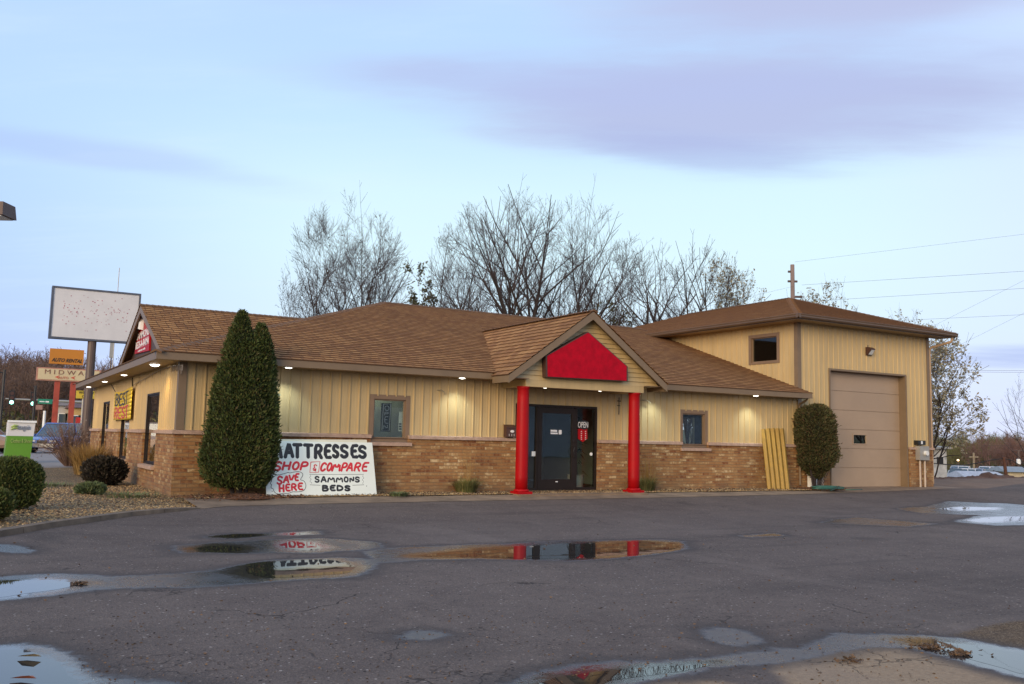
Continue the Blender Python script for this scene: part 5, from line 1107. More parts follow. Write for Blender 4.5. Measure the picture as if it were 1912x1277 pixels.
def bush(name, lab, c, r, h, n, seed):
    rs = random.Random(seed); mb = MB()
    for i in range(n):
        a = rs.random()*6.283; t = rs.random()**.6; e = Vector((c[0]+r*t*math.cos(a), c[1]+r*t*math.sin(a), c[2]+h*math.sqrt(max(.02, 1-t*t*.8))*(.7+.35*rs.random()))); b0 = Vector((c[0]+.15*t*math.cos(a), c[1]+.15*t*math.sin(a), c[2]))
        m1 = b0.lerp(e, .4)+Vector((0, 0, h*.12)); mb.tube([b0, m1, e], [.010, .007, .003], 3, caps=False)
        for k in range(5):
            p = m1.lerp(e, rs.random()); q = p+Vector((rs.uniform(-.3, .3), rs.uniform(-.3, .3), rs.uniform(-.05, .35)))*(.4+.4*r*.6); mb.tube([p, q], [.005, .002], 3, caps=False)
    g = thing(name, lab, 'shrub', c); mb.build('twigs', M['brush'], g, fixn=False)
    rs2 = np.random.RandomState(seed); k = 260; th = rs2.rand(k)*6.283; rr = r*rs2.rand(k)**.5; z = h*np.sqrt(np.maximum(.05, 1-(rr/r)**2*.8))*(.3+.7*rs2.rand(k)); P = np.c_[c[0]+rr*np.cos(th), c[1]+rr*np.sin(th), c[2]+z]
    V, Fq = sprays(rs2, P, unit(rs2.normal(size=(k, 3))), .06, .018); npmesh('dead_leaf', V, Fq, mat(name+'_leaf', (.3, .22, .17), .8), g)
c = onz(128, 868, 0); bush('bare_bush', 'large reddish-brown leafless bush beyond the tan grass', (c.x, c.y-.3, -.03), 1.25, 1.75, 240, 4)
# stones and litter on the bed and lot
def stones(name, pts, m, seed, s0, s1, kind='stuff', flat=.6):
    rs = np.random.RandomState(seed); o = np.array([(1, 0, 0), (-1, 0, 0), (0, 1, 0), (0, -1, 0), (0, 0, 1), (0, 0, -1)], float); fc = np.array([(0, 2, 4), (2, 1, 4), (1, 3, 4), (3, 0, 4), (2, 0, 5), (1, 2, 5), (3, 1, 5), (0, 3, 5)])
    n = len(pts); s = rs.uniform(s0, s1, (n, 1, 1)); q = o[None]*(.7+.6*rs.rand(n, 6, 1))*s; q[..., 2] *= flat; a = rs.rand(n)*6.28; ca, sa = np.cos(a)[:, None], np.sin(a)[:, None]
    x = q[..., 0]*ca-q[..., 1]*sa; y = q[..., 0]*sa+q[..., 1]*ca; V = np.stack([x, y, q[..., 2]], -1)+np.asarray(pts)[:, None, :]
    Fq = (fc[None]+(np.arange(n)*6)[:, None, None]).reshape(-1, 3); return tag(npmesh(name, V.reshape(-1, 3), Fq, m), kind=kind)
rs = np.random.RandomState(1); n = 9000
x = rs.uniform(-6, .6, n); y = edge_y(x)+.25+rs.rand(n)**1.6*8; k = ~((x > -.05) & (y > -.05)); x, y = x[k], y[k]
stones('loose_stone', np.c_[x, y, .0+.03*fbm(x*1.3, y*1.3, 8)*sstep(y-edge_y(x), .1, .8)-.028-.06*(1-sstep(y-edge_y(x), .2, 3.))], M['stonebit'], 2,   .010, .026)
x = rs.uniform(.3, 18.3, 7000); y = -.06-rs.rand(7000)*.95; stones('loose_stone', np.c_[x, y, .012+0*x], M['stonebit'], 3, .01, .026)
def litter(name, P, m, seed, s):
    rs = np.random.RandomState(seed); D = unit(rs.normal(size=P.shape)*np.array([1, 1, .12])); V, Fq = sprays(rs, P, D, s*(.5+rs.rand(len(P))), s*.25); return tag(npmesh(name, V, Fq, m), kind='stuff')
litter('needle_litter', LITP[(LITP[:, 1] < -.06)], M['duff'], 41, .07)
x = rs.uniform(-5, 18, 2600); y = np.where(x < .3, edge_y(x)+.2+rs.rand(2600)*5, -.1-rs.rand(2600)*.9); k = ~((x > -.05) & (y > -.05)); litter('leaf_litter', np.c_[x[k], y[k], .03+0*x[k]], M['leaflitter'], 4, .055)
# bits of leaf on the near asphalt
pp_ = [onz(rs.uniform(150, 1750), rs.uniform(1140, 1277)**1., ZL) for _ in range(900)]
litter('leaf_litter', np.array([(p.x, p.y, asph_z(p.x, p.y)+.006) for p in pp_]), M['leaflitter'], 5, .022)
pp_ = [onz(rs.uniform(0, 1900), rs.uniform(960, 1140), ZL) for _ in range(240)]
litter('leaf_litter', np.array([(p.x, p.y, asph_z(p.x, p.y)+.006) for p in pp_]), M['leaflitter'], 6, .03)
def debris(lab, cx, cy, wpx, hpx, n, seed):
    rs = np.random.RandomState(seed); P = []
    for i in range(n): p = onz(cx+rs.normal()*wpx/2, cy+rs.normal()*hpx/2, ZL+.01); P.append((p.x, p.y, ZL+.010+.006*rs.rand()))
    P = np.array(P); V, Fq = sprays(rs, P, unit(rs.normal(size=P.shape)*np.array([1, 1, .12])), .035*(.5+rs.rand(n)), .011); tag(npmesh('leaf_debris', V, Fq, M['leaflitter']), lab, 'debris')
debris('clump of wet dead leaves in the gutter puddle at lower right', 1735, 1208, 34, 5, 110, 1); debris('second clump of wet leaves further along the gutter puddle', 1788, 1220, 30, 5, 90, 2)
debris('dark scrap of leaves at the right tip of the left puddle', 150, 1089, 12, 2, 60, 3); debris('twiggy scrap lying on the tan patch of the lot', 1588, 1232, 22, 6, 60, 5)
RTv2 = Vector((RT.x, RT.y, 0)).normalized(); DV2 = Vector((FW.x, FW.y, 0)).normalized()
for i, (px, py, lab, s) in enumerate([(43, 1268, 'reddish leaf in the puddle at lower left', .05), (55, 1227, 'pale curled leaf in the puddle at lower left', .05)]):
    c = onz(px, py, ZL+.012); mb = MB(); r = random.Random(i)
    d = RTv2*s*1.6; e = DV2*s*.9; up = Vector((0, 0, 1)); P_ = lambda u, v, z: c+d*u+e*v+up*z
    mb.face([P_(-1, 0, .004), P_(-.3, -.9, .022), P_(.6, -.7, .03), P_(1., 0, .006)]); mb.face([P_(-1, 0, .004), P_(1., 0, .006), P_(.5, .8, .012), P_(-.4, .9, .008)])
    tag(mb.build('fallen_leaf', mat('leaf_tone%d' % i, [(.3, .10, .06), (.28, .24, .16)][i], .7), fixn=False), lab, 'leaf')

# ------------------------------------------------------------------ trees
def grow_tree(seed, stems, levels, H, twig, spread=.5, up=.25, wig=.12, nch=(3, 5), ratio=.62, rmin=.006, env=None):
    """returns arrays of branch polylines (points, radii, level)"""
    rs = random.Random(seed); out = []; tips = []
    def br(p, d, L, r, lv):
        n = 7 if lv == 0 else (5 if lv < levels-1 else 3); pts = [p]; rad = [r]; q = Vector(p); dd = Vector(d); seg = L/n; kids = []
        stop = False; lim = 1+rs.gauss(0, .06)
        for i in range(n):
            if env and i > 0 and lv > 0:
                ex, ey, ez, er, eh = env
                if ((q.x-ex)**2+(q.y-ey)**2)/er**2+(max(0, q.z-ez)/eh)**2 > lim: stop = True; break
            dd = (dd+Vector((rs.gauss(0, wig), rs.gauss(0, wig), rs.gauss(0, wig)))+Vector((0, 0, up*(.35 if lv < 2 else .6)/n*2))).normalized(); q = q+dd*seg; pts.append(q.copy()); t = (i+1)/n
            rad.append(max(rmin*.6, r*(1-(.90 if env and lv == 0 else .70)*t))); 
            if lv < levels-1 and i >= (1 if lv or env else 2): kids.append((q.copy(), dd.copy(), rad[-1], t))
        if len(pts) < 2: return
        out.append((pts, rad, lv))
        if stop: return
        if lv >= levels-2: tips.extend([(a, dd.copy()) for a in pts[1:]])
        if lv < levels-1:
            N = rs.randint(*nch)+((6 if env else 2) if lv == 0 else 0)
            for j in range(N):
                a = kids[min(len(kids)-1, int((j+rs.random()*.8)/N*len(kids)))]; ax = a[1].orthogonal().normalized(); ax.rotate(Matrix.Rotation(rs.random()*6.283, 3, a[1])); nd = (a[1]*(1-spread*.35)+ax*spread*(.7+.6*rs.random())).normalized()
                br(a[0], nd, L*ratio*(.75+.5*rs.random())*(1-.25*a[3]), max(rmin, a[2]*(.78 if env else .72)), lv+1)
            br(pts[-1], dd, L*ratio*.8, rad[-1], lv+1)
    for (p, d, L, r) in stems:
        p = Vector(p); d = Vector(d).normalized()
        if env:
            ex, ey, ez, er, eh = env; t = 1.
            while t < 25:
                q = p+d*t
                if ((q.x-ex)**2+(q.y-ey)**2)/er**2+(max(0, q.z-ez)/eh)**2 > 1: break
                t += .1
            L = t*(.72+.16*rs.random())
        br(p, d, L, r, 0)
    return out, tips
def tubes_np(brs, sidesf):
    Vs = []; Fs = []; off = 0
    for pts, rad, lv in brs:
        k = sidesf(lv); P = np.array([tuple(p) for p in pts]); n = len(P); T = np.gradient(P, axis=0); T = unit(T); ref = np.array([.31, .77, .55]); a = unit(np.cross(T, ref)); b = np.cross(T, a); an = np.arange(k)*2*math.pi/k
        ring = P[:, None]+np.array(rad)[:, None, None]*(a[:, None]*np.cos(an)[None, :, None]+b[:, None]*np.sin(an)[None, :, None]); Vs.append(ring.reshape(-1, 3)); i = np.arange(n-1)[:, None]*k; j = np.arange(k)[None]; j2 = (j+1) % k
        Fs.append(np.stack([i+j, i+j2, i+k+j2, i+k+j], -1).reshape(-1, 4)+off); off += n*k
    return np.concatenate(Vs), np.concatenate(Fs)
BIG = dict(spread=.60, up=.22, wig=.05, nch=(5, 6), ratio=.54, rmin=.0085)
def envl(px, D, rpx, ptop, pc): c = gpos(px, D); zt, zc = atD(px, ptop, D).z, atD(px, pc, D).z; return (c[0], c[1], zc, rpx*D/F, zt-zc)
def tree(name, lab, base, seed, stems, levels, leaves=0, leafm=None, leafsize=.1, group=None, bark=None, twigm=None, trunk_lv=1, leafj=.25, **kw):
    g = thing(name, lab, 'tree', base, group); st = [((base[0]+s[0], base[1]+s[1], base[2]-.2), s[2], s[3], s[4]) for s in stems]
    brs, tips = grow_tree(seed, st, levels, 0, 0, **kw)
    V, Fq = tubes_np([b for b in brs if b[2] <= trunk_lv], lambda l: 8 if l == 0 else 5); npmesh('trunk', V, Fq, bark or M['bark'], g, smooth=True)
    V, Fq = tubes_np([b for b in brs if b[2] > trunk_lv], lambda l: 3); mi = np.zeros(len(Fq), int)
    if leaves:
        rs = np.random.RandomState(seed); ids = rs.randint(0, len(tips), leaves); P = np.array([tuple(tips[i][0]) for i in ids])+rs.normal(size=(leaves, 3))*leafj*leafsize*2; D = unit(rs.normal(size=(leaves, 3)))
        V2, F2 = sprays(rs, P, D, leafsize*(.6+.8*rs.rand(leaves)), leafsize*.3); Fq = np.concatenate([Fq, F2+len(V)]); V = np.concatenate([V, V2]); mi = np.concatenate([mi, np.ones(leaves, int)])
    npmesh('crown', V, Fq, [twigm or M['twig'], leafm or M['bud']], g, mi)
    return g
def gpos(px, D, z=None):
    p = atD(px, 830, D); zz_ = float(terr_z(np.array([p.x]), np.array([p.y]))[0]) if z is None else z; return (p.x, p.y, zz_)
RTv = Vector((RT.x, RT.y, 0)).normalized(); DV = Vector((FW.x, FW.y, 0)).normalized()
def fan(n, seed, tilt, L, r, base=.3, dl=.2):
    rs = random.Random(seed); o = []
    for i in range(n):
        s = (i/(n-1)*2-1) if n > 1 else 0; d = RTv*(s*tilt+rs.gauss(0, .04))+DV*rs.gauss(0, tilt*.45)+Vector((0, 0, 1)); bb = RTv*s*base+DV*rs.gauss(0, base*.5); o.append((bb.x, bb.y, d, L*(1-.18*abs(s)+rs.gauss(0, .05))*(1+dl*0), r*(1-.3*abs(s))))
    return o
tree('bare_tree', 'bare many-stemmed tree rising behind the left part of the roof', gpos(640, 60), 21, fan(10, 4, .54, 15.5, .20, 1.1), 5, leaves=500, leafm=M['leafdark'], leafsize=.16, env=envl(636, 60, 122, 348, 530), **BIG)
tree('bare_tree', 'broad bare tree with dark fanning stems behind the roof left of the porch', gpos(950, 58), 22, fan(11, 5, .66, 15.5, .26, 1.6), 5, env=envl(945, 58, 158, 352, 540), **BIG)
tree('bare_tree', 'broad bare tree with dark fanning stems behind the porch gable', gpos(1062, 59), 44, fan(11, 16, .64, 15.0, .26, 1.6), 5, env=envl(1062, 58, 140, 354, 530), **BIG)
tree('bare_tree', 'thin bare leaning tree between the two broad trees and the left one', gpos(868, 60), 24, fan(5, 7, .24, 11.5, .13, .7), 5, env=envl(850, 60, 66, 405, 560), **BIG)
tree('bare_tree', 'open bare tree with crooked limbs behind the right roof valley', gpos(1212, 54), 55, fan(7, 18, .26, 11.5, .22, .4), 5, env=envl(1215, 54, 84, 420, 520), spread=.62, up=.2, wig=.14, nch=(4, 6), ratio=.50, rmin=.009)
tree('bare_tree', 'slender bare tree leaning right behind the garage wing roof', gpos(1300, 56), 56, fan(7, 19, .28, 10.5, .19, .4), 5, env=envl(1312, 56, 78, 446, 540), spread=.55, up=.22, wig=.1, nch=(4, 6), ratio=.50, rmin=.009)
tree('leafing_tree', 'small tree with dark young leaves between the left bare tree and the broad ones', gpos(765, 58), 27, fan(6, 10, .10, 9.4, .06, .7), 5, env=envl(765, 58, 42, 482, 560), leaves=3000, leafm=M['leafdark'], leafsize=.20, spread=.45, up=.3, ratio=.42, nch=(4, 6))
tree('leafing_tree', 'small tree with dark young leaves just left of the open crooked tree', gpos(1130, 56), 28, fan(7, 11, .26, 7.4, .07, .9), 5, env=envl(1130, 56, 62, 556, 600), leaves=4200, leafm=M['leafdark'], leafsize=.19, spread=.5, up=.2, ratio=.46, nch=(4, 6))
tree('leafing_tree', 'pinkish budding tree behind the garage wing, left of the utility pole', gpos(1350, 60), 29, fan(8, 12, .2, 9.0, .07, 1.), 5, env=envl(1352, 60, 78, 468, 560), leaves=4200, leafm=M['bud'], leafsize=.19, spread=.5, up=.25, ratio=.46, nch=(4, 6))
tree('leafing_tree', 'pinkish budding tree behind the garage wing, right of the utility pole', gpos(1545, 60), 30, fan(8, 13, .17, 9.2, .07, 1.), 5, env=envl(1545, 60, 62, 515, 570), leaves=4000, leafm=M['bud'], leafsize=.19, spread=.5, up=.25, ratio=.46, nch=(4, 6))
tree('leafing_tree', 'pinkish budding tree showing over the right eave of the garage wing', gpos(1690, 62), 31, fan(8, 14, .2, 7.8, .07, 1.), 5, env=envl(1692, 62, 66, 560, 605), leaves=3600, leafm=M['bud'], leafsize=.19, spread=.5, up=.25, ratio=.46, nch=(4, 6))
tree('leafing_tree', 'young-leaved tree at the right end of the garage wing', gpos(1722, 43), 32, fan(6, 15, .30, 4.6, .06, .4), 5, env=envl(1742, 43, 92, 598, 740), leaves=6500, leafm=M['bud'], leafsize=.14, spread=.6, up=.04, ratio=.52, nch=(3, 5))
tree('bare_tree', 'pale bare tree cut by the right picture edge', gpos(1960, 62), 33, fan(4, 16, .4, 4.6, .09, .3), 5, env=envl(1962, 62, 80, 680, 780), spread=.6, up=.1, ratio=.55, nch=(3, 4), wig=.1)

# ------------------------------------------------------------------ far woods (masses nobody could count)
def wood(name, spots, seed, kinds, m, lab=None, leafm=None, nleaf=0):
    """each spot (x, y, z, height) gets a bare tree from a few grown kinds, all in one object"""
    rs = np.random.RandomState(seed); protos = []
    for k in range(kinds):
        brs, tips = grow_tree(seed*10+k, [(s[0:2]+(0,), s[2], s[3], s[4]) for s in fan(3, seed+k, .32, 4.6, .11, .15)], 4, 0, 0, spread=.6, up=.3, wig=.1, nch=(3, 5), ratio=.55, rmin=.018)
        V, Fq = tubes_np(brs, lambda l: 3); mi = np.zeros(len(Fq), int)
        if nleaf:
            ids = rs.randint(0, len(tips), nleaf); P = np.array([tuple(tips[i][0]) for i in ids])+rs.normal(size=(nleaf, 3))*.25; V2, F2 = sprays(rs, P, unit(rs.normal(size=(nleaf, 3))), (.12 if leafm is not M.get('woodgreen2') else .22)*(.5+rs.rand(nleaf)), .05); Fq = np.concatenate([Fq, F2+len(V)]); V = np.concatenate([V, V2]); mi = np.concatenate([mi, np.ones(nleaf, int)])
        protos.append((V/V[:, 2].max(), Fq, mi))
    Vs, Fs, Ms, off = [], [], [], 0
    for x, y, z, h in spots:
        V, Fq, mi = protos[rs.randint(kinds)]; a = rs.rand()*6.28; c, s = math.cos(a), math.sin(a); q = np.c_[V[:, 0]*c-V[:, 1]*s, V[:, 0]*s+V[:, 1]*c, V[:, 2]]*h*np.array([1.15, 1.15, 1])+np.array([x, y, z]); Vs.append(q); Fs.append(Fq+off); Ms.append(mi); off += len(V)
    return tag(npmesh(name, np.concatenate(Vs), np.concatenate(Fs), [m, leafm or m], None, np.concatenate(Ms)), lab, 'wood', kind='stuff')
def spotsin(n, a0, a1, r0, r1, h0, h1, seed):
    rs = np.random.RandomState(seed); a = np.radians(rs.uniform(a0, a1, n)); r = np.sqrt(rs.uniform(r0*r0, r1*r1, n)); x = CAM.x+r*np.sin(a); y = CAM.y+r*np.cos(a); z = terr_z(x, y); return np.c_[x, y, z-.1, rs.uniform(h0, h1, n)]
M['woodbrown'] = mat('wood_brown', (.12, .068, .05), .9, .3, .05, island=[(.10, .055, .04), (.14, .08, .055), (.17, .105, .07), (.09, .06, .05)])
M['woodgreen'] = mat('wood_green', (.14, .13, .035), .9, .3, .05, island=[(.12, .115, .03), (.17, .16, .04), (.10, .10, .03), (.19, .165, .06), (.15, .10, .05)], trans=.2)
M['woodolive'] = mat('wood_olive', (.10, .085, .045), .9, .3, .05, island=[(.08, .07, .035), (.12, .10, .05), (.14, .12, .06), (.09, .07, .045)])
M['woodgreen2'] = mat('wood_fresh_green', (.14, .13, .035), .9, .3, .05, island=[(.13, .14, .025), (.19, .19, .04), (.10, .115, .025), (.22, .19, .06), (.16, .11, .05)], trans=.3)
wood('hillside_wood', spotsin(250, -8, 11, 105, 200, 7, 10.5, 1), 1, 5, M['woodbrown'], 'brown leafless wood covering the hill behind the street at the left', M['woodbrown'], 60)
wood('hillside_wood', spotsin(120, -8, 16, 200, 330, 9, 12, 4), 4, 4, M['woodbrown'], 'green-tinged wood along the crest of the left hill', M['woodgreen'], 90)
wood('valley_wood', spotsin(230, 50, 66, 205, 380, 6, 8.2, 2), 2, 4, M['woodolive'], 'green and brown spring wood along the far side of the valley at the right', M['woodgreen2'], 620)
wood('valley_wood', spotsin(60, 57.5, 65, 200, 240, 7, 10., 3), 3, 3, mat('wood_pink', (.18, .10, .08), .9), 'taller pinkish leafless trees standing out of the valley wood', None, 0)
# far bottom filling between tree stems: undergrowth
rs = np.random.RandomState(9); sp = np.concatenate([spotsin(14000, -8, 14, 98, 210, .5, 2, 5), spotsin(14000, 49, 66, 205, 400, .5, 3, 6)]); P = sp[:, :3]+np.c_[rs.normal(size=(len(sp), 2)), rs.rand(len(sp))*sp[:, 3]]
V, Fq = sprays(rs, P, unit(rs.normal(size=P.shape)+np.array([0, 0, .8])), .7, .12); tag(npmesh('undergrowth', V, Fq, M['woodgreen']), 'brushy undergrowth below the far woods', 'undergrowth', kind='stuff')

# ------------------------------------------------------------------ signs and poles at the left
XD, YD = Vector((1, 0, 0)), Vector((0, 1, 0))
def plane_at(px0, py0, D): return atD(px0, py0, D)
# big blank board on a pole
g = thing('pole_sign', 'large blank pale sign board in a dark frame high on a brown pole', 'sign', (0.7, 22.2, 0))
y0 = 21.8; a, b = ony(98, 533, y0), ony(264, 547, y0); c = ony(93.5, 631, y0); w_, h_ = b.x-a.x, a.z-c.z; x0, zt = a.x, a.z
mb = MB(); e = .075
for q in ((x0, x0+w_, zt-e, zt), (x0, x0+w_, zt-h_, zt-h_+e), (x0, x0+e, zt-h_+e, zt-e), (x0+w_-e, x0+w_, zt-h_+e, zt-e)): mb.box(q[0], q[1], y0-.02, y0+.4, q[2], q[3])
mb.box(x0+e, x0+w_-e, y0+.3, y0+.38, zt-h_+e, zt-e); mb.build('frame', mat('slate_frame', (.075, .085, .11), .5), g)
mb = MB(); mb.box(x0+e+.002, x0+w_-e-.002, y0+.01, y0+.29, zt-h_+e+.002, zt-e-.002); mb.build('sign_face', mat('blank_face', (.60, .585, .575), .5, .07, 1.5), g)
r = random.Random(2); mb = MB()
for i in range(95):
    sx, sz = x0+w_*(.12+.76*r.random()), zt-h_*(.12+.7*min(1, abs(r.gauss(.45, .22)))); s_ = r.uniform(.010, .022); mb.box(sx, sx+s_*2, y0+.004, y0+.0095, sz, sz+s_*1.5)
mb.build('speckle', mat('red_speck', (.35, .06, .10), .6), g)
pc = ony(172, 640, y0+.2).x; mb = MB(); mb.tube([(pc, y0+.2, -.1), (pc, y0+.2, zt-h_+.01)], .17, 14); mb.build('pole', M['steelpole'], g)
# pylon: orange panel over a long cream board on two red posts
g = thing('pylon_sign', 'orange auto rental panel above a long cream board on two red posts, far left', 'sign', (1.7, 50, 0))
y0 = 49.5; a, b, c = ony(94, 650, y0), ony(157.5, 652.5, y0), ony(93, 678.5, y0)
mb = MB(); mb.box(a.x, b.x, y0, y0+.4, c.z, a.z); bevel(mb.build('orange_panel', mat('orange_face', (.50, .185, .012), .5, .05, 1), g), .02)
text_obj('lettering', 'AUTO RENTAL', M['black'], g, (a.x+.12, y0-.01, c.z+.14), XD, (0, 0, 1), (b.x-a.x)*.9, .26, .02, shear=.35, off=.02)
a2, b2, c2 = ony(69, 685, y0), ony(189, 689, y0), ony(68, 709.5, y0)
mb = MB(); mb.box(a2.x, b2.x, y0, y0+.4, c2.z, a2.z); mb.build('frame', mat('pink_frame', (.42, .2, .13), .5), g)
mb = MB(); mb.box(a2.x+.09, b2.x-.09, y0-.02, y0-.001, c2.z+.08, a2.z-.08); mb.build('cream_board', mat('cream_face', (.58, .47, .27), .5, .05, 1), g)
text_obj('lettering', 'M I D W A Y', mat('dull_red_letter', (.22, .09, .05), .5), g, (a2.x+.5, y0-.03, c2.z+.46), XD, (0, 0, 1), (b2.x-a2.x)*.72, .3, .02)
text_obj('lettering', 'AUTO', mat('red_letter_small', (.5, .10, .05), .5), g, (a2.x+1.35, y0-.03, c2.z+.16), XD, (0, 0, 1), .62, .16, .02)
for dx in (1.12, 2.1):
    mb = MB(); s_ = .13; mb.prism([(a2.x+dx, c2.z+.27), (a2.x+dx+.3, c2.z+.4), (a2.x+dx+.22, c2.z+.27), (a2.x+dx+.3, c2.z+.14)], 'y', y0-.032, y0-.021); mb.build('arrow', MATS['red_letter_small'], g)
for px in (103.5, 133.5):
    xx = ony(px, 760, y0+.2).x; mb = MB(); mb.box(xx-.17, xx+.17, y0+.1, y0+.34, -.1, c2.z); mb.build('post', mat('red_post_%d' % px, (.36, .06, .03), .5, .2, 2), g)
    mb = MB(); mb.box(xx-.06, xx+.06, y0+.15, y0+.27, a2.z, c.z); mb.build('bracket', M['steelpole'], g)
mb = MB(); z_ = ony(118, 745, y0+.2).z; mb.box(ony(103.5, 745, y0).x+.17, ony(133.5, 745, y0).x-.17, y0+.18, y0+.24, z_-.04, z_+.04); mb.build('crossbar', M['black'], g)
# yellow sign further off
g = thing('yellow_sign', 'small yellow sign on a thin post, half hidden by the brown pole', 'sign', (4.5, 56, 0)); y0 = 56.
a, b = ony(143, 729, y0), ony(181, 745, y0); mb = MB(); mb.box(a.x, b.x, y0, y0+.25, b.z, a.z); mb.build('panel', mat('yellow_face', (.58, .42, .04), .5), g)
text_obj('lettering', 'WE BUY', M['black'], g, (a.x+.15, y0-.01, b.z+.35), XD, (0, 0, 1), (b.x-a.x)*.75, .2, .02); text_obj('lettering', 'CARS', M['black'], g, (a.x+.4, y0-.01, b.z+.06), XD, (0, 0, 1), (b.x-a.x)*.45, .2, .02)
xx = ony(154, 760, y0+.1).x; mb = MB(); mb.tube([(xx, y0+.12, -.1), (xx, y0+.12, b.z)], .07, 8); mb.build('post', M['metal'], g)
# donation bin
g = thing('donation_bin', 'green and white clothing donation bin standing on the pavement behind the round shrub', 'bin', (-2.2, 20.1, 0))
a = onz(6.5, 861, 0); b = ony(55.5, 863, a.y); b.z = 0; u = (b-a).normalized(); n = Vector((u.y, -u.x, 0)); t0 = ony(33, 785, a.y).z; z1 = ony(30, 814, a.y).z; w_ = (b-a).length; k = Vector((0, 0, 1))
mb = MB(); e = .03; d = -n*1.15; lean = -n*.10+u*.10
mb.hexa([a, b, b+d, a+d, a+k*z1+lean*.6, b+k*z1+lean*.6, b+k*z1+d, a+k*z1+d+lean*.4]); bevel(mb.build('body', mat('bin_green', (.10, .25, .012), .45, .05, 2), g), .02)
A, Bv = a+k*(z1+.002)+lean*.6, b+k*(z1+.002)+lean*.6
mb = MB(); mb.hexa([A, Bv, Bv+d-lean*.6, A+d-lean*.2, A+k*(t0-z1-.08)+lean*.4, Bv+k*(t0-z1-.08)+lean*.4, Bv+k*(t0-z1-.08)+d-lean*.6, A+k*(t0-z1-.08)+d-lean*.2]); bevel(mb.build('hopper', mat('bin_white', (.60, .58, .55), .5, .04, 2), g), .02)
mb = MB(); tt = k*(t0-z1-.078)+lean*.4; mb.hexa([A+tt-u*.04+n*.05, Bv+tt+u*.04+n*.05, Bv+tt+d+u*.04, A+tt+d-u*.04, A+tt-u*.04+n*.05+k*.08, Bv+tt+u*.04+n*.05+k*.08, Bv+tt+d+u*.04+k*.08, A+tt+d-u*.04+k*.08]); bevel(mb.build('lid', M['white'], g), .015)
text_obj('lettering', 'usagain', mat('bin_grey_letter', (.22, .24, .28), .5), g, A+u*(w_*.34)+k*.18+n*.02+lean*.2, u, k, w_*.48, .26, .02)
mb = MB(); cc = A+u*(w_*.22)+k*.3+n*.03+lean*.25
for q in range(2): mb.tube([cc-u*.12+k*(-.06+.1*q), cc+k*(.02+.08*q), cc+u*.12+k*(.0+.1*q)], [.02, .05, .02], 6)
mb.build('leaf_mark', mat('bin_lime', (.35, .45, .12), .5), g)
text_obj('lettering', 'Clothes & Shoes', MATS['bin_lime'], g, a+k*(z1-.26)+u*.14+n*.03+lean*.5, u, k, w_*.8, .15, .02)
# street lamp head over the left edge
g = thing('lot_lamp', 'dark shoebox lamp head on an arm reaching in from the left picture edge', 'lamp', tuple(atD(-60, 830, 14)[:2])+(ZL,))
c0 = atD(14, 394, 14); u = -RT*1.; u.z = 0; u = Vector((RT.x, RT.y, 0)).normalized(); v = Vector((-u.y, u.x, 0)); k = Vector((0, 0, 1))
tip = atD(19, 393, 14); L = .62; P = lambda s, t, z: tip-u*s+v*t+k*z
mb = MB(); mb.hexa([P(L, -.2, -.11), P(0, -.2, -.11), P(0, .2, -.11), P(L, .2, -.11), P(L, -.17, .1), P(.02, -.17, .1), P(.02, .17, .1), P(L, .17, .1)]); bevel(mb.build('housing', M['signdark'], g), .015)
mb = MB(); mb.hexa([P(L-.05, -.16, -.125), P(.04, -.16, -.125), P(.04, .16, -.125), P(L-.05, .16, -.125), P(L-.05, -.16, -.108), P(.04, -.16, -.108), P(.04, .16, -.108), P(L-.05, .16, -.108)]); mb.build('lens', M['lampglass'], g)
mb = MB(); q0 = P(L, 0, 0); q1 = P(L+.75, 0, -.03); mb.tube([q0, q1], .045, 8); mb.tube([(q1.x, q1.y, ZL-.1), (q1.x, q1.y, q1.z+.1)], [.075, .06], 10); mb.build('pole', M['steelpole'], g)
# traffic signals on a mast arm, street name sign
g = thing('signal_mast', 'grey mast arm carrying the traffic signals over the far street', 'mast', (4, 62, 0)); y0 = 64.
pa, pb = ony(10, 744.5, y0), ony(158, 751, y0); mb = MB(); mb.tube([pb, pa], [.11, .06], 8); mb.tube([(pb.x, y0, -.3), (pb.x, y0, pb.z+1)], [.17, .13], 10); mb.build('mast', M['metal'], g)
def signal(px, py, lab):
    c = ony(px, py, y0-.15); g = thing('traffic_signal', lab, 'traffic light', (c.x, c.y, c.z), 'traffic signals over the far street')
    mb = MB(); mb.box(c.x-.2, c.x+.2, y0-.12, y0+.12, c.z-.22, c.z+.95); bevel(mb.build('housing', M['black'], g), .02)
    for i in range(3):
        zc = c.z+.72-i*.36; mb = MB(); mb.tube([(c.x, y0-.125, zc), (c.x, y0-.15, zc)], .15, 14); mb.build('lamp', M['green_lit'] if i == 2 else M['signdark'], g)
signal(21.5, 751, 'green-lit traffic signal, leftmost over the far street'); signal(61.5, 753.5, 'green-lit traffic signal beside the green street sign')
y0 = 66.; signal(157.5, 781, 'low green-lit traffic signal on the brown pole side by the red box')
c = ony(157.5, 781, 66); mb = MB(); mb.tube([(c.x, 66.0, -.3), (c.x, 66.0, c.z-.22)], .08, 8); tag(mb.build('signal_post', M['steelpole']), 'thin post under the low traffic signal', 'post')
g = thing('street_sign', 'green street name sign hung on the mast arm', 'sign', (2, 64, 5)); y0 = 63.8; a, b = ony(71, 744.5, y0), ony(97.5, 754.5, y0); mb = MB(); mb.box(a.x, b.x, y0, y0+.05, b.z, a.z); mb.build('panel', mat('street_green', (.02, .22, .13), .5), g)
text_obj('lettering', 'Main St', M['letwhite'], g, (a.x+.15, y0-.012, b.z+.12), XD, (0, 0, 1), (b.x-a.x)*.6, .2, .012) if False else None
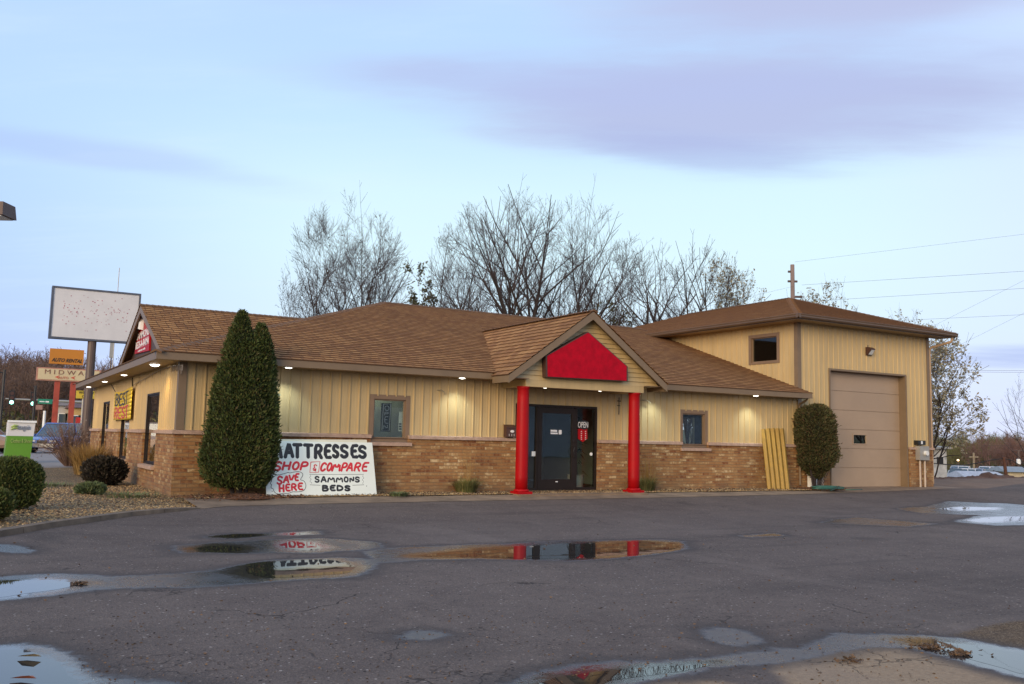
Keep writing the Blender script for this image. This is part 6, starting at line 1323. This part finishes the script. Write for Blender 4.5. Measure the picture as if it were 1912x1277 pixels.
mb = MB(); mb.box(a.x+.12, a.x+.5, y0-.008, y0-.001, b.z+.14, b.z+.22); mb.box(a.x+.56, b.x-.25, y0-.008, y0-.001, b.z+.12, b.z+.24); build_each(mb, 'lettering', M['letwhite'], g)
def simplepole(name, lab, px, y0, ptop, r, m, extra=None):
    c = ony(px, ptop, y0); zb = float(terr_z(np.array([c.x]), np.array([y0]))[0]); g = thing(name, lab, 'pole', (c.x, y0, zb)); mb = MB(); mb.tube([(c.x, y0, zb-.2), (c.x, y0, c.z)], [r*1.3, r], 8); mb.build('pole', m, g); return g, c
g, c = simplepole('street_lamp', 'tall black street lamp pole at the far left', 8.5, 58, 690, .09, M['black']); mb = MB(); mb.tube([(c.x, 58, c.z-.25), (c.x-.9, 58, c.z-.2), (c.x-1.5, 58, c.z-.25)], [.05, .05, .12], 6); mb.build('lamp_head', M['black'], g)
g, c = simplepole('signal_pole', 'black pole below the green street sign', 66.5, 60, 720, .08, M['black'])
mb = MB(); a, b = ony(67, 756, 59.8), ony(79, 765, 59.8); mb.box(a.x, b.x, 59.8, 59.85, b.z, a.z); mb.build('notice', mat('brown_notice', (.36, .2, .15), .6), g)
g, c = simplepole('white_post', 'short white post behind the blue car', 83.5, 57, 767, .09, M['white'])
g, c = simplepole('lattice_mast', 'thin radio mast behind the brown pole sign', 210, 90, 635, .07, M['steelpole']); mb = MB(); mb.box(c.x-.2, c.x+.2, 89.9, 90.2, c.z+(-2.), c.z+(-.2)); mb.build('antenna', M['metal'], g)
g, c = simplepole('whip_antenna', 'thin pale whip antenna showing above the blank sign board', 223, 40, 500, .022, M['metal'])
# small building and house bits across the street
def house(name, lab, px0, px1, y0, ptop, peave, wallc, roofc, depth=6., zb=None):
    a, b = ony(px0, peave, y0), ony(px1, peave, y0); zr = ony((px0+px1)/2, ptop, y0).z
    if zb is None: zb = float(terr_z(np.array([a.x]), np.array([y0]))[0])-.3
    g = thing(name, lab, 'building', ((a.x+b.x)/2, y0, zb)); mb = MB(); mb.box(a.x, b.x, y0, y0+depth, zb, a.z); mb.build('wall', mat(name+'_wall_%d' % px0, wallc, .8, .1, .5), g)
    mb = MB(); o = .35; mb.hexa([(a.x-o, y0-o, a.z), (b.x+o, y0-o, a.z), (b.x+o, y0+depth+o, a.z), (a.x-o, y0+depth+o, a.z), (a.x-o+.2, y0+depth*.5-.1, zr), (b.x+o-.2, y0+depth*.5-.1, zr), (b.x+o-.2, y0+depth*.5+.1, zr), (a.x-o+.2, y0+depth*.5+.1, zr)]); mb.build('roof', mat(name+'_roof_%d' % px0, roofc, .7, .1, .8), g)
    for t in (.25, .7):
        xw = a.x+(b.x-a.x)*t; mb = MB(); h_ = a.z-zb; mb.box(xw-.45, xw+.45, y0-.03, y0+.02, zb+h_*.45, zb+h_*.8); w = mb.build('window', M['white'], g); mb = MB(); mb.box(xw-.38, xw+.38, y0-.04, y0-.031, zb+h_*.45+.07, zb+h_*.8-.07); mb.build('pane', M['carglass'], w)
    return g
house('far_house', 'small pale house at the foot of the left hill', 112, 140, 84, 745, 757, (.42, .4, .38), (.22, .18, .16), zb=-.3)
house('far_shop', 'low tan shop across the street behind the red posts', 138, 165, 78, 752, 761, (.5, .32, .12), (.12, .06, .05), zb=-.3)
mb = MB(); a, b = ony(142.5, 779, 60), ony(150.5, 794, 60); mb.box(a.x, b.x, 60, 60.4, b.z, a.z); bevel(tag(mb.build('red_box', mat('red_vending', (.5, .03, .02), .4)), 'small red box standing across the street beyond the bare bush', 'box'), .03)
# ------------------------------------------------------------------ vehicles
def car(name, lab, loc, ang, paint, kind='suv', s=1., parts=True, lights=(.75, .73, .68)):
    g = thing(name, lab, 'car', loc); L, Wd, Hh = (4.6, .92, 1.68) if kind == 'suv' else (4.7, .88, 1.42)
    g.rotation_euler = (0, 0, ang); g.scale = (s, s, s); belt = Hh*.58
    def add(mb, nm, m, par=None, bv=.0, smooth=False):
        me_o = mb.build(nm, m, None, smooth); me_o.parent = par or g
        if bv: bevel(me_o, bv, 3)
        return me_o
    # body stations along x (front = +x): x, half width, bottom, shoulder height
    st = [(-L/2, .86, .42, belt*.86), (-L/2+.12, .95, .28, belt*.97), (-L*.3, 1., .22, belt), (0, 1., .22, belt), (L*.22, 1., .22, belt*.97), (L*.36, .98, .24, belt*.90), (L/2-.16, .9, .28, belt*.78), (L/2, .76, .40, belt*.62)]
    mb = MB(); rings = []
    for x, w, b, t in st:
        w *= Wd; rings.append([(x, -w*.9, b), (x, w*.9, b), (x, w, b+.15), (x, w, t-.18), (x, w*.9, t), (x, -w*.9, t), (x, -w, t-.18), (x, -w, b+.15)])
    for r0, r1 in zip(rings, rings[1:]):
        for i in range(8): j = (i+1) % 8; mb.face([r0[i], r0[j], r1[j], r1[i]])
    mb.face(rings[0]); mb.face(rings[-1][::-1]); body = add(mb, 'body', paint, None, .03, True)
    if kind == 'suv': cab = [(-L/2+.12, belt*.96, .84), (-L/2+.38, Hh-.04, .70), (-.1, Hh, .72), (L*.12, Hh-.06, .70), (L*.31, belt*.93, .84)]
    else: cab = [(-L*.36, belt*.98, .84), (-L*.22, Hh-.05, .66), (0, Hh, .68), (L*.08, Hh-.04, .67), (L*.27, belt*.95, .84)]
    mb = MB()
    for (x0, z0, w0), (x1, z1, w1) in zip(cab, cab[1:]): mb.face([(x0, -w0*Wd*.98, z0), (x0, w0*Wd*.98, z0), (x1, w1*Wd*.98, z1), (x1, -w1*Wd*.98, z1)])
    for sg in (-1, 1): mb.face([(x, sg*w*Wd*.98, z) for x, z, w in cab])
    add(mb, 'greenhouse', M['carglass'])
    mb = MB(); rr = cab[1:-1]; x0, x1 = rr[0][0], rr[-1][0]; mb.hexa([(x0-.04, -.70*Wd, rr[0][1]-.01), (x1+.05, -.70*Wd, rr[-1][1]-.01), (x1+.05, .70*Wd, rr[-1][1]-.01), (x0-.04, .70*Wd, rr[0][1]-.01), (x0, -.66*Wd, rr[0][1]+.05), (x1, -.66*Wd, rr[-1][1]+.05), (x1, .66*Wd, rr[-1][1]+.05), (x0, .66*Wd, rr[0][1]+.05)])
    for sg in (-1, 1):   # pillars
        for (xa, za, wa), (xb, zb_, wb) in ((cab[0], cab[1]), (cab[-2], cab[-1])): mb.tube([(xa, sg*wa*Wd*.98, za), (xb, sg*wb*Wd*.98, zb_)], .04, 6)
        mb.tube([(-.1, sg*.86*Wd, belt), (-.1, sg*.72*Wd*.98, Hh-.02)], .04, 6)
    add(mb, 'roof', paint, None, .02)
    if parts:
        for x in (-L*.30, L*.31):
            for sg in (-1, 1):
                mb = MB(); yy = sg*Wd; mb.tube([(x, yy-.2*sg, .33), (x, yy-.02*sg, .33), (x, yy+.02*sg, .33)], [.33, .33, .30], 20); w = add(mb, 'wheel', M['tyre']); mb = MB(); mb.tube([(x, yy+.0*sg, .33), (x, yy+.03*sg, .33)], [.2, .18], 16); add(mb, 'rim', M['rim'], w)
        for sg in (-1, 1):
            mb = MB(); mb.box(L/2-.20, L/2-.01, sg*.42*Wd, sg*.78*Wd, belt*.55, belt*.72); add(mb, 'headlight', M['lampglass'], None, .03)
            mb = MB(); mb.box(-L/2-.005, -L/2+.12, sg*.60*Wd, sg*.84*Wd, belt*.55, belt*.84); add(mb, 'tail_light', M['red'], None, .02)
            mb = MB(); mb.box(L*.25, L*.31, sg*.92*Wd, sg*1.12*Wd, belt*.93, belt*1.06); add(mb, 'mirror', paint, None, .02)
        mb = MB(); mb.hexa([(L/2-.35, -.86*Wd, .3), (L/2+.06, -.70*Wd, .32), (L/2+.06, .70*Wd, .32), (L/2-.35, .86*Wd, .3), (L/2-.35, -.86*Wd, .56), (L/2+.06, -.70*Wd, .52), (L/2+.06, .70*Wd, .52), (L/2-.35, .86*Wd, .56)]); add(mb, 'bumper', M['metal'], None, .03)
        mb = MB(); mb.box(L/2+.0, L/2+.03, -.3*Wd, .3*Wd, belt*.55, belt*.72); add(mb, 'grille', M['black'], None, .01)
    return g
c = onz(100, 846, -.05); dirc = math.atan2(CAM.y-c.y, CAM.x-c.x)
car('parked_car', 'blue hatchback-backed car with pale headlights parked beyond the bare bush', (c.x+.45, c.y+1.6, -.05), dirc-.42, carpaint('blue_paint', (.09, .17, .42)))
c = onz(-14, 846, -.05); car('parked_car', 'tan and dark car cut by the left picture edge, left of the donation bin', (c.x-1.2, c.y+1., -.05), dirc+1.25, carpaint('tan_paint', (.30, .20, .14)), s=1.08)
c = onz(98, 826, -.05); car('parked_car', 'dark car whose roof shows just above the blue car', (c.x+.3, c.y-.5, -.05), dirc+.8, carpaint('dark_paint', (.03, .035, .06)), 'sedan')

# ------------------------------------------------------------------ right: utility poles, wires, fence post, shed, valley
def upole(name, lab, base, h, r=.16, arms=()):
    g = thing(name, lab, 'utility pole', base); mb = MB(); mb.tube([(base[0], base[1], base[2]-.3), (base[0], base[1], base[2]+h)], [r*1.2, r*.85], 10); mb.build('pole', mat('pole_wood_%d' % int(h*10), (.23, .17, .15), .9, .25, 3, stretch=(3, 3, .4)), g)
    for z, L, d in arms: mb = MB(); d = Vector(d).normalized(); p = Vector((base[0], base[1], base[2]+z)); mb.tube([p-d*L[0], p+d*L[1]], .07, 6); mb.build('crossarm', M['steelpole'], g)
    return g
ub = atD(1483, 830, 56); utop = atD(1483, 487, 56); hh = utop.z+.2
upole('utility_pole', 'weathered utility pole rising behind the garage wing roof', (ub.x, ub.y, -.2), hh, .15, [(hh-.45, (.28, .1), RTv), (hh-.45-.62, (.3, .3), RTv), (hh-2.05, (.0, .6), RTv)])
ub2 = atD(2450, 830, 40); upole('utility_pole', 'second utility pole beyond the right picture edge', (ub2.x, ub2.y, -1.), 13, .15, [(12.5, (.6, .6), DV), (11, (.5, .5), DV)])
ub3 = atD(1180, 800, 62)
def wire(lab, a, b, r=.011, sag=.0):
    mb = MB(); P = [a.lerp(b, t/12)-Vector((0, 0, sag*4*(t/12)*(1-t/12))) for t in range(13)]; mb.tube(P, r*.7, 4); return tag(mb.build('power_line', M['black']), lab, 'wire', None)
def wpx(lab, p, D0, q, D1, r=.011):
    # straight run through two sighted points, carried on to the pole outside the frame
    a, b = atD(*p, D0), atD(*q, D1); return wire(lab, a, b, r)
wpx('topmost thin wire running right from the head of the utility pole', (1484, 489), 56, (2450, 372), 40, .008)
wpx('wire from the stub arm of the utility pole to the right', (1497, 532), 56, (2450, 473), 40)
wpx('wire below the stub arm, crossing behind the budding tree', (1486, 564), 56, (2450, 506), 40)
wpx('wire just above the right eave of the garage wing', (1560, 604), 60, (2450, 562), 40)
wpx('slanting guy wire at the far right, upper of two', (1700, 630), 58, (2450, 253), 40, .007)
wpx('slanting guy wire at the far right, lower of two', (1770, 655), 58, (2450, 317), 40, .007)
wpx('upper of the close pair of level wires at the right', (1600, 690), 90, (2450, 695.5), 80, .02)
wpx('lower of the close pair of level wires at the right', (1600, 693), 90, (2450, 699), 80, .02)
wpx('thin wire running left from the utility pole', (1484, 534), 56, (1150, 612), 62, .007)
wpx('faint low wire before the valley wood at the right', (1700, 829), 95, (2450, 842), 90, .018)
# post with sagging cable at the edge of the drive
pb_ = onz(1880, 892, -.05); g = thing('fence_post', 'leaning dark wooden post holding a slack cable at the edge of the dirt drive', 'post', (pb_.x, pb_.y, -.1)); pt = ony(1874, 853, pb_.y)
mb = MB(); mb.tube([(pb_.x, pb_.y, -.3), pt], [.085, .075], 8); mb.build('post', mat('red_brown_post', (.09, .04, .025), .9, .3, 5), g)
pl = onz(1738, 890, -.05); pl2 = Vector((pl.x-.3, pl.y+.6, ony(1736, 864, pl.y).z)); pr = atD(2010, 905, pb_.y*0+47)
mid = [pt-Vector((0, 0, .06))]; 
mb = MB(); P = [ony(x, y, pl.y+(pb_.y-pl.y)*(x-1736)/(1874-1736)) for x, y in [(1700, 862), (1738, 864.5), (1770, 867.5), (1800, 868.5), (1825, 864.5), (1850, 859), (1873, 856)]]; mb.tube(P, .022, 5)
P = [ony(x, y, pb_.y-.25*i) for i, (x, y) in enumerate([(1875, 856), (1890, 860), (1912, 873), (1940, 892)])]; mb.tube(P, .022, 5); mb.build('cable', M['black'], g)
# row of earth and leaf heaps along the brow
mb = MB(); r = random.Random(4); rs = np.random.RandomState(4)
nx, ny = 120, 9; V = []
for i in range(nx):
    px = 1700+i*2.6; b0 = onz(px, 893, -.06)
    for j in range(ny):
        t = j/(ny-1); p = b0+DV*(-.9+2.6*t); k_ = .13 if px < 1850 else .24; V.append((p.x, p.y, -.12+k_*math.sin(math.pi*t)*(.55+.45*math.sin(px*.045)+.28*math.sin(px*.21+t*3))+.03*rs.normal()))
idx = np.arange(nx*ny).reshape(nx, ny); Fq = np.stack([idx[:-1, :-1], idx[1:, :-1], idx[1:, 1:], idx[:-1, 1:]], -1).reshape(-1, 4)
tag(npmesh('earth_bank', np.array(V), Fq, mat('leafy_earth', (.11, .055, .035), .95, .4, 2., bmp=.05, bscale=9), smooth=False), kind='structure')
# white shed behind the budding tree
g = thing('white_shed', 'whitewashed shed behind the young-leaved tree at the right', 'shed', atD(1750, 880, 52)[:2] and tuple(atD(1750, 880, 52)[:2])+(-.5,))
a, b = atD(1715, 837, 52), atD(1767, 838, 52); u = (b-a); u.z = 0; u.normalize(); n = Vector((u.y, -u.x, 0)); w_ = (b-a).length; zt = a.z
P = lambda s, t, z: Vector((a.x, a.y, 0))+u*s-n*t+Vector((0, 0, z))
mb = MB(); mb.hexa([P(0, 0, -1.5), P(w_, 0, -1.5), P(w_, 3, -1.5), P(0, 3, -1.5), P(0, 0, zt), P(w_, 0, zt), P(w_, 3, zt), P(0, 3, zt)]); mb.build('wall', mat('whitewash', (.52, .5, .46), .9, .3, 2.5), g)
mb = MB(); mb.hexa([P(-.2, -.25, zt), P(w_+.25, -.25, zt), P(w_+.25, 3.2, zt), P(-.2, 3.2, zt), P(-.2, -.25, zt+.1), P(w_+.25, -.25, zt+.1), P(w_+.25, 3.2, zt+.25), P(-.2, 3.2, zt+.25)]); mb.build('roof', M['metal'], g)
mb = MB(); c = atD(1755.5, 860, 51.9); q = (c-Vector((a.x, a.y, 0))).dot(u); mb.hexa([P(q-.18, -.03, c.z-.2), P(q+.18, -.03, c.z-.2), P(q+.18, .02, c.z-.2), P(q-.18, .02, c.z-.2), P(q-.18, -.03, c.z+.2), P(q+.18, -.03, c.z+.2), P(q+.18, .02, c.z+.2), P(q-.18, .02, c.z+.2)]); mb.build('window', M['black'], g)
# valley roofs
def vroof(name, lab, p0, p1, D, depth, roofc, wallc, ridge, zb):
    a, b = atD(*p0, D), atD(*p1, D); u = b-a; u.z = 0; w_ = u.length; u.normalize(); n = Vector((u.y, -u.x, 0)); z = (a.z+b.z)/2; P = lambda s, t, zz_: Vector((a.x, a.y, 0))+u*s-n*t+Vector((0, 0, zz_))
    g = thing(name, lab, 'building', (a.x, a.y, zb)); mb = MB(); mb.hexa([P(0, 0, zb-1), P(w_, 0, zb-1), P(w_, depth, zb-1), P(0, depth, zb-1), P(0, 0, z), P(w_, 0, z), P(w_, depth, z), P(0, depth, z)]); mb.build('wall', mat(name+'_w%d' % p0[0], wallc, .8), g)
    mb = MB(); mb.hexa([P(-.4, -.4, z), P(w_+.4, -.4, z), P(w_+.4, depth+.4, z), P(-.4, depth+.4, z), P(-.2, depth/2-.1, z+ridge), P(w_+.2, depth/2-.1, z+ridge), P(w_+.2, depth/2+.1, z+ridge), P(-.2, depth/2+.1, z+ridge)]); mb.build('roof', mat(name+'_r%d' % p0[0], roofc, .6), g)
    for s in (.3, .7): mb = MB(); mb.hexa([P(w_*s-.5, -.03, z-1.4), P(w_*s+.5, -.03, z-1.4), P(w_*s+.5, .02, z-1.4), P(w_*s-.5, .02, z-1.4), P(w_*s-.5, -.03, z-.5), P(w_*s+.5, -.03, z-.5), P(w_*s+.5, .02, z-.5), P(w_*s-.5, .02, z-.5)]); mb.build('window', M['carglass'], g)
vroof('valley_building', 'long low building with a pale grey roof down in the valley', (1808, 891.5), (1876, 894.5), 78, 3.5, (.40, .42, .46), (.4, .38, .34), .55, -3.4)
vroof('valley_building', 'beige building with a blue-grey roof beside the wooden post', (1882, 881), (1990, 883), 92, 3.5, (.22, .25, .27), (.45, .38, .26), .5, -3.4)
# cars parked in the valley
paints = [carpaint('valley_paint_%d' % i, c) for i, c in enumerate([(.6, .62, .66), (.45, .48, .55), (.06, .07, .1), (.7, .7, .72), (.16, .2, .3)])]
r = random.Random(8); names = ['white', 'silver', 'black', 'bright white', 'slate blue']
for i in range(14):
    px = 1783+i*8.2+r.uniform(-1, 1) if i < 7 else 1785+(i-7)*18+r.uniform(-2, 2); D = 112 if i < 7 else 128; p = atD(px, 880, D); k_ = [0, 2, 3, 1, 0, 4, 3, 1, 0, 2, 0, 1, 3, 4][i]
    z_ = atD(px, 887, D).z-1.1 if i < 7 else atD(px, 880, D).z-1.1; z_ = -2.75
    car('valley_car', '%s car parked in the valley lot, %s row, number %s from the left' % (names[k_], 'nearer' if i < 7 else 'farther', ['one', 'two', 'three', 'four', 'five', 'six', 'seven'][i % 7]), (p.x, p.y, z_), r.choice([.4, .5, 2.2, 3.6]), paints[k_], 'suv' if i % 3 else 'sedan', parts=False)['group'] = 'cars parked in the valley'
# far pole, far lamp, far water-drum pole
fp = atD(1818.5, 884, 120); ft = atD(1818, 845.5, 120); g = thing('far_pole', 'pale utility pole with one crossarm standing in the valley', 'utility pole', (fp.x, fp.y, -3.2)); mb = MB(); mb.tube([(fp.x, fp.y, -3.5), (ft.x, ft.y, ft.z)], .13, 8); mb.build('pole', mat('pale_pole', (.25, .20, .13), .8), g); mb = MB(); z_ = atD(1818, 853.5, 120).z; mb.tube([Vector((ft.x, ft.y, z_))-RTv*.6, Vector((ft.x, ft.y, z_))+RTv*.6], .09, 6); mb.build('crossarm', MATS['pale_pole'], g)
fp = atD(1789, 861, 140); g = thing('far_street_lamp', 'far lit amber street lamp before the valley wood', 'street lamp', (fp.x, fp.y, -3.2)); mb = MB(); mb.tube([(fp.x, fp.y, -3.5), (fp.x, fp.y, fp.z)], .08, 6); mb.build('pole', M['steelpole'], g); mb = MB(); mb.lathe([(.05, -.15), (.22, 0), (.05, .15)], 10, (fp.x, fp.y, fp.z+.14)); mb.build('globe', M['amber_lit'], g)
fp = atD(1902, 872, 110); ft = atD(1902, 841, 110); g = thing('far_pole', 'far pole carrying a pale transformer drum near the right edge', 'utility pole', (fp.x, fp.y, -3.2)); mb = MB(); mb.tube([(fp.x, fp.y, -3.5), (ft.x, ft.y, ft.z)], .12, 8); mb.build('pole', M['steelpole'], g); mb = MB(); q = atD(1902, 862, 109.8); mb.lathe([(.22, -.3), (.24, -.28), (.24, .28), (.2, .32)], 12, tuple(q)); mb.build('drum', M['white'], g); mb = MB(); q = atD(1902, 841, 110); mb.tube([q-RTv*.7, q+RTv*.7], .06, 5); mb.build('crossarm', M['steelpole'], g)
# long grey building across the road behind the photographer (it shows in the glass)
g = thing('warehouse', 'long grey building with a pale roof edge across the road behind the camera', 'building', (40, -52, -.3))
mb = MB(); mb.box(12, 75, -62, -52, -.4, 4.6); mb.build('wall', mat('warehouse_grey', (.36, .37, .39), .8, .1, .3), g); mb = MB(); mb.box(11.6, 75.4, -62.4, -51.6, 4.6, 5.1); mb.build('roof_edge', mat('warehouse_edge', (.5, .5, .5), .6), g)
for i in range(5): mb = MB(); mb.box(16+i*11, 20+i*11, -51.98, -51.9, -.3, 3.2); mb.build('loading_door', mat('loading_grey_%d' % i, (.4, .42, .46), .6), g)
wood('roadside_wood', spotsin(120, 95, 265, 75, 130, 8, 12, 7), 7, 3, M['woodbrown'], 'bare trees along the road behind the photographer', M['woodgreen'], 120)
S.cycles.max_bounces = 8; S.cycles.transparent_max_bounces = 12
